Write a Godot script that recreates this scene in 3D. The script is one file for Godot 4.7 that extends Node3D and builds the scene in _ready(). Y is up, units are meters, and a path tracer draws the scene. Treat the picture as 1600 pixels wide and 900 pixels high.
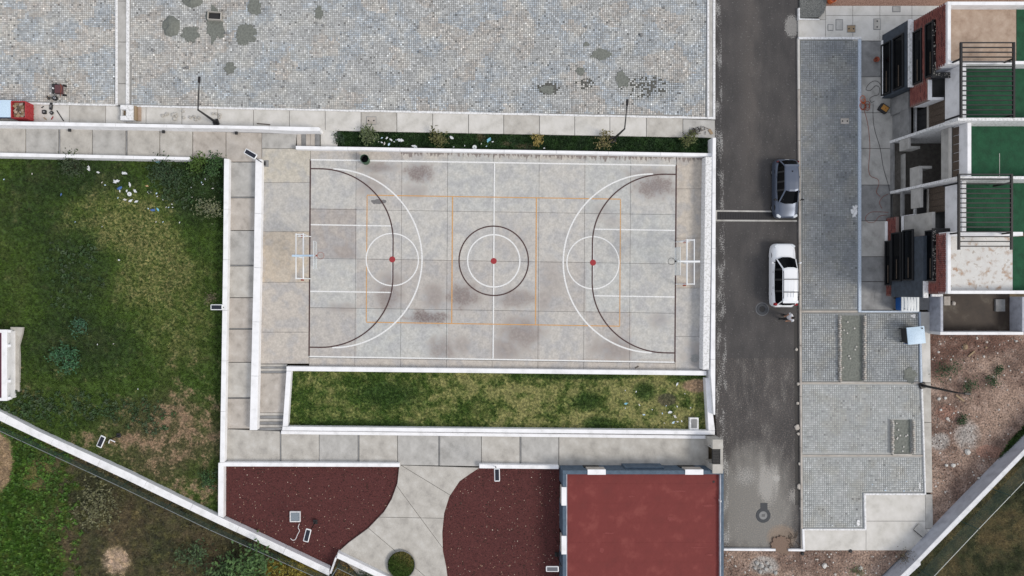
extends Node3D
# Site plan units: 22 units to the metre, (800, 450) is the world origin, x east, y south (world z).
const PU := 22.0
const CAM_H := 49.0
const FOOT := Vector2(710, 450)        # the plan point straight below the camera

var rng := RandomNumberGenerator.new()
var taken := {}
var M := {}
var n_low := FastNoiseLite.new()
var n_mid := FastNoiseLite.new()
var n_fine := FastNoiseLite.new()
var n_patch := FastNoiseLite.new()

# ------------------------------------------------------------------ helpers
func w(px: float, py: float, h := 0.0) -> Vector3:
	return Vector3((px - 800.0) / PU, h, (py - 450.0) / PU)

# plan point under something seen at (px, py) that stands h metres up
func U(px: float, py: float, h: float) -> Vector2:
	return FOOT + (Vector2(px, py) - FOOT) * (CAM_H - h) / CAM_H

func UP(pts: Array, h: float) -> PackedVector2Array:
	var out := PackedVector2Array()
	for p in pts:
		out.append(U(p[0], p[1], h))
	return out

func V(pts: Array) -> PackedVector2Array:
	var out := PackedVector2Array()
	for p in pts:
		out.append(Vector2(p[0], p[1]))
	return out

func C(r: float, g: float, b: float) -> Color:
	return Color(r / 255.0, g / 255.0, b / 255.0)

func lin(c: Color, k := 1.0) -> Color:
	var l := c.srgb_to_linear()
	return Color(l.r * k, l.g * k, l.b * k)

func numbered(called: String) -> String:
	if not taken.has(called):
		taken[called] = 0
		return called
	taken[called] += 1
	return "%s_%03d" % [called, taken[called]]

func tag(o: Node, label: String, category := "", group := "", kind := "") -> Node:
	o.set_meta("label", label)
	if category: o.set_meta("category", category)
	if group: o.set_meta("group", group)
	if kind: o.set_meta("kind", kind)
	return o

func thing(called: String, label: String, category: String, at := Vector3.ZERO, turn := 0.0, group := "", kind := "") -> Node3D:
	var o := Node3D.new()
	o.name = numbered(called)
	add_child(o)
	o.position = at
	o.rotation.y = turn
	tag(o, label, category, group, kind)
	return o

func struct(called: String, label: String, category: String) -> Node3D:
	return thing(called, label, category, Vector3.ZERO, 0.0, "", "structure")

func put(called: String, mesh: Mesh, m: Material, parent: Node3D) -> MeshInstance3D:
	var o := MeshInstance3D.new()
	var key := "%d/%s" % [parent.get_instance_id(), called]
	var k: int = taken.get(key, 0)
	taken[key] = k + 1
	o.name = called if k == 0 else "%s_%03d" % [called, k]
	o.mesh = mesh
	o.material_override = m
	parent.add_child(o, true)
	return o

func stuff(o: Node) -> Node:
	o.set_meta("kind", "stuff")
	return o

func copy_of(src: Node3D, called: String, label: String, at: Vector3, turn: float, group := "") -> Node3D:
	var c: Node3D = src.duplicate()
	c.name = numbered(called)
	add_child(c)
	c.position = at
	c.rotation.y = turn
	c.set_meta("label", label)
	if group: c.set_meta("group", group)
	return c

func mb() -> SurfaceTool:
	var st := SurfaceTool.new()
	st.begin(Mesh.PRIMITIVE_TRIANGLES)
	st.set_smooth_group(-1)
	return st

func done(st: SurfaceTool, tangents := false) -> ArrayMesh:
	st.generate_normals()
	if tangents: st.generate_tangents()
	return st.commit()

func tri(st: SurfaceTool, a: Vector3, b: Vector3, c: Vector3) -> void:
	for v in [a, b, c]:
		st.set_uv(Vector2(v.x, v.z))
		st.add_vertex(v)

func quad(st: SurfaceTool, a: Vector3, b: Vector3, c: Vector3, d: Vector3) -> void:
	tri(st, a, b, c)
	tri(st, a, c, d)

func area_of(p: PackedVector2Array) -> float:
	var s := 0.0
	for i in p.size():
		var q := p[(i + 1) % p.size()]
		s += p[i].x * q.y - q.x * p[i].y
	return s / 2.0

func inset(p: PackedVector2Array, d: float) -> PackedVector2Array:
	var out := PackedVector2Array()
	var n := p.size()
	for i in n:
		var a := p[(i + n - 1) % n]
		var b := p[i]
		var c := p[(i + 1) % n]
		var e := (b - a).normalized()
		var f := (c - b).normalized()
		var n1 := Vector2(-e.y, e.x)
		var n2 := Vector2(-f.y, f.x)
		var m := (n1 + n2)
		if m.length() < 0.05:
			m = n1
		m = m.normalized()
		out.append(b + m * d / maxf(m.dot(n1), 0.35))
	return out

# polygon in plan units, heights in metres; bevel in metres; uv over the rect if given, else metres
func prism(st: SurfaceTool, poly: PackedVector2Array, y0: float, y1: float, bevel := 0.0, rect := Rect2()) -> void:
	var p := poly
	if area_of(p) < 0:
		p = p.duplicate()
		p.reverse()
	var top := p
	if bevel > 0.0:
		top = inset(p, bevel * PU)
	var n := p.size()
	var uv := func(q: Vector2) -> Vector2:
		return (q - rect.position) / rect.size if rect.size.x > 0 else q / PU
	var t := Geometry2D.triangulate_polygon(top)
	for i in range(0, t.size(), 3):
		var a := top[t[i]]
		var b := top[t[i + 1]]
		var c := top[t[i + 2]]
		var o := [a, b, c] if (b - a).cross(c - a) > 0 else [a, c, b]
		for q in o:
			st.set_uv(uv.call(q))
			st.add_vertex(w(q.x, q.y, y1))
	for i in n:
		var j := (i + 1) % n
		var ys := y1 - bevel
		var f := [[p[i], ys], [p[i], y0], [p[j], y0], [p[i], ys], [p[j], y0], [p[j], ys]]
		if bevel > 0.0:
			f.append_array([[top[i], y1], [p[i], ys], [p[j], ys], [top[i], y1], [p[j], ys], [top[j], y1]])
		for q in f:
			st.set_uv(uv.call(q[0]))
			st.add_vertex(w(q[0].x, q[0].y, q[1]))

func prism_mesh(poly: PackedVector2Array, y0: float, y1: float, bevel := 0.0, rect := Rect2()) -> ArrayMesh:
	var st := mb()
	prism(st, poly, y0, y1, bevel, rect)
	return done(st)

func rectp(x0: float, y0: float, x1: float, y1: float) -> PackedVector2Array:
	return PackedVector2Array([Vector2(x0, y0), Vector2(x1, y0), Vector2(x1, y1), Vector2(x0, y1)])

# a box in metres with chamfered edges, in local space
func box(st: SurfaceTool, c: Vector3, s: Vector3, bevel := 0.0, basis := Basis.IDENTITY) -> void:
	var h := s / 2.0
	var b := minf(bevel, minf(h.x, minf(h.y, h.z)) * 0.9)
	var P := func(x: float, y: float, z: float) -> Vector3:
		return c + basis * Vector3(x, y, z)
	var i := h - Vector3(b, b, b)
	var faces := [[0, 1, 2], [1, 2, 0], [2, 0, 1]]
	for f in faces:
		for sg in [-1.0, 1.0]:
			var q := []
			for k in [[-1, -1], [1, -1], [1, 1], [-1, 1]]:
				var v := Vector3.ZERO
				v[f[0]] = h[f[0]] * sg
				v[f[1]] = i[f[1]] * k[0]
				v[f[2]] = i[f[2]] * k[1]
				q.append(P.call(v.x, v.y, v.z))
			if sg > 0: quad(st, q[3], q[2], q[1], q[0])
			else: quad(st, q[0], q[1], q[2], q[3])
	if b > 0.0:
		for f in faces:
			for s1 in [-1.0, 1.0]:
				for s2 in [-1.0, 1.0]:
					var q := []
					for e in [[-1, 0], [1, 0], [1, 1], [-1, 1]]:
						var v := Vector3.ZERO
						v[f[0]] = i[f[0]] * e[0]
						v[f[1]] = (h[f[1]] if e[1] == 0 else i[f[1]]) * s1
						v[f[2]] = (i[f[2]] if e[1] == 0 else h[f[2]]) * s2
						q.append(P.call(v.x, v.y, v.z))
					if s1 * s2 > 0: quad(st, q[3], q[2], q[1], q[0])
					else: quad(st, q[0], q[1], q[2], q[3])

func box_mesh(c: Vector3, s: Vector3, bevel := 0.0, basis := Basis.IDENTITY) -> ArrayMesh:
	var st := mb()
	box(st, c, s, bevel, basis)
	return done(st)

func tube(st: SurfaceTool, path: Array, r0: float, r1: float, sides := 8, cap := true) -> void:
	var rings := []
	var n := path.size()
	for i in n:
		var d: Vector3 = (path[mini(i + 1, n - 1)] - path[maxi(i - 1, 0)]).normalized()
		var up := Vector3.UP if absf(d.y) < 0.9 else Vector3.RIGHT
		var a := d.cross(up).normalized()
		var b := a.cross(d).normalized()
		var r := lerpf(r0, r1, float(i) / maxf(n - 1, 1))
		var ring := []
		for k in sides:
			var t := TAU * k / sides
			ring.append(path[i] + (a * cos(t) + b * sin(t)) * r)
		rings.append(ring)
	for i in n - 1:
		for k in sides:
			var k2 := (k + 1) % sides
			quad(st, rings[i][k], rings[i][k2], rings[i + 1][k2], rings[i + 1][k])
	if cap:
		for e in [[0, false], [n - 1, true]]:
			for k in range(1, sides - 1):
				if e[1]: tri(st, rings[e[0]][0], rings[e[0]][k], rings[e[0]][k + 1])
				else: tri(st, rings[e[0]][0], rings[e[0]][k + 1], rings[e[0]][k])

func tube_mesh(path: Array, r0: float, r1: float, sides := 8) -> ArrayMesh:
	var st := mb()
	tube(st, path, r0, r1, sides)
	return done(st)

# profile: [radius, height] pairs
func lathe(st: SurfaceTool, at: Vector3, profile: Array, sides := 20) -> void:
	for i in profile.size() - 1:
		for k in sides:
			var a := TAU * k / sides
			var b := TAU * (k + 1) / sides
			var p := func(q: Array, t: float) -> Vector3:
				return at + Vector3(cos(t) * q[0], q[1], sin(t) * q[0])
			quad(st, p.call(profile[i], a), p.call(profile[i], b), p.call(profile[i + 1], b), p.call(profile[i + 1], a))

func lathe_mesh(at: Vector3, profile: Array, sides := 20) -> ArrayMesh:
	var st := mb()
	lathe(st, at, profile, sides)
	return done(st)

# flat painted ribbon on the ground (plan units)
func ribbon(pts: PackedVector2Array, width: float, y: float, closed := false) -> ArrayMesh:
	var st := mb()
	var n := pts.size()
	var L := []
	var R := []
	for i in n:
		var a := pts[(i + n - 1) % n] if closed or i > 0 else pts[i]
		var b := pts[(i + 1) % n] if closed or i < n - 1 else pts[i]
		var d := (b - a).normalized()
		var o := Vector2(-d.y, d.x) * width / 2.0
		if not closed and (i == 0): o = Vector2(-(pts[1] - pts[0]).normalized().y, (pts[1] - pts[0]).normalized().x) * width / 2.0
		L.append(pts[i] - o)
		R.append(pts[i] + o)
	for i in (n if closed else n - 1):
		var j := (i + 1) % n
		quad(st, w(L[i].x, L[i].y, y), w(L[j].x, L[j].y, y), w(R[j].x, R[j].y, y), w(R[i].x, R[i].y, y))
	return done(st)

# ------------------------------------------------------------------ materials
func plain(c: Color, rough := 0.8, metal := 0.0) -> StandardMaterial3D:
	var m := StandardMaterial3D.new()
	m.albedo_color = c
	m.roughness = rough
	m.metallic = metal
	return m

func noise_tex(cols: Array, freq: float, sd: int, size := 512, octaves := 5) -> NoiseTexture2D:
	var n := FastNoiseLite.new()
	n.seed = sd
	n.frequency = freq
	n.fractal_octaves = octaves
	n.fractal_gain = 0.6
	var t := NoiseTexture2D.new()
	t.width = size
	t.height = size
	t.seamless = true
	t.noise = n
	var g := Gradient.new()
	var off := PackedFloat32Array()
	var cc := PackedColorArray()
	for i in cols.size():
		off.append(0.12 + 0.76 * i / float(maxi(cols.size() - 1, 1)))
		cc.append(cols[i])
	g.offsets = off
	g.colors = cc
	t.color_ramp = g
	return t

var bump_tex: NoiseTexture2D
func grain(m: StandardMaterial3D, k: float) -> void:
	m.normal_enabled = true
	m.normal_texture = bump_tex
	m.normal_scale = k

# mottled surface laid out in world metres
func mottled(cols: Array, metres := 4.0, rough := 0.9, sd := 1, freq := 0.012, bump := 0.3) -> StandardMaterial3D:
	var m := StandardMaterial3D.new()
	m.albedo_texture = noise_tex(cols, freq, sd)
	m.uv1_triplanar = true
	m.uv1_world_triplanar = true
	m.uv1_scale = Vector3.ONE / metres
	m.roughness = rough
	if bump > 0.0: grain(m, bump)
	return m

# picture of a surface computed over a plan rectangle: f(px, py) -> Color
func painted(rect: Rect2, per_unit: float, f: Callable) -> ImageTexture:
	var wd := int(rect.size.x * per_unit)
	var ht := int(rect.size.y * per_unit)
	var data := PackedByteArray()
	data.resize(wd * ht * 3)
	var k := 0
	for y in ht:
		var py := rect.position.y + (y + 0.5) / per_unit
		for x in wd:
			var c: Color = f.call(rect.position.x + (x + 0.5) / per_unit, py)
			data[k] = clampi(int(c.r * 255.0), 0, 255)
			data[k + 1] = clampi(int(c.g * 255.0), 0, 255)
			data[k + 2] = clampi(int(c.b * 255.0), 0, 255)
			k += 3
	return ImageTexture.create_from_image(Image.create_from_data(wd, ht, false, Image.FORMAT_RGB8, data))

func painted_mat(rect: Rect2, per_unit: float, f: Callable, rough := 0.95) -> StandardMaterial3D:
	var m := StandardMaterial3D.new()
	m.albedo_texture = painted(rect, per_unit, f)
	m.texture_repeat = false
	m.roughness = rough
	return m

func blob(px: float, py: float, cx: float, cy: float, rx: float, ry: float) -> float:
	var dx := (px - cx) / rx
	var dy := (py - cy) / ry
	return clampf(1.0 - dx * dx - dy * dy, 0.0, 1.0)

func vertex_mat(rough := 0.95, back := false) -> StandardMaterial3D:
	var m := StandardMaterial3D.new()
	m.vertex_color_use_as_albedo = true
	m.roughness = rough
	if back:
		m.backlight_enabled = true
		m.backlight = Color(0.2, 0.25, 0.08)
	return m

func make_materials() -> void:
	bump_tex = NoiseTexture2D.new()
	bump_tex.width = 512
	bump_tex.height = 512
	bump_tex.seamless = true
	var bn := FastNoiseLite.new()
	bn.seed = 77
	bn.frequency = 0.05
	bn.fractal_octaves = 4
	bump_tex.noise = bn
	bump_tex.as_normal_map = true
	bump_tex.bump_strength = 4.0
	M.white = mottled([C(216, 216, 217), C(230, 230, 232), C(235, 235, 237), C(238, 238, 241)], 6.0, 0.75, 3, 0.01, 0.1)
	M.white_old = mottled([C(178, 178, 176), C(212, 212, 212), C(226, 226, 227), C(232, 232, 234)], 2.2, 0.85, 5, 0.02, 0.25)
	M.grey_wall = mottled([C(150, 152, 160), C(172, 175, 184), C(184, 187, 196)], 5.0, 0.85, 6, 0.012, 0.15)
	M.concrete = mottled([C(160, 156, 150), C(174, 170, 163), C(182, 178, 171), C(190, 187, 181)], 5.0, 0.92, 11, 0.008, 0.25)
	M.concrete_warm = mottled([C(156, 149, 141), C(172, 165, 157), C(179, 172, 164), C(189, 183, 176)], 5.0, 0.92, 12, 0.008, 0.25)
	M.concrete_cool = mottled([C(152, 150, 146), C(167, 165, 161), C(175, 173, 169), C(184, 182, 178)], 5.0, 0.92, 13, 0.008, 0.25)
	M.concrete_pale = mottled([C(184, 181, 175), C(196, 193, 187), C(202, 199, 194), C(208, 205, 200)], 6.0, 0.92, 14, 0.008, 0.2)
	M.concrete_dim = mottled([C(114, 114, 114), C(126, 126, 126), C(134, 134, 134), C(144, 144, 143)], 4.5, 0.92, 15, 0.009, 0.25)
	M.slabs = [M.concrete, M.concrete_warm, M.concrete_cool, M.concrete]
	M.mortar = mottled([C(96, 99, 93), C(110, 113, 107), C(122, 125, 118)], 2.0, 0.85, 16, 0.02, 0.3)
	M.mortar_dark = mottled([C(72, 72, 69), C(86, 86, 82), C(98, 98, 93)], 2.0, 0.9, 18, 0.02, 0.3)
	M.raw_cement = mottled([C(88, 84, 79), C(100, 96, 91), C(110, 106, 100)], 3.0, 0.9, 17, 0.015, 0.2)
	M.black = plain(C(22, 23, 26), 0.5)
	M.black_metal = plain(C(38, 37, 38), 0.45, 0.3)
	M.dark = plain(C(40, 40, 42), 0.8)
	M.glass = plain(C(9, 11, 14), 0.12)
	M.glass.metallic_specular = 0.22
	M.line_white = mottled([C(196, 196, 194), C(222, 222, 221), C(230, 230, 230)], 1.5, 0.8, 21, 0.03, 0.0)
	M.line_brown = mottled([C(98, 78, 74), C(66, 45, 44), C(58, 38, 38)], 1.5, 0.8, 22, 0.03, 0.0)
	M.line_orange = mottled([C(196, 172, 150), C(196, 150, 96), C(192, 134, 66)], 1.2, 0.8, 23, 0.03, 0.0)
	M.dot_red = mottled([C(140, 60, 62), C(150, 44, 50), C(156, 46, 54)], 0.8, 0.8, 24, 0.03, 0.0)
	M.roof_red = mottled([C(104, 39, 36), C(108, 40, 37), C(111, 42, 39), C(122, 55, 50)], 11.0, 0.8, 25, 0.012, 0.15)
	M.roof_scuff = mottled([C(112, 44, 43), C(122, 56, 53), C(132, 68, 64)], 1.5, 0.85, 40, 0.03, 0.0)
	M.blue_wall = mottled([C(64, 80, 96), C(74, 91, 108), C(80, 98, 114)], 4.0, 0.75, 26, 0.015, 0.15)
	M.slate_wall = mottled([C(52, 59, 68), C(60, 68, 78), C(66, 75, 86)], 4.0, 0.75, 27, 0.015, 0.15)
	M.turf = mottled([C(18, 62, 40), C(22, 72, 47), C(27, 80, 53)], 5.0, 0.95, 28, 0.012, 0.3)
	M.deck_tan = mottled([C(150, 129, 112), C(164, 143, 126), C(170, 150, 133), C(178, 159, 143)], 4.0, 0.9, 29, 0.009, 0.2)
	M.deck_stain = mottled([C(164, 134, 112), C(184, 176, 168), C(204, 202, 199), C(202, 201, 198), C(210, 209, 206), C(168, 160, 152)], 4.5, 0.8, 30, 0.011, 0.2)
	var warp: FastNoiseLite = M.deck_stain.albedo_texture.noise
	warp.domain_warp_enabled = true
	warp.domain_warp_amplitude = 60.0
	warp.domain_warp_frequency = 0.008
	M.brick_bed = mottled([C(126, 104, 98), C(140, 118, 112)], 1.0, 0.95, 31, 0.03, 0.2)
	M.board = mottled([C(66, 56, 48), C(84, 72, 62), C(96, 84, 72)], 1.2, 0.85, 32, 0.02, 0.2)
	M.car_white = plain(C(226, 228, 232), 0.22)
	M.car_white.clearcoat_enabled = true
	M.car_white.clearcoat = 0.8
	M.car_grey = plain(C(74, 84, 102), 0.3, 0.4)
	M.car_grey.clearcoat_enabled = true
	M.car_grey.clearcoat = 0.8
	M.rubber = plain(C(26, 26, 27), 0.85)
	M.alloy = plain(C(150, 152, 156), 0.35, 0.8)
	M.lamp_red = plain(C(150, 20, 28), 0.15)
	M.lamp_clear = plain(C(205, 210, 215), 0.1)
	M.chrome = plain(C(190, 192, 196), 0.2, 0.9)
	M.solar = plain(C(20, 24, 38), 0.12)
	M.white_plastic = plain(C(226, 228, 230), 0.5)
	M.lid_pale = mottled([C(176, 196, 214), C(190, 212, 230), C(198, 218, 234)], 1.2, 0.5, 33, 0.02, 0.05)
	M.lid_white = mottled([C(206, 210, 212), C(222, 226, 228)], 1.2, 0.5, 34, 0.02, 0.05)
	M.blue_plastic = plain(C(22, 82, 150), 0.5)
	M.red_plastic = mottled([C(140, 40, 44), C(166, 48, 54), C(176, 56, 60)], 1.2, 0.5, 35, 0.02, 0.1)
	M.green_wire = plain(C(20, 58, 50), 0.6)
	M.rail_metal = plain(C(140, 146, 146), 0.45, 0.5)
	M.timber = mottled([C(120, 102, 82), C(150, 130, 104), C(164, 144, 118)], 0.8, 0.9, 36, 0.03, 0.2)
	M.rust = mottled([C(96, 46, 36), C(142, 72, 52), C(160, 86, 62)], 0.7, 0.9, 37, 0.03, 0.2)
	M.orange = plain(C(196, 96, 44), 0.7)
	M.skin = plain(C(150, 108, 84), 0.6)
	M.vcol = vertex_mat()
	M.leaf = vertex_mat(0.7, true)
	M.stem = plain(C(92, 78, 62), 0.9)

# ------------------------------------------------------------------ scatter
func multi(called: String, mesh: Mesh, m: Material, items: Array, parent: Node3D) -> MultiMeshInstance3D:
	var mm := MultiMesh.new()
	mm.transform_format = MultiMesh.TRANSFORM_3D
	mm.use_colors = true
	mm.mesh = mesh
	mm.instance_count = items.size()
	for i in items.size():
		mm.set_instance_transform(i, items[i][0])
		mm.set_instance_color(i, items[i][1])
	var o := MultiMeshInstance3D.new()
	o.name = called
	o.multimesh = mm
	o.material_override = m
	parent.add_child(o, true)
	stuff(o)
	return o

func tuft_mesh(sd: int, blades: int, spread: float, lean: float) -> ArrayMesh:
	var r := RandomNumberGenerator.new()
	r.seed = sd
	var st := SurfaceTool.new()
	st.begin(Mesh.PRIMITIVE_TRIANGLES)
	st.set_smooth_group(-1)
	for i in blades:
		var a := r.randf() * TAU
		var o := Vector3(cos(a), 0, sin(a)) * spread * sqrt(r.randf()) * 0.5
		var t := r.randf() * TAU
		var d := Vector3(cos(t), 0, sin(t))
		var s := Vector3(-d.z, 0, d.x) * r.randf_range(0.07, 0.13)
		var h := r.randf_range(0.6, 1.0)
		var tip := o + d * lean * r.randf_range(0.5, 1.0) + Vector3(0, h, 0)
		st.set_color(Color.WHITE * r.randf_range(0.75, 1.15))
		st.add_vertex(o - s)
		st.add_vertex(tip)
		st.add_vertex(o + s)
	st.generate_normals()
	return st.commit()

# a cluster of small leaves about one unit across
func clump_mesh(sd: int, leaves: int) -> ArrayMesh:
	var r := RandomNumberGenerator.new()
	r.seed = sd
	var st := SurfaceTool.new()
	st.begin(Mesh.PRIMITIVE_TRIANGLES)
	st.set_smooth_group(-1)
	for i in leaves:
		var p := Vector3(r.randfn(0, 0.26), absf(r.randfn(0.25, 0.22)), r.randfn(0, 0.26))
		var b := Basis.from_euler(Vector3(r.randf_range(-0.9, 0.9), r.randf() * TAU, r.randf_range(-0.9, 0.9)))
		var l := r.randf_range(0.16, 0.3)
		var g := r.randf_range(0.65, 1.2)
		st.set_color(Color(g, g, g))
		var q := [b * Vector3(-l, 0, 0) + p, b * Vector3(0, 0.03, -l * 0.5) + p, b * Vector3(l, 0, 0) + p, b * Vector3(0, 0.03, l * 0.5) + p]
		for k in [0, 1, 2, 0, 2, 3]:
			st.add_vertex(q[k])
	st.generate_normals()
	return st.commit()

func stone_mesh(sd: int) -> ArrayMesh:
	var r := RandomNumberGenerator.new()
	r.seed = sd
	var st := mb()
	var pts := []
	for ring in [[-0.5, 0.55], [-0.05, 0.95], [0.4, 0.7]]:
		var row := []
		for k in 7:
			var a := TAU * k / 7.0 + r.randf_range(-0.2, 0.2)
			var q: float = ring[1] * 0.5 * r.randf_range(0.75, 1.15)
			row.append(Vector3(cos(a) * q, ring[0] * 0.7 + r.randf_range(-0.08, 0.08), sin(a) * q))
		pts.append(row)
	var topc := Vector3(0, 0.36, 0)
	for k in 7:
		var k2 := (k + 1) % 7
		for i in 2:
			quad(st, pts[i + 1][k], pts[i + 1][k2], pts[i][k2], pts[i][k])
		tri(st, topc, pts[2][k2], pts[2][k])
	return done(st)

func in_poly(p: Vector2, poly: PackedVector2Array) -> bool:
	return Geometry2D.is_point_in_polygon(p, poly)

# f(px, py) -> [scale_xz, scale_y, linear Color, base height] or null
func scatter(poly: PackedVector2Array, n: int, f: Callable) -> Array:
	var lo := poly[0]
	var hi := poly[0]
	for p in poly:
		lo = lo.min(p)
		hi = hi.max(p)
	var out := []
	for i in n:
		var p := Vector2(rng.randf_range(lo.x, hi.x), rng.randf_range(lo.y, hi.y))
		if not in_poly(p, poly):
			continue
		var r = f.call(p.x, p.y)
		if r == null:
			continue
		var b := Basis(Vector3.UP, rng.randf() * TAU).scaled(Vector3(r[0], r[1], r[0]))
		out.append([Transform3D(b, w(p.x, p.y, r[3])), r[2]])
	return out

func shrub(called: String, label: String, px: float, py: float, rad: float, high: float, col: Color, leaves: int, leaf: float, base := LAWN_Y, group := "", twigs := 7) -> Node3D:
	var t := thing(called, label, "shrub", w(px, py, lawn_h(px, py) if base == LAWN_Y else base), 0.0, group)
	var st := SurfaceTool.new()
	st.begin(Mesh.PRIMITIVE_TRIANGLES)
	st.set_smooth_group(-1)
	var tw := mb()
	var centres := []
	for i in twigs:
		var a := rng.randf() * TAU
		var q := rad * sqrt(rng.randf()) * 0.8
		var c := Vector3(cos(a) * q, high * rng.randf_range(0.45, 0.9), sin(a) * q)
		centres.append(c)
		tube(tw, [Vector3(0, 0, 0), c * Vector3(0.4, 0.5, 0.4), c], 0.018, 0.006, 5)
	var cl := lin(col)
	for i in leaves:
		var c: Vector3 = centres[rng.randi() % centres.size()]
		var s := rad * 0.34
		var p := c + Vector3(rng.randfn(0, s), rng.randfn(0, s * 0.7), rng.randfn(0, s))
		p.y = clampf(p.y, 0.03, high)
		var b := Basis.from_euler(Vector3(rng.randf_range(-0.8, 0.8), rng.randf() * TAU, rng.randf_range(-0.8, 0.8)))
		var l := leaf * rng.randf_range(0.7, 1.3)
		var g := rng.randf_range(0.6, 1.35)
		st.set_color(Color(cl.r * g, cl.g * g, cl.b * g * rng.randf_range(0.8, 1.1)))
		var q4 := [b * Vector3(-l, 0, 0) + p, b * Vector3(0, 0.01, -l * 0.45) + p, b * Vector3(l, 0, 0) + p, b * Vector3(0, 0.01, l * 0.45) + p]
		for k in [0, 1, 2, 0, 2, 3]:
			st.add_vertex(q4[k])
	st.generate_normals()
	put("crown", st.commit(), M.leaf, t)
	put("stem", done(tw), M.stem, t)
	return t

# ------------------------------------------------------------------ scene
func _ready() -> void:
	rng.seed = 20240611
	# camera: looks straight down, lens shifted east
	var cam := Camera3D.new()
	cam.name = "camera"
	cam.projection = Camera3D.PROJECTION_FRUSTUM
	cam.near = 0.5
	cam.far = 900.0
	cam.size = 0.5 * (900.0 / PU) / CAM_H
	cam.frustum_offset = Vector2(0.5 * (90.0 / PU) / CAM_H, 0)
	add_child(cam)
	cam.position = w(FOOT.x, FOOT.y, CAM_H)
	cam.rotation_degrees = Vector3(-90, 0, 0)
	cam.current = true
	# overcast sky
	var env := Environment.new()
	env.background_mode = Environment.BG_SKY
	var sky := Sky.new()
	var sm := ProceduralSkyMaterial.new()
	sm.sky_top_color = Color(0.79, 0.81, 0.85)
	sm.sky_horizon_color = Color(0.82, 0.83, 0.85)
	sm.ground_bottom_color = Color(0.45, 0.45, 0.44)
	sm.ground_horizon_color = Color(0.7, 0.72, 0.74)
	sky.sky_material = sm
	env.sky = sky
	env.tonemap_mode = Environment.TONE_MAPPER_LINEAR
	env.tonemap_exposure = 1.15
	env.sdfgi_enabled = true
	env.ssao_enabled = true
	env.ssil_enabled = true
	var we := WorldEnvironment.new()
	we.name = "world"
	we.environment = env
	add_child(we)
	var sun := DirectionalLight3D.new()
	sun.name = "sun"
	sun.light_energy = 0.58
	sun.light_angular_distance = 20.0
	sun.light_color = Color(1.0, 0.97, 0.93)
	sun.rotation_degrees = Vector3(-44, 68, 0)
	sun.shadow_enabled = true
	add_child(sun)

	for q in [[n_low, 0.011, 3], [n_mid, 0.045, 4], [n_fine, 0.22, 5], [n_patch, 0.03, 9]]:
		var f: FastNoiseLite = q[0]
		f.frequency = q[1]
		f.seed = q[2]
		f.fractal_octaves = 3
	n_patch.noise_type = FastNoiseLite.TYPE_CELLULAR
	n_patch.cellular_return_type = FastNoiseLite.RETURN_CELL_VALUE
	n_patch.fractal_type = FastNoiseLite.FRACTAL_NONE
	make_materials()
	build_ground()
	build_lots()
	build_walks()
	build_court()
	build_road()
	build_walls()
	build_right_lot()
	build_guardhouse()
	build_houses()
	build_greens()
	build_yard_and_dirt()
	build_court_gear()
	build_street_gear()
	build_cars()
	build_person()
	build_small_things()

# ---------------------------------------------------------------- ground
func build_ground() -> void:
	var g := struct("ground", "bare earth that lies under the whole site", "ground")
	put("earth", prism_mesh(rectp(-6000, -6000, 7600, 6900), -1.2, -0.75), mottled([C(72, 62, 48), C(96, 84, 64), C(116, 100, 80)], 9.0, 0.97, 41), g)

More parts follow.
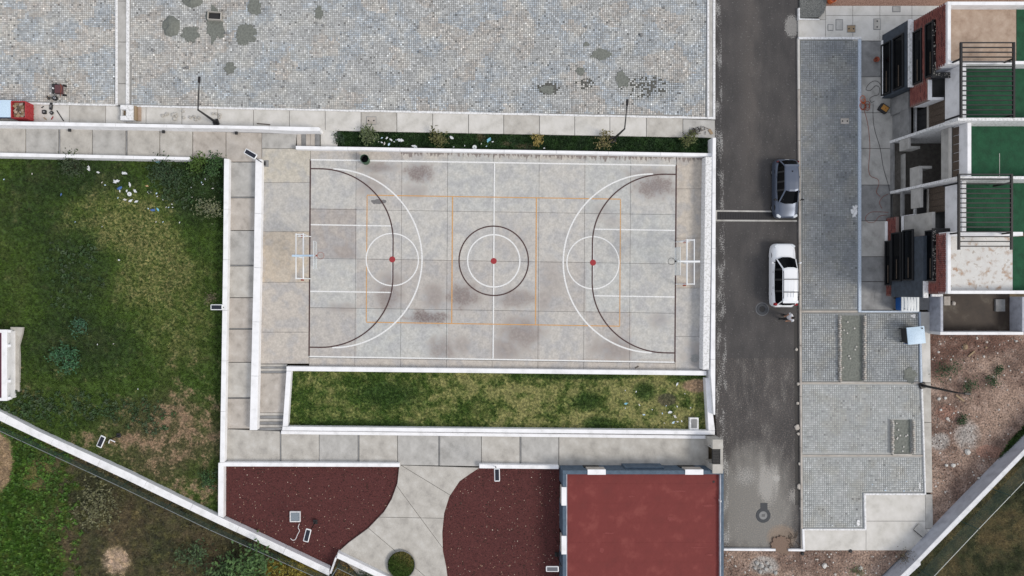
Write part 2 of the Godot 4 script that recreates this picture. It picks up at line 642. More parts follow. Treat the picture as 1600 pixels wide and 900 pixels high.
const LAWN_Y := -0.45
func lawn_h(px: float, py: float) -> float:
	var d := (645.0 + px * 0.474 - py) * 0.9
	return -0.08 - 0.38 * smoothstep(0.0, 150.0, d) + n_mid.get_noise_2d(px * 0.7, py * 0.7) * 0.05
const LAWN := [[-60, 240], [300, 246], [352, 247], [354, 300], [348, 722], [343, 818], [200, 750], [-60, 632]]
func lawn_col(px: float, py: float) -> Color:
	var a := n_low.get_noise_2d(px, py)
	var b := n_mid.get_noise_2d(px, py)
	var f := n_fine.get_noise_2d(px, py)
	var dry := blob(px, py, 190, 340, 130, 62) * 1.1 + blob(px, py, 262, 470, 88, 130) * 0.9 + blob(px, py, 215, 410, 90, 80) * 0.6
	dry -= blob(px, py, 110, 425, 70, 75) * 0.6 + blob(px, py, 320, 330, 60, 80) * 0.8
	dry = clampf(dry * 0.85 + a * 0.35 + b * 0.5 - 0.1, 0.0, 0.85)
	var dark := clampf(blob(px, py, 105, 420, 75, 110) * 0.7 + blob(px, py, 120, 540, 110, 60) + blob(px, py, 310, 290, 75, 75) * 1.3 + blob(px, py, 110, 275, 120, 42) + blob(px, py, 35, 330, 70, 60) * 0.6 + b * 0.5 + 0.1, 0.0, 1.0)
	var c := C(64, 86, 30).lerp(C(38, 58, 24), dark * 0.85)
	c = c.lerp(C(130, 122, 80), dry * clampf(0.55 + f * 1.5, 0.05, 1.0))
	var dirt := blob(px, py, 265, 690, 130, 75) * 0.9 + blob(px, py, 300, 640, 60, 60) * 0.5 + blob(px, py, 150, 690, 90, 22) * 0.8 + blob(px, py, 300, 770, 60, 30)
	dirt = clampf(dirt * 1.0 + b * 1.1 + a * 0.4 + f * 0.9 - 0.5, 0.0, 1.0) * (1.0 if py > 560 else 0.0)
	var rim := clampf(1.0 - absf(py - (660.0 + px * 0.46)) / 13.0, 0.0, 1.0) * clampf((px - 30.0) / 60.0, 0.0, 1.0)
	dirt = maxf(dirt, clampf(rim * 1.5 + b * 0.5 - 0.2, 0, 1))
	c = c.lerp(C(72, 66, 44), clampf(blob(px, py, 255, 690, 130, 90) * 0.9 + a * 0.3, 0.0, 0.75))
	c = c.lerp(C(136, 114, 92), dirt)
	var tone := clampf(1.0 + f * 0.35, 0.5, 1.5)
	return Color(c.r * tone, c.g * tone, c.b * tone)

const STRIP := [[451, 578], [1104, 585], [1109, 674], [446, 668]]
func strip_col(px: float, py: float) -> Color:
	var b := n_mid.get_noise_2d(px + 900, py)
	var a := n_low.get_noise_2d(px + 400, py)
	var f := n_fine.get_noise_2d(px, py)
	var dry := clampf(0.44 + (px - 620.0) / 1100.0 + b * 0.8 + a * 0.7 + f * 0.4 - 0.5 * blob(px, py, 600, 620, 100, 50), 0.0, 1.0)
	var c := C(60, 84, 28).lerp(C(134, 130, 82), dry * 0.95)
	var green := blob(px, py, 607, 617, 60, 24) + blob(px, py, 918, 628, 26, 18) + blob(px, py, 935, 663, 30, 14) + blob(px, py, 1008, 612, 22, 18) + blob(px, py, 560, 665, 110, 12) + blob(px, py, 1080, 590, 40, 10) + blob(px, py, 900, 588, 130, 7)
	c = c.lerp(C(44, 70, 22), clampf(green * 1.0 + b * 0.2, 0, 0.8))
	c = c.lerp(C(150, 124, 104), clampf(blob(px, py, 1090, 603, 26, 12) * 2.0 + f * 0.2, 0, 0.9))
	c = c.lerp(C(70, 64, 54), clampf(blob(px, py, 1043, 625, 16, 11) * 2.0, 0, 0.7))
	var tone := clampf(1.0 + f * 0.4, 0.5, 1.5)
	return Color(c.r * tone, c.g * tone, c.b * tone)

const WILD := [[-60, 632], [345, 823], [516, 905], [600, 925], [600, 960], [-60, 960]]
func wild_col(px: float, py: float) -> Color:
	var b := n_mid.get_noise_2d(px, py + 500)
	var a := n_low.get_noise_2d(px, py + 300)
	var f := n_fine.get_noise_2d(px, py)
	var c := C(82, 72, 50).lerp(C(50, 56, 30), clampf(0.45 + a * 0.8 + b * 0.6, 0, 1))
	var lush := clampf((112.0 + b * 46.0 - px) / 26.0, 0.0, 1.0) * clampf(0.85 + a * 0.8, 0, 1)
	c = c.lerp(C(56, 88, 22), lush)
	c = c.lerp(C(112, 92, 66), clampf(blob(px, py, 55, 745, 26, 30) * 1.6 + b * 0.2, 0, 0.6))
	c = c.lerp(C(136, 116, 92), clampf(blob(px, py, -6, 722, 28, 52) * 3.0, 0, 1))
	c = c.lerp(C(166, 146, 128), clampf(blob(px, py, 180, 878, 28, 27) * 2.0 + b * 0.9 + f * 0.4 - 0.4, 0, 1))
	c = c.lerp(C(120, 104, 30), clampf(blob(px, py, 450, 892, 55, 24) * 1.4 + b * 0.3, 0, 0.8))
	var tone := clampf(1.0 + f * 0.35, 0.5, 1.5)
	return Color(c.r * tone, c.g * tone, c.b * tone)

const FAR_RIGHT := [[1690, 616], [1690, 960], [1340, 960], [1400, 905], [1500, 803], [1600, 703]]
func far_right_col(px: float, py: float) -> Color:
	var b := n_mid.get_noise_2d(px, py + 800)
	var a := n_low.get_noise_2d(px * 1.5, py + 100)
	var f := n_fine.get_noise_2d(px, py)
	var c := C(96, 84, 54).lerp(C(52, 58, 32), clampf(0.5 + a * 0.9 + b * 0.7, 0, 1))
	var tone := clampf(1.0 + f * 0.4, 0.5, 1.5)
	return Color(c.r * tone, c.g * tone, c.b * tone)

const DIRT := [[1452, 520], [1700, 520], [1700, 640], [1600, 684], [1376, 902], [1330, 947], [1120, 960], [1128, 859], [1416, 859], [1456, 820]]
func dirt_col(px: float, py: float) -> Color:
	var b := n_mid.get_noise_2d(px + 70, py)
	var a := n_low.get_noise_2d(px, py + 900)
	var f := n_fine.get_noise_2d(px * 1.3, py * 1.3)
	var c := C(106, 86, 76).lerp(C(146, 124, 110), clampf(0.5 + a * 1.0 + b * 0.4, 0, 1))
	c = c.lerp(C(92, 66, 56), clampf(blob(px, py, 1500, 535, 110, 26) * 1.4 + blob(px, py, 1468, 560, 26, 40) + b * 0.4, 0, 0.85))
	c = c.lerp(C(150, 146, 142), clampf(blob(px, py, 1512, 680, 24, 28) * 1.0 + blob(px, py, 1470, 690, 18, 16) * 1.4 + blob(px, py, 1195, 884, 26, 16) * 1.6 + b * 0.4, 0, 0.85))
	c = c.lerp(C(134, 98, 84), clampf(blob(px, py, 1546, 706, 22, 12) * 2.0 + blob(px, py, 1480, 645, 20, 14) * 1.2, 0, 0.6))
	var tone := clampf(1.0 + f * 0.45 + b * 0.15, 0.4, 1.5)
	return Color(c.r * tone, c.g * tone, c.b * tone)

func sheet(parent: Node3D, called: String, pts: Array, y: float, per_unit: float, f: Callable) -> void:
	var p := V(pts)
	var lo := p[0]
	var hi := p[0]
	for q in p:
		lo = lo.min(q)
		hi = hi.max(q)
	lo = lo.max(Vector2(-60, -60))
	hi = hi.min(Vector2(1660, 960))
	var r := Rect2(lo, hi - lo)
	put(called, prism_mesh(p, y - 0.25, y, 0.0, r), painted_mat(r, per_unit, f), parent)

# ---------------------------------------------------------------- paved parking lots to the north
func paver_block() -> ArrayMesh:
	var st := mb()
	box(st, Vector3(0, -0.5, 0), Vector3(1, 1, 1), 0.0)
	return done(st)

func lay_pavers(parent: Node3D, poly: PackedVector2Array, pitch: float, turn: float, f: Callable) -> void:
	var st := mb()
	var s := pitch / PU
	box(st, Vector3(0, -0.04, 0), Vector3(s * 0.86, 0.08, s * 0.86), s * 0.09)
	var mesh := done(st)
	var lo := poly[0]
	var hi := poly[0]
	for p in poly:
		lo = lo.min(p)
		hi = hi.max(p)
	var inner := inset(poly if area_of(poly) > 0 else poly, pitch * 0.5)
	var items := []
	var o := Vector2(cos(turn), sin(turn))
	var o2 := Vector2(-o.y, o.x)
	var nx := int((hi.x - lo.x) / pitch) + 8
	var ny := int((hi.y - lo.y) / pitch) + 8
	for j in range(-4, ny):
		for i in range(-4, nx):
			var p := lo + o * (i * pitch) + o2 * (j * pitch) + Vector2(rng.randf_range(-0.12, 0.12), rng.randf_range(-0.12, 0.12))
			if not in_poly(p, inner):
				continue
			var c = f.call(p.x, p.y)
			if c == null:
				continue
			var k := rng.randf_range(0.88, 1.0)
			var b := Basis(Vector3.UP, -turn + rng.randf_range(-0.05, 0.05)).scaled(Vector3(k, 1, rng.randf_range(0.88, 1.0)))
			b = Basis.from_euler(Vector3(rng.randf_range(-0.03, 0.03), 0, rng.randf_range(-0.03, 0.03))) * b
			items.append([Transform3D(b, w(p.x, p.y, rng.randf_range(-0.006, 0.006))), c])
	multi("paver", mesh, M.vcol, items, parent)

func paver_tone(px: float, py: float) -> Color:
	var q := n_patch.get_noise_2d(px * 0.9 + n_mid.get_noise_2d(px, py) * 14.0, py * 0.9)
	var a := n_mid.get_noise_2d(px * 0.6 + 40, py * 0.6)
	var c := C(181, 183, 183)
	var soft := clampf(n_fine.get_noise_2d(px * 0.4, py * 0.4) * 0.8 + 0.6, 0.0, 1.0)
	if q > 0.25: c = c.lerp(C(172, 180, 187), soft)
	elif q < -0.3: c = c.lerp(C(187, 181, 174), soft)
	c = c.lerp(C(176, 175, 170), clampf(a * 1.4, 0, 0.6))
	var t := clampf(rng.randfn(1.0, 0.075), 0.7, 1.2)
	if rng.randf() < 0.02: t *= 0.7
	if rng.randf() < 0.03: t *= 1.16
	t *= 1.0 + a * 0.12
	return lin(Color(c.r * t, c.g * t, c.b * t))

func worn(px: float, py: float) -> bool:      # places where the pavers are missing or buried in dry mortar
	var v := blob(px, py, 858, 138, 20, 10) * 0.75 + blob(px, py, 915, 132, 18, 12) * 0.35 + blob(px, py, 1008, 135, 40, 18) * 0.35
	return v > 0 and v + n_fine.get_noise_2d(px * 2.0, py * 2.0) * 0.9 > 0.36

func build_lots() -> void:
	var bed := mottled([C(136, 136, 134), C(148, 147, 144), C(156, 154, 150)], 3.0, 0.97, 51, 0.02, 0.3)
	var a := struct("paved_lot", "grey cobbled parking lot in the top left corner", "parking lot")
	var pa := V([[-60, -60], [181, -60], [181, 164], [-60, 159]])
	put("bed", prism_mesh(pa, -0.3, -0.035), bed, a)
	lay_pavers(a, V([[-40, -30], [181, -30], [181, 164], [-40, 159]]), 3.0, 0.01, func(x, y): return paver_tone(x, y))
	put("kerb", prism_mesh(V([[181, -60], [184.8, -60], [184.8, 165], [181, 165]]), -0.25, 0.1, 0.012), M.white_old, a)
	put("kerb", prism_mesh(V([[-60, 157.5], [19, 159.8], [181, 163.2], [181, 166], [19, 163], [-60, 161]]), -0.25, 0.09, 0.012), M.white_old, a)
	var b := struct("paved_lot", "large cobbled parking lot stained with mortar along the top", "parking lot")
	put("bed", prism_mesh(V([[203, -60], [1104.5, -60], [1104.5, 183], [700, 177], [203, 166]]), -0.3, -0.035), bed, b)
	lay_pavers(b, V([[203, -30], [1104.5, -30], [1104.5, 183], [700, 176.5], [203, 165]]), 2.95, 0.012, func(x, y): return null if worn(x, y) else paver_tone(x, y))
	put("kerb", prism_mesh(V([[198.4, -60], [203, -60], [202.2, 164], [197.4, 164]]), -0.25, 0.1, 0.012), M.white_old, b)
	var rough := PackedVector2Array()
	var back := PackedVector2Array()
	for i in 64:
		var x := lerpf(198, 1104, i / 63.0)
		var y := 164.5 + (x - 200) * 0.0205
		rough.append(Vector2(x, y + rng.randf_range(-0.4, 0.4)))
		back.append(Vector2(x, y + 3.0 + rng.randf_range(-0.35, 0.35)))
	back.reverse()
	rough.append_array(back)
	put("kerb", prism_mesh(rough, -0.25, 0.09, 0.01), M.white_old, b)
	put("kerb", prism_mesh(V([[1104.5, -60], [1107.6, -60], [1107.6, 182.5], [1104.5, 182.5]]), -0.25, 0.1, 0.012), M.white_old, b)
	put("kerb", prism_mesh(V([[1113.4, -60], [1117, -60], [1117, 185.5], [1113.4, 185.5]]), -0.25, 0.1, 0.012), M.white_old, b)
	put("kerb", prism_mesh(V([[1104.5, 182.7], [1113.2, 182.9], [1117, 185.7], [1117, 186.8], [1104.5, 186]]), -0.25, 0.095, 0.01), M.white_old, b)
	put("kerb_walk", prism_mesh(V([[1107.8, -60], [1113.2, -60], [1113.2, 182.5], [1107.8, 182.5]]), -0.25, 0.06, 0.01), M.concrete_cool, b)
	for e in [[858, 138, 22, 11], [916, 133, 20, 13], [1010, 135, 46, 19], [982, 82, 16, 9], [960, 30, 12, 6]]:
		put("mortar_patch", prism_mesh(flat_blob(e[0], e[1], e[2], e[3], int(e[0]), 0.3), -0.2, -0.018), M.mortar_dark, b)
	var d := struct("footpath", "narrow concrete divider between the two cobbled lots", "path")
	var ys := [-60, 2, 66, 131, 165]
	for i in 4:
		put("slab", prism_mesh(V([[185, ys[i] + 0.4], [198, ys[i] + 0.4], [197.2, ys[i + 1] - 0.4], [185, ys[i + 1] - 0.4]]), -0.2, 0.05, 0.008), M.concrete_cool, d)

# strip of slabs between two edges; ts are positions along x (or y) of the joints
func slab_strip(parent: Node3D, a0: Vector2, a1: Vector2, b0: Vector2, b1: Vector2, ts: Array, along_x: bool, gap: float, y := 0.0, mats := []) -> void:
	var pal: Array = mats if mats else M.slabs
	for i in ts.size() - 1:
		var q := []
		for e in [[a0, a1, ts[i] + gap], [a0, a1, ts[i + 1] - gap], [b0, b1, ts[i + 1] - gap], [b0, b1, ts[i] + gap]]:
			var s: Vector2 = e[0]
			var t: Vector2 = e[1]
			var u: float = (e[2] - s.x) / (t.x - s.x) if along_x else (e[2] - s.y) / (t.y - s.y)
			q.append(s.lerp(t, u))
		put("slab", prism_mesh(PackedVector2Array(q), y - 0.2, y, 0.012), pal[rng.randi() % pal.size()], parent)

func build_walks() -> void:
	var pale := [M.concrete_pale, M.concrete_pale, M.concrete]
	var s := struct("pavement", "pale concrete pavement between the cobbled lots and the hedge", "pavement")
	slab_strip(s, Vector2(-60, 161.5), Vector2(198, 166.5), Vector2(-60, 190), Vector2(198, 195), [-60, 0, 52, 108, 165, 198], true, 0.35, 0.0, pale)
	slab_strip(s, Vector2(198, 167.2), Vector2(1104, 185.8), Vector2(198, 192), Vector2(1104, 213), [198, 228, 284, 340, 396, 452], true, 0.35, 0.0, pale)
	slab_strip(s, Vector2(198, 167.2), Vector2(1104, 185.8), Vector2(198, 198), Vector2(1104, 215), [452, 508, 564, 620, 676, 732, 787, 843, 898, 953, 1010, 1067], true, 0.35, 0.0, pale)
	put("slab", prism_mesh(V([[1067.4, 186], [1117, 188], [1117, 215.5], [1067.4, 213.5]]), -0.2, 0, 0.012), M.concrete_cool, s)
	put("slab", prism_mesh(V([[452, 198], [527, 204.5], [527, 230], [501, 228], [501, 203]]), -0.2, -0.006, 0.0), M.concrete_pale, s)
	# ramp along the north wall
	var r := struct("footpath", "row of worn concrete slabs below the long north wall", "path")
	var js := [-60, -13, 40, 91.5, 144, 196.5, 249.5, 301]
	for i in js.size() - 1:
		slab_strip(r, Vector2(-60, 198), Vector2(360, 206.5), Vector2(-60, 242), Vector2(360, 249), [js[i] + (2.4 if i % 2 else 0.3), js[i + 1] - 0.4], true, 0.2)
		if i % 2:
			slab_strip(r, Vector2(-60, 198), Vector2(360, 206.5), Vector2(-60, 242), Vector2(360, 249), [js[i] - 0.3, js[i] + 2.4], true, 0.25, -0.015, [M.concrete_dim])
	put("slab", prism_mesh(V([[301.5, 205.2], [352.5, 206.4], [352.5, 248], [301.5, 247.5]]), -0.2, 0, 0.012), M.concrete_warm, r)
	put("slab", prism_mesh(V([[353.4, 206.5], [408.6, 208], [408.6, 252.5], [353.4, 252.5]]), -0.2, 0, 0.012), M.concrete_warm, r)
	put("slab", prism_mesh(V([[409.2, 208], [463.6, 209.5], [461.5, 231.8], [409.2, 231.8]]), -0.2, 0, 0.012), M.concrete_cool, r)
	# flight of shallow steps up to the pavement
	for i in 5:
		var x := 464.0 + i * 7.2
		put("step", prism_mesh(V([[x, 205 + i * 0.2], [x + 7.0, 205.2 + i * 0.2], [x + 7.0, 228.5], [x, 228.2]]), -0.2, 0.02 + i * 0.03, 0.01), [M.concrete_warm, M.concrete_dim, M.concrete_warm][i % 3], r)
	# ramp down the west side of the court
	var v := struct("footpath", "long north to south ramp of concrete slabs between two white walls", "path")
	var jy := [253, 307.5, 360, 414, 465, 513, 566, 621, 670]
	for i in jy.size() - 1:
		slab_strip(v, Vector2(357, 250), Vector2(349, 722), Vector2(401, 250), Vector2(392, 722), [jy[i] + (1.8 if i % 2 else 0.3), jy[i + 1]], false, 0.35, 0.0, [M.concrete, M.concrete_warm, M.concrete_cool])
		if i % 2:
			slab_strip(v, Vector2(357, 250), Vector2(349, 722), Vector2(401, 250), Vector2(392, 722), [jy[i] - 0.2, jy[i] + 1.8], false, 0.2, -0.015, [M.concrete_dim])
	# south walk
	var z := struct("footpath", "east to west walk of concrete slabs south of the planted strip", "path")
	var jx := [437, 498.5, 559, 621, 685, 752, 812, 873]
	put("slab", prism_mesh(V([[349.4, 670.5], [437, 674], [437, 723.5], [347.5, 721.5]]), -0.2, 0, 0.012), M.concrete, z)
	for i in jx.size() - 1:
		slab_strip(z, Vector2(437, 675), Vector2(1110, 684), Vector2(437, 723), Vector2(1110, 735), [jx[i] + (2.2 if i % 2 == 0 else 0.2), jx[i + 1]], true, 0.25, 0.0, [M.concrete, M.concrete_cool, M.concrete_warm])
		if i % 2 == 0:
			slab_strip(z, Vector2(437, 675), Vector2(1110, 684), Vector2(437, 723), Vector2(1110, 735), [jx[i] - 0.2, jx[i] + 2.2], true, 0.25, -0.015, [M.concrete_dim])
	put("slab", prism_mesh(V([[873.6, 681], [1107, 684], [1107, 734], [873.6, 730.5]]), -0.2, 0, 0.012), M.concrete, z)
	# steps west of the planted strip
	var st := struct("steps", "concrete steps and landing between the ramp wall and the planted strip", "steps")
	var sy := [569, 572.5, 576, 579.5, 583]
	for i in 4:
		put("step", prism_mesh(V([[404, sy[i] + 0.2], [448, sy[i] + 0.2], [447.6, sy[i + 1]], [404, sy[i + 1]]]), -0.25, -0.02 - i * 0.02, 0.01), [M.concrete, M.concrete_dim][i % 2], st)
	put("slab", prism_mesh(V([[403, 583.5], [447.5, 583.5], [444, 645], [402, 645]]), -0.25, -0.09, 0.012), M.concrete_warm, st)
	for i in 6:
		put("step", prism_mesh(V([[401.5, 645.5 + i * 4.6], [444, 645.5 + i * 4.6], [443, 649.7 + i * 4.6], [401, 649.7 + i * 4.6]]), -0.25, -0.1 + i * 0.012, 0.01), [M.concrete, M.concrete_dim][i % 2], st)
	# plaza of irregular slabs between the gravel beds
	var pl := struct("pavement", "plaza of irregular concrete slabs between the two red gravel beds", "pavement")
	var base := V([[624, 727], [749, 731], [735, 740], [718, 752], [702, 776], [694, 802], [691, 832], [692, 862], [697, 886], [704, 940], [600, 940], [527, 864], [545, 848], [575, 826], [600, 800], [612, 780], [621, 755]])
	var cuts := [[[622, 762], [690, 854]], [[625, 726], [699, 771]], [[590, 808], [700, 810]], [[560, 812], [640, 880]]]
	var pieces := [base]
	for c in cuts:
		var p0 := Vector2(c[0][0], c[0][1])
		var d := (Vector2(c[1][0], c[1][1]) - p0).normalized()
		var nn := Vector2(-d.y, d.x)
		var next := []
		for piece in pieces:
			for sg in [1.0, -1.0]:
				var half := PackedVector2Array([p0 - d * 900 + nn * sg * 0.3, p0 + d * 900 + nn * sg * 0.3, p0 + d * 900 + nn * sg * 900, p0 - d * 900 + nn * sg * 900])
				for got in Geometry2D.intersect_polygons(piece, half):
					if absf(area_of(got)) > 6.0: next.append(got)
		pieces = next
	var holder := PackedVector2Array()
	for k in 28:
		holder.append(Vector2(627, 881) + Vector2(cos(TAU * k / 28.0), sin(TAU * k / 28.0)) * 21.0)
	for piece in pieces:
		put("slab", prism_mesh(piece, -0.2, 0.0, 0.006), [M.concrete, M.concrete_cool, M.concrete][rng.randi() % 3], pl)

# ---------------------------------------------------------------- sports court
var slab_tint := {}
func ct(u: float, v: float) -> Vector2:           # court units: u 0..572 along, v 0..309 across
	return Vector2(485, 249.5) + Vector2(1.0, 0.0158) * u + Vector2(-0.0068, 1.0) * v

const STAINS := [[592, 262, 30, 9, 0.5], [655, 270, 24, 17, 0.75], [648, 300, 22, 14, 0.3], [668, 497, 34, 13, 0.85], [722, 463, 26, 22, 0.7], [606, 462, 22, 26, 0.55], [678, 465, 18, 22, 0.4], [690, 545, 24, 20, 0.5], [805, 466, 34, 16, 0.5], [815, 520, 34, 26, 0.5], [790, 545, 24, 20, 0.4], [960, 545, 36, 20, 0.4], [1022, 292, 34, 20, 0.7], [1015, 272, 40, 10, 0.4], [612, 440, 20, 18, 0.35], [532, 480, 24, 8, 0.3], [850, 470, 16, 18, 0.25], [940, 330, 22, 14, 0.2], [955, 345, 12, 12, 0.2], [580, 290, 26, 18, 0.28], [1030, 500, 18, 14, 0.25], [540, 395, 24, 16, 0.2], [800, 380, 40, 30, 0.1], [1095, 555, 26, 26, 0.3], [860, 440, 20, 40, 0.15], [720, 540, 20, 14, 0.3]]
func court_col(px: float, py: float) -> Color:
	var b := n_mid.get_noise_2d(px * 0.8, py * 0.8 + 60)
	var a := n_low.get_noise_2d(px * 1.4, py * 1.4 + 700)
	var f := n_fine.get_noise_2d(px * 1.2, py * 1.2)
	var g := n_fine.get_noise_2d(px * 0.5 + 90, py * 0.5)
	var c := C(183, 180, 175)
	if px < 485.0 or px > 1057.0 or py < 249.0 or py > 560.0:
		c = C(181, 174, 166)
	if px < 485.0:
		if py > 362.0 and py < 441.0: c = C(184, 172, 156)
		elif py > 285.0 and py < 362.0: c = C(177, 174, 169)
		elif py < 285.0: c = C(184, 178, 166)
	elif px > 1057.0:
		c = C(180, 171, 160) if py < 450.0 else C(176, 173, 169)
	else:
		var i := int((px - 485.0) / 71.6)
		var j := int((py - 249.0 - (px - 485.0) * 0.0147 + 1.0) / 77.3)
		var t: float = slab_tint.get(i * 10 + j, 0.0)
		c = c.lerp(C(150, 141, 136), t) if t > 0 else c.lerp(C(177, 179, 177), -t)
	c = c.lerp(C(196, 190, 180), clampf(b * 0.5, 0, 0.25)).lerp(C(160, 160, 162), clampf(-b * 0.9 - a * 0.5 + 0.04, 0, 0.45))
	var s := 0.0
	for e in STAINS:
		var dx: float = (px - e[0]) / e[2]
		if absf(dx) > 1.5: continue
		var dy: float = (py - e[1]) / e[3]
		var d := 1.0 - sqrt(dx * dx + dy * dy)
		s = maxf(s, smoothstep(0.0, 1.0, clampf((d + 0.25 + b * 0.55 + g * 0.3 + f * 0.2) * 1.0, 0.0, 1.0)) * e[4] * clampf(0.85 + f * 0.5, 0.4, 1.0))
	c = c.lerp(C(108, 96, 94), s)
	# peeling strip under the north wall
	var edge := py - (233.0 + (px - 462.0) * 0.0185)
	if edge > 0 and edge < 11 and px > 620 and px < 1104:
		if edge + n_fine.get_noise_2d(px * 0.9, 7.0) * 9.0 + n_mid.get_noise_2d(px * 3.0, py) * 4.0 < 4.2: c = C(132, 124, 120)
	# dark scuff
	if blob(px, py, 592, 315, 17, 5) + g * 0.5 > 0.45: c = C(112, 110, 110)
	if blob(px, py, 1086, 560, 10, 9) + f * 0.4 > 0.45: c = C(140, 140, 138)
	var tone := clampf(1.0 + f * 0.075 + g * 0.07, 0.75, 1.15)
	return Color(c.r * tone, c.g * tone, c.b * tone)

func build_court() -> void:
	var r := RandomNumberGenerator.new()
	r.seed = 5
	for i in 8:
		for j in 4:
			slab_tint[i * 10 + j] = r.randf_range(-0.8, 0.3)
	slab_tint[1] = 0.62
	slab_tint[12] = 0.25
	slab_tint[33] = 0.2
	slab_tint[43] = 0.3
	slab_tint[63] = 0.3
	var court := struct("sports_court", "outdoor concrete court of large slabs painted for several games", "sports court")
	var rect := Rect2(404, 226, 704, 358)
	var m := painted_mat(rect, 1.4, court_col)
	var uv_prism := func(pts: PackedVector2Array) -> void:
		put("slab", prism_mesh(pts, -0.2, 0.0, 0.007, rect), m, court)
	var us := [0.0, 71.5, 143, 214.5, 286, 357.5, 429, 500.5, 572]
	var vs := [0.0, 77, 154, 231, 309]
	for i in 8:
		for j in 4:
			uv_prism.call(PackedVector2Array([ct(us[i] + 0.19, vs[j] + 0.19), ct(us[i + 1] - 0.19, vs[j] + 0.19), ct(us[i + 1] - 0.19, vs[j + 1] - 0.19), ct(us[i] + 0.19, vs[j + 1] - 0.19)]))
	# margins
	var ly := [232.2, 285, 362, 441, 519, 568.4]
	for k in 5:
		uv_prism.call(V([[409.2 - (ly[k] - 250) * 0.018, ly[k] + 0.19], [484.6 - (ly[k] - 250) * 0.007, ly[k] + 0.19], [484.6 - (ly[k + 1] - 250) * 0.007, ly[k + 1] - 0.19], [409.2 - (ly[k + 1] - 250) * 0.018, ly[k + 1] - 0.19]]))
	var ry := [243, 295, 372, 450, 526, 580]
	for k in 5:
		uv_prism.call(V([[1057.4 - (ry[k] - 258) * 0.007, ry[k] + 0.19], [1106 - (ry[k] - 250) * 0.01, ry[k] + 0.19], [1106 - (ry[k + 1] - 250) * 0.01, ry[k + 1] - 0.19], [1057.4 - (ry[k + 1] - 258) * 0.007, ry[k + 1] - 0.19]]))
	for i in 8:
		var a := ct(us[i] + 0.19, -0.4)
		var b := ct(us[i + 1] - 0.19, -0.4)
		uv_prism.call(PackedVector2Array([Vector2(a.x, 228 + (a.x - 462) * 0.0185), Vector2(b.x, 228 + (b.x - 462) * 0.0185), b, a]))
		var c := ct(us[i] + 0.19, 309.4)
		var d := ct(us[i + 1] - 0.19, 309.4)
		uv_prism.call(PackedVector2Array([c, d, Vector2(d.x, 576 + (d.x - 450) * 0.011), Vector2(c.x, 576 + (c.x - 450) * 0.011)]))
	# painted markings
	var line := func(called: String, pts: Array, width: float, mat: Material, y := 0.004) -> void:
		var p := PackedVector2Array()
		for q in pts: p.append(ct(q[0], q[1]))
		put(called, ribbon(p, width, y), mat, court)
	line.call("white_line", [[0, 0], [572, 0]], 2.2, M.line_white)
	line.call("white_line", [[-1, 307.5], [572, 307.5]], 2.2, M.line_white)
	line.call("white_line", [[287.5, 1.2], [287.5, 306.3]], 2.2, M.line_white)
	line.call("brown_line", [[0, -1], [0, 308]], 2.2, M.line_brown)
	line.call("brown_line", [[571.6, -1], [571.6, 308]], 2.2, M.line_brown)
	for e in [[0.0, 1.0], [571.6, -1.0]]:
		var x0: float = e[0]
		var k: float = e[1]
		line.call("white_line", [[x0 + k * 1.2, 101.5], [x0 + k * 129, 101.5], [x0 + k * 129, 154], [x0 + k * 129, 205.5], [x0 + k * 1.2, 205.5]], 2.0, M.line_white)
		var cir := []
		for i in 49:
			cir.append([x0 + k * (129 + 40.8 * cos(TAU * i / 48.0)), 154 + 40.8 * sin(TAU * i / 48.0)])
		line.call("white_line", cir, 2.0, M.line_white, 0.008)
		var arc := []
		for i in 61:
			var t := -PI / 2 + PI * i / 60.0
			arc.append([x0 + k * (36 + 139.5 * cos(t)), 153.5 + 139.5 * sin(t)])
		line.call("white_line", arc, 2.4, M.line_white, 0.008)
		var br := [[x0 + k * 1.2, 14]]
		for i in 33:
			var t := -PI / 2 + PI / 2 * i / 32.0
			br.append([x0 + k * (16 + 114 * cos(t)), 123 + 109 * sin(t)])
		for i in 33:
			var t := PI / 2 * i / 32.0
			br.append([x0 + k * (16 + 114 * cos(t)), 184 + 109 * sin(t)])
		br.append([x0 + k * 1.2, 293])
		line.call("brown_line", br, 2.0, M.line_brown, 0.012)
	for e in [[40.8, "white_line", 2.2, M.line_white], [54.2, "brown_line", 2.0, M.line_brown]]:
		var cir := []
		for i in 65:
			cir.append([287.5 + e[0] * cos(TAU * i / 64.0), 153.5 + e[0] * sin(TAU * i / 64.0)])
		line.call(e[1], cir, e[2], e[3], 0.008)
	line.call("orange_line", [[89, 54], [485, 54]], 1.5, M.line_orange, 0.006)
	line.call("orange_line", [[89, 252.5], [485, 252.5]], 1.5, M.line_orange, 0.006)
	for x in [89.0, 222.5, 353.5, 485.0]:
		line.call("orange_line", [[x, 54.8], [x, 251.8]], 1.8 if x > 90 and x < 480 else 1.4, M.line_orange, 0.006)
	for x in [129.0, 287.5, 442.6]:
		var p := PackedVector2Array()
		for i in 20: p.append(ct(x, 153.8) + Vector2(cos(TAU * i / 20.0), sin(TAU * i / 20.0)) * 4.7)
		put("red_dot", prism_mesh(p, 0.0, 0.016), M.dot_red, court)

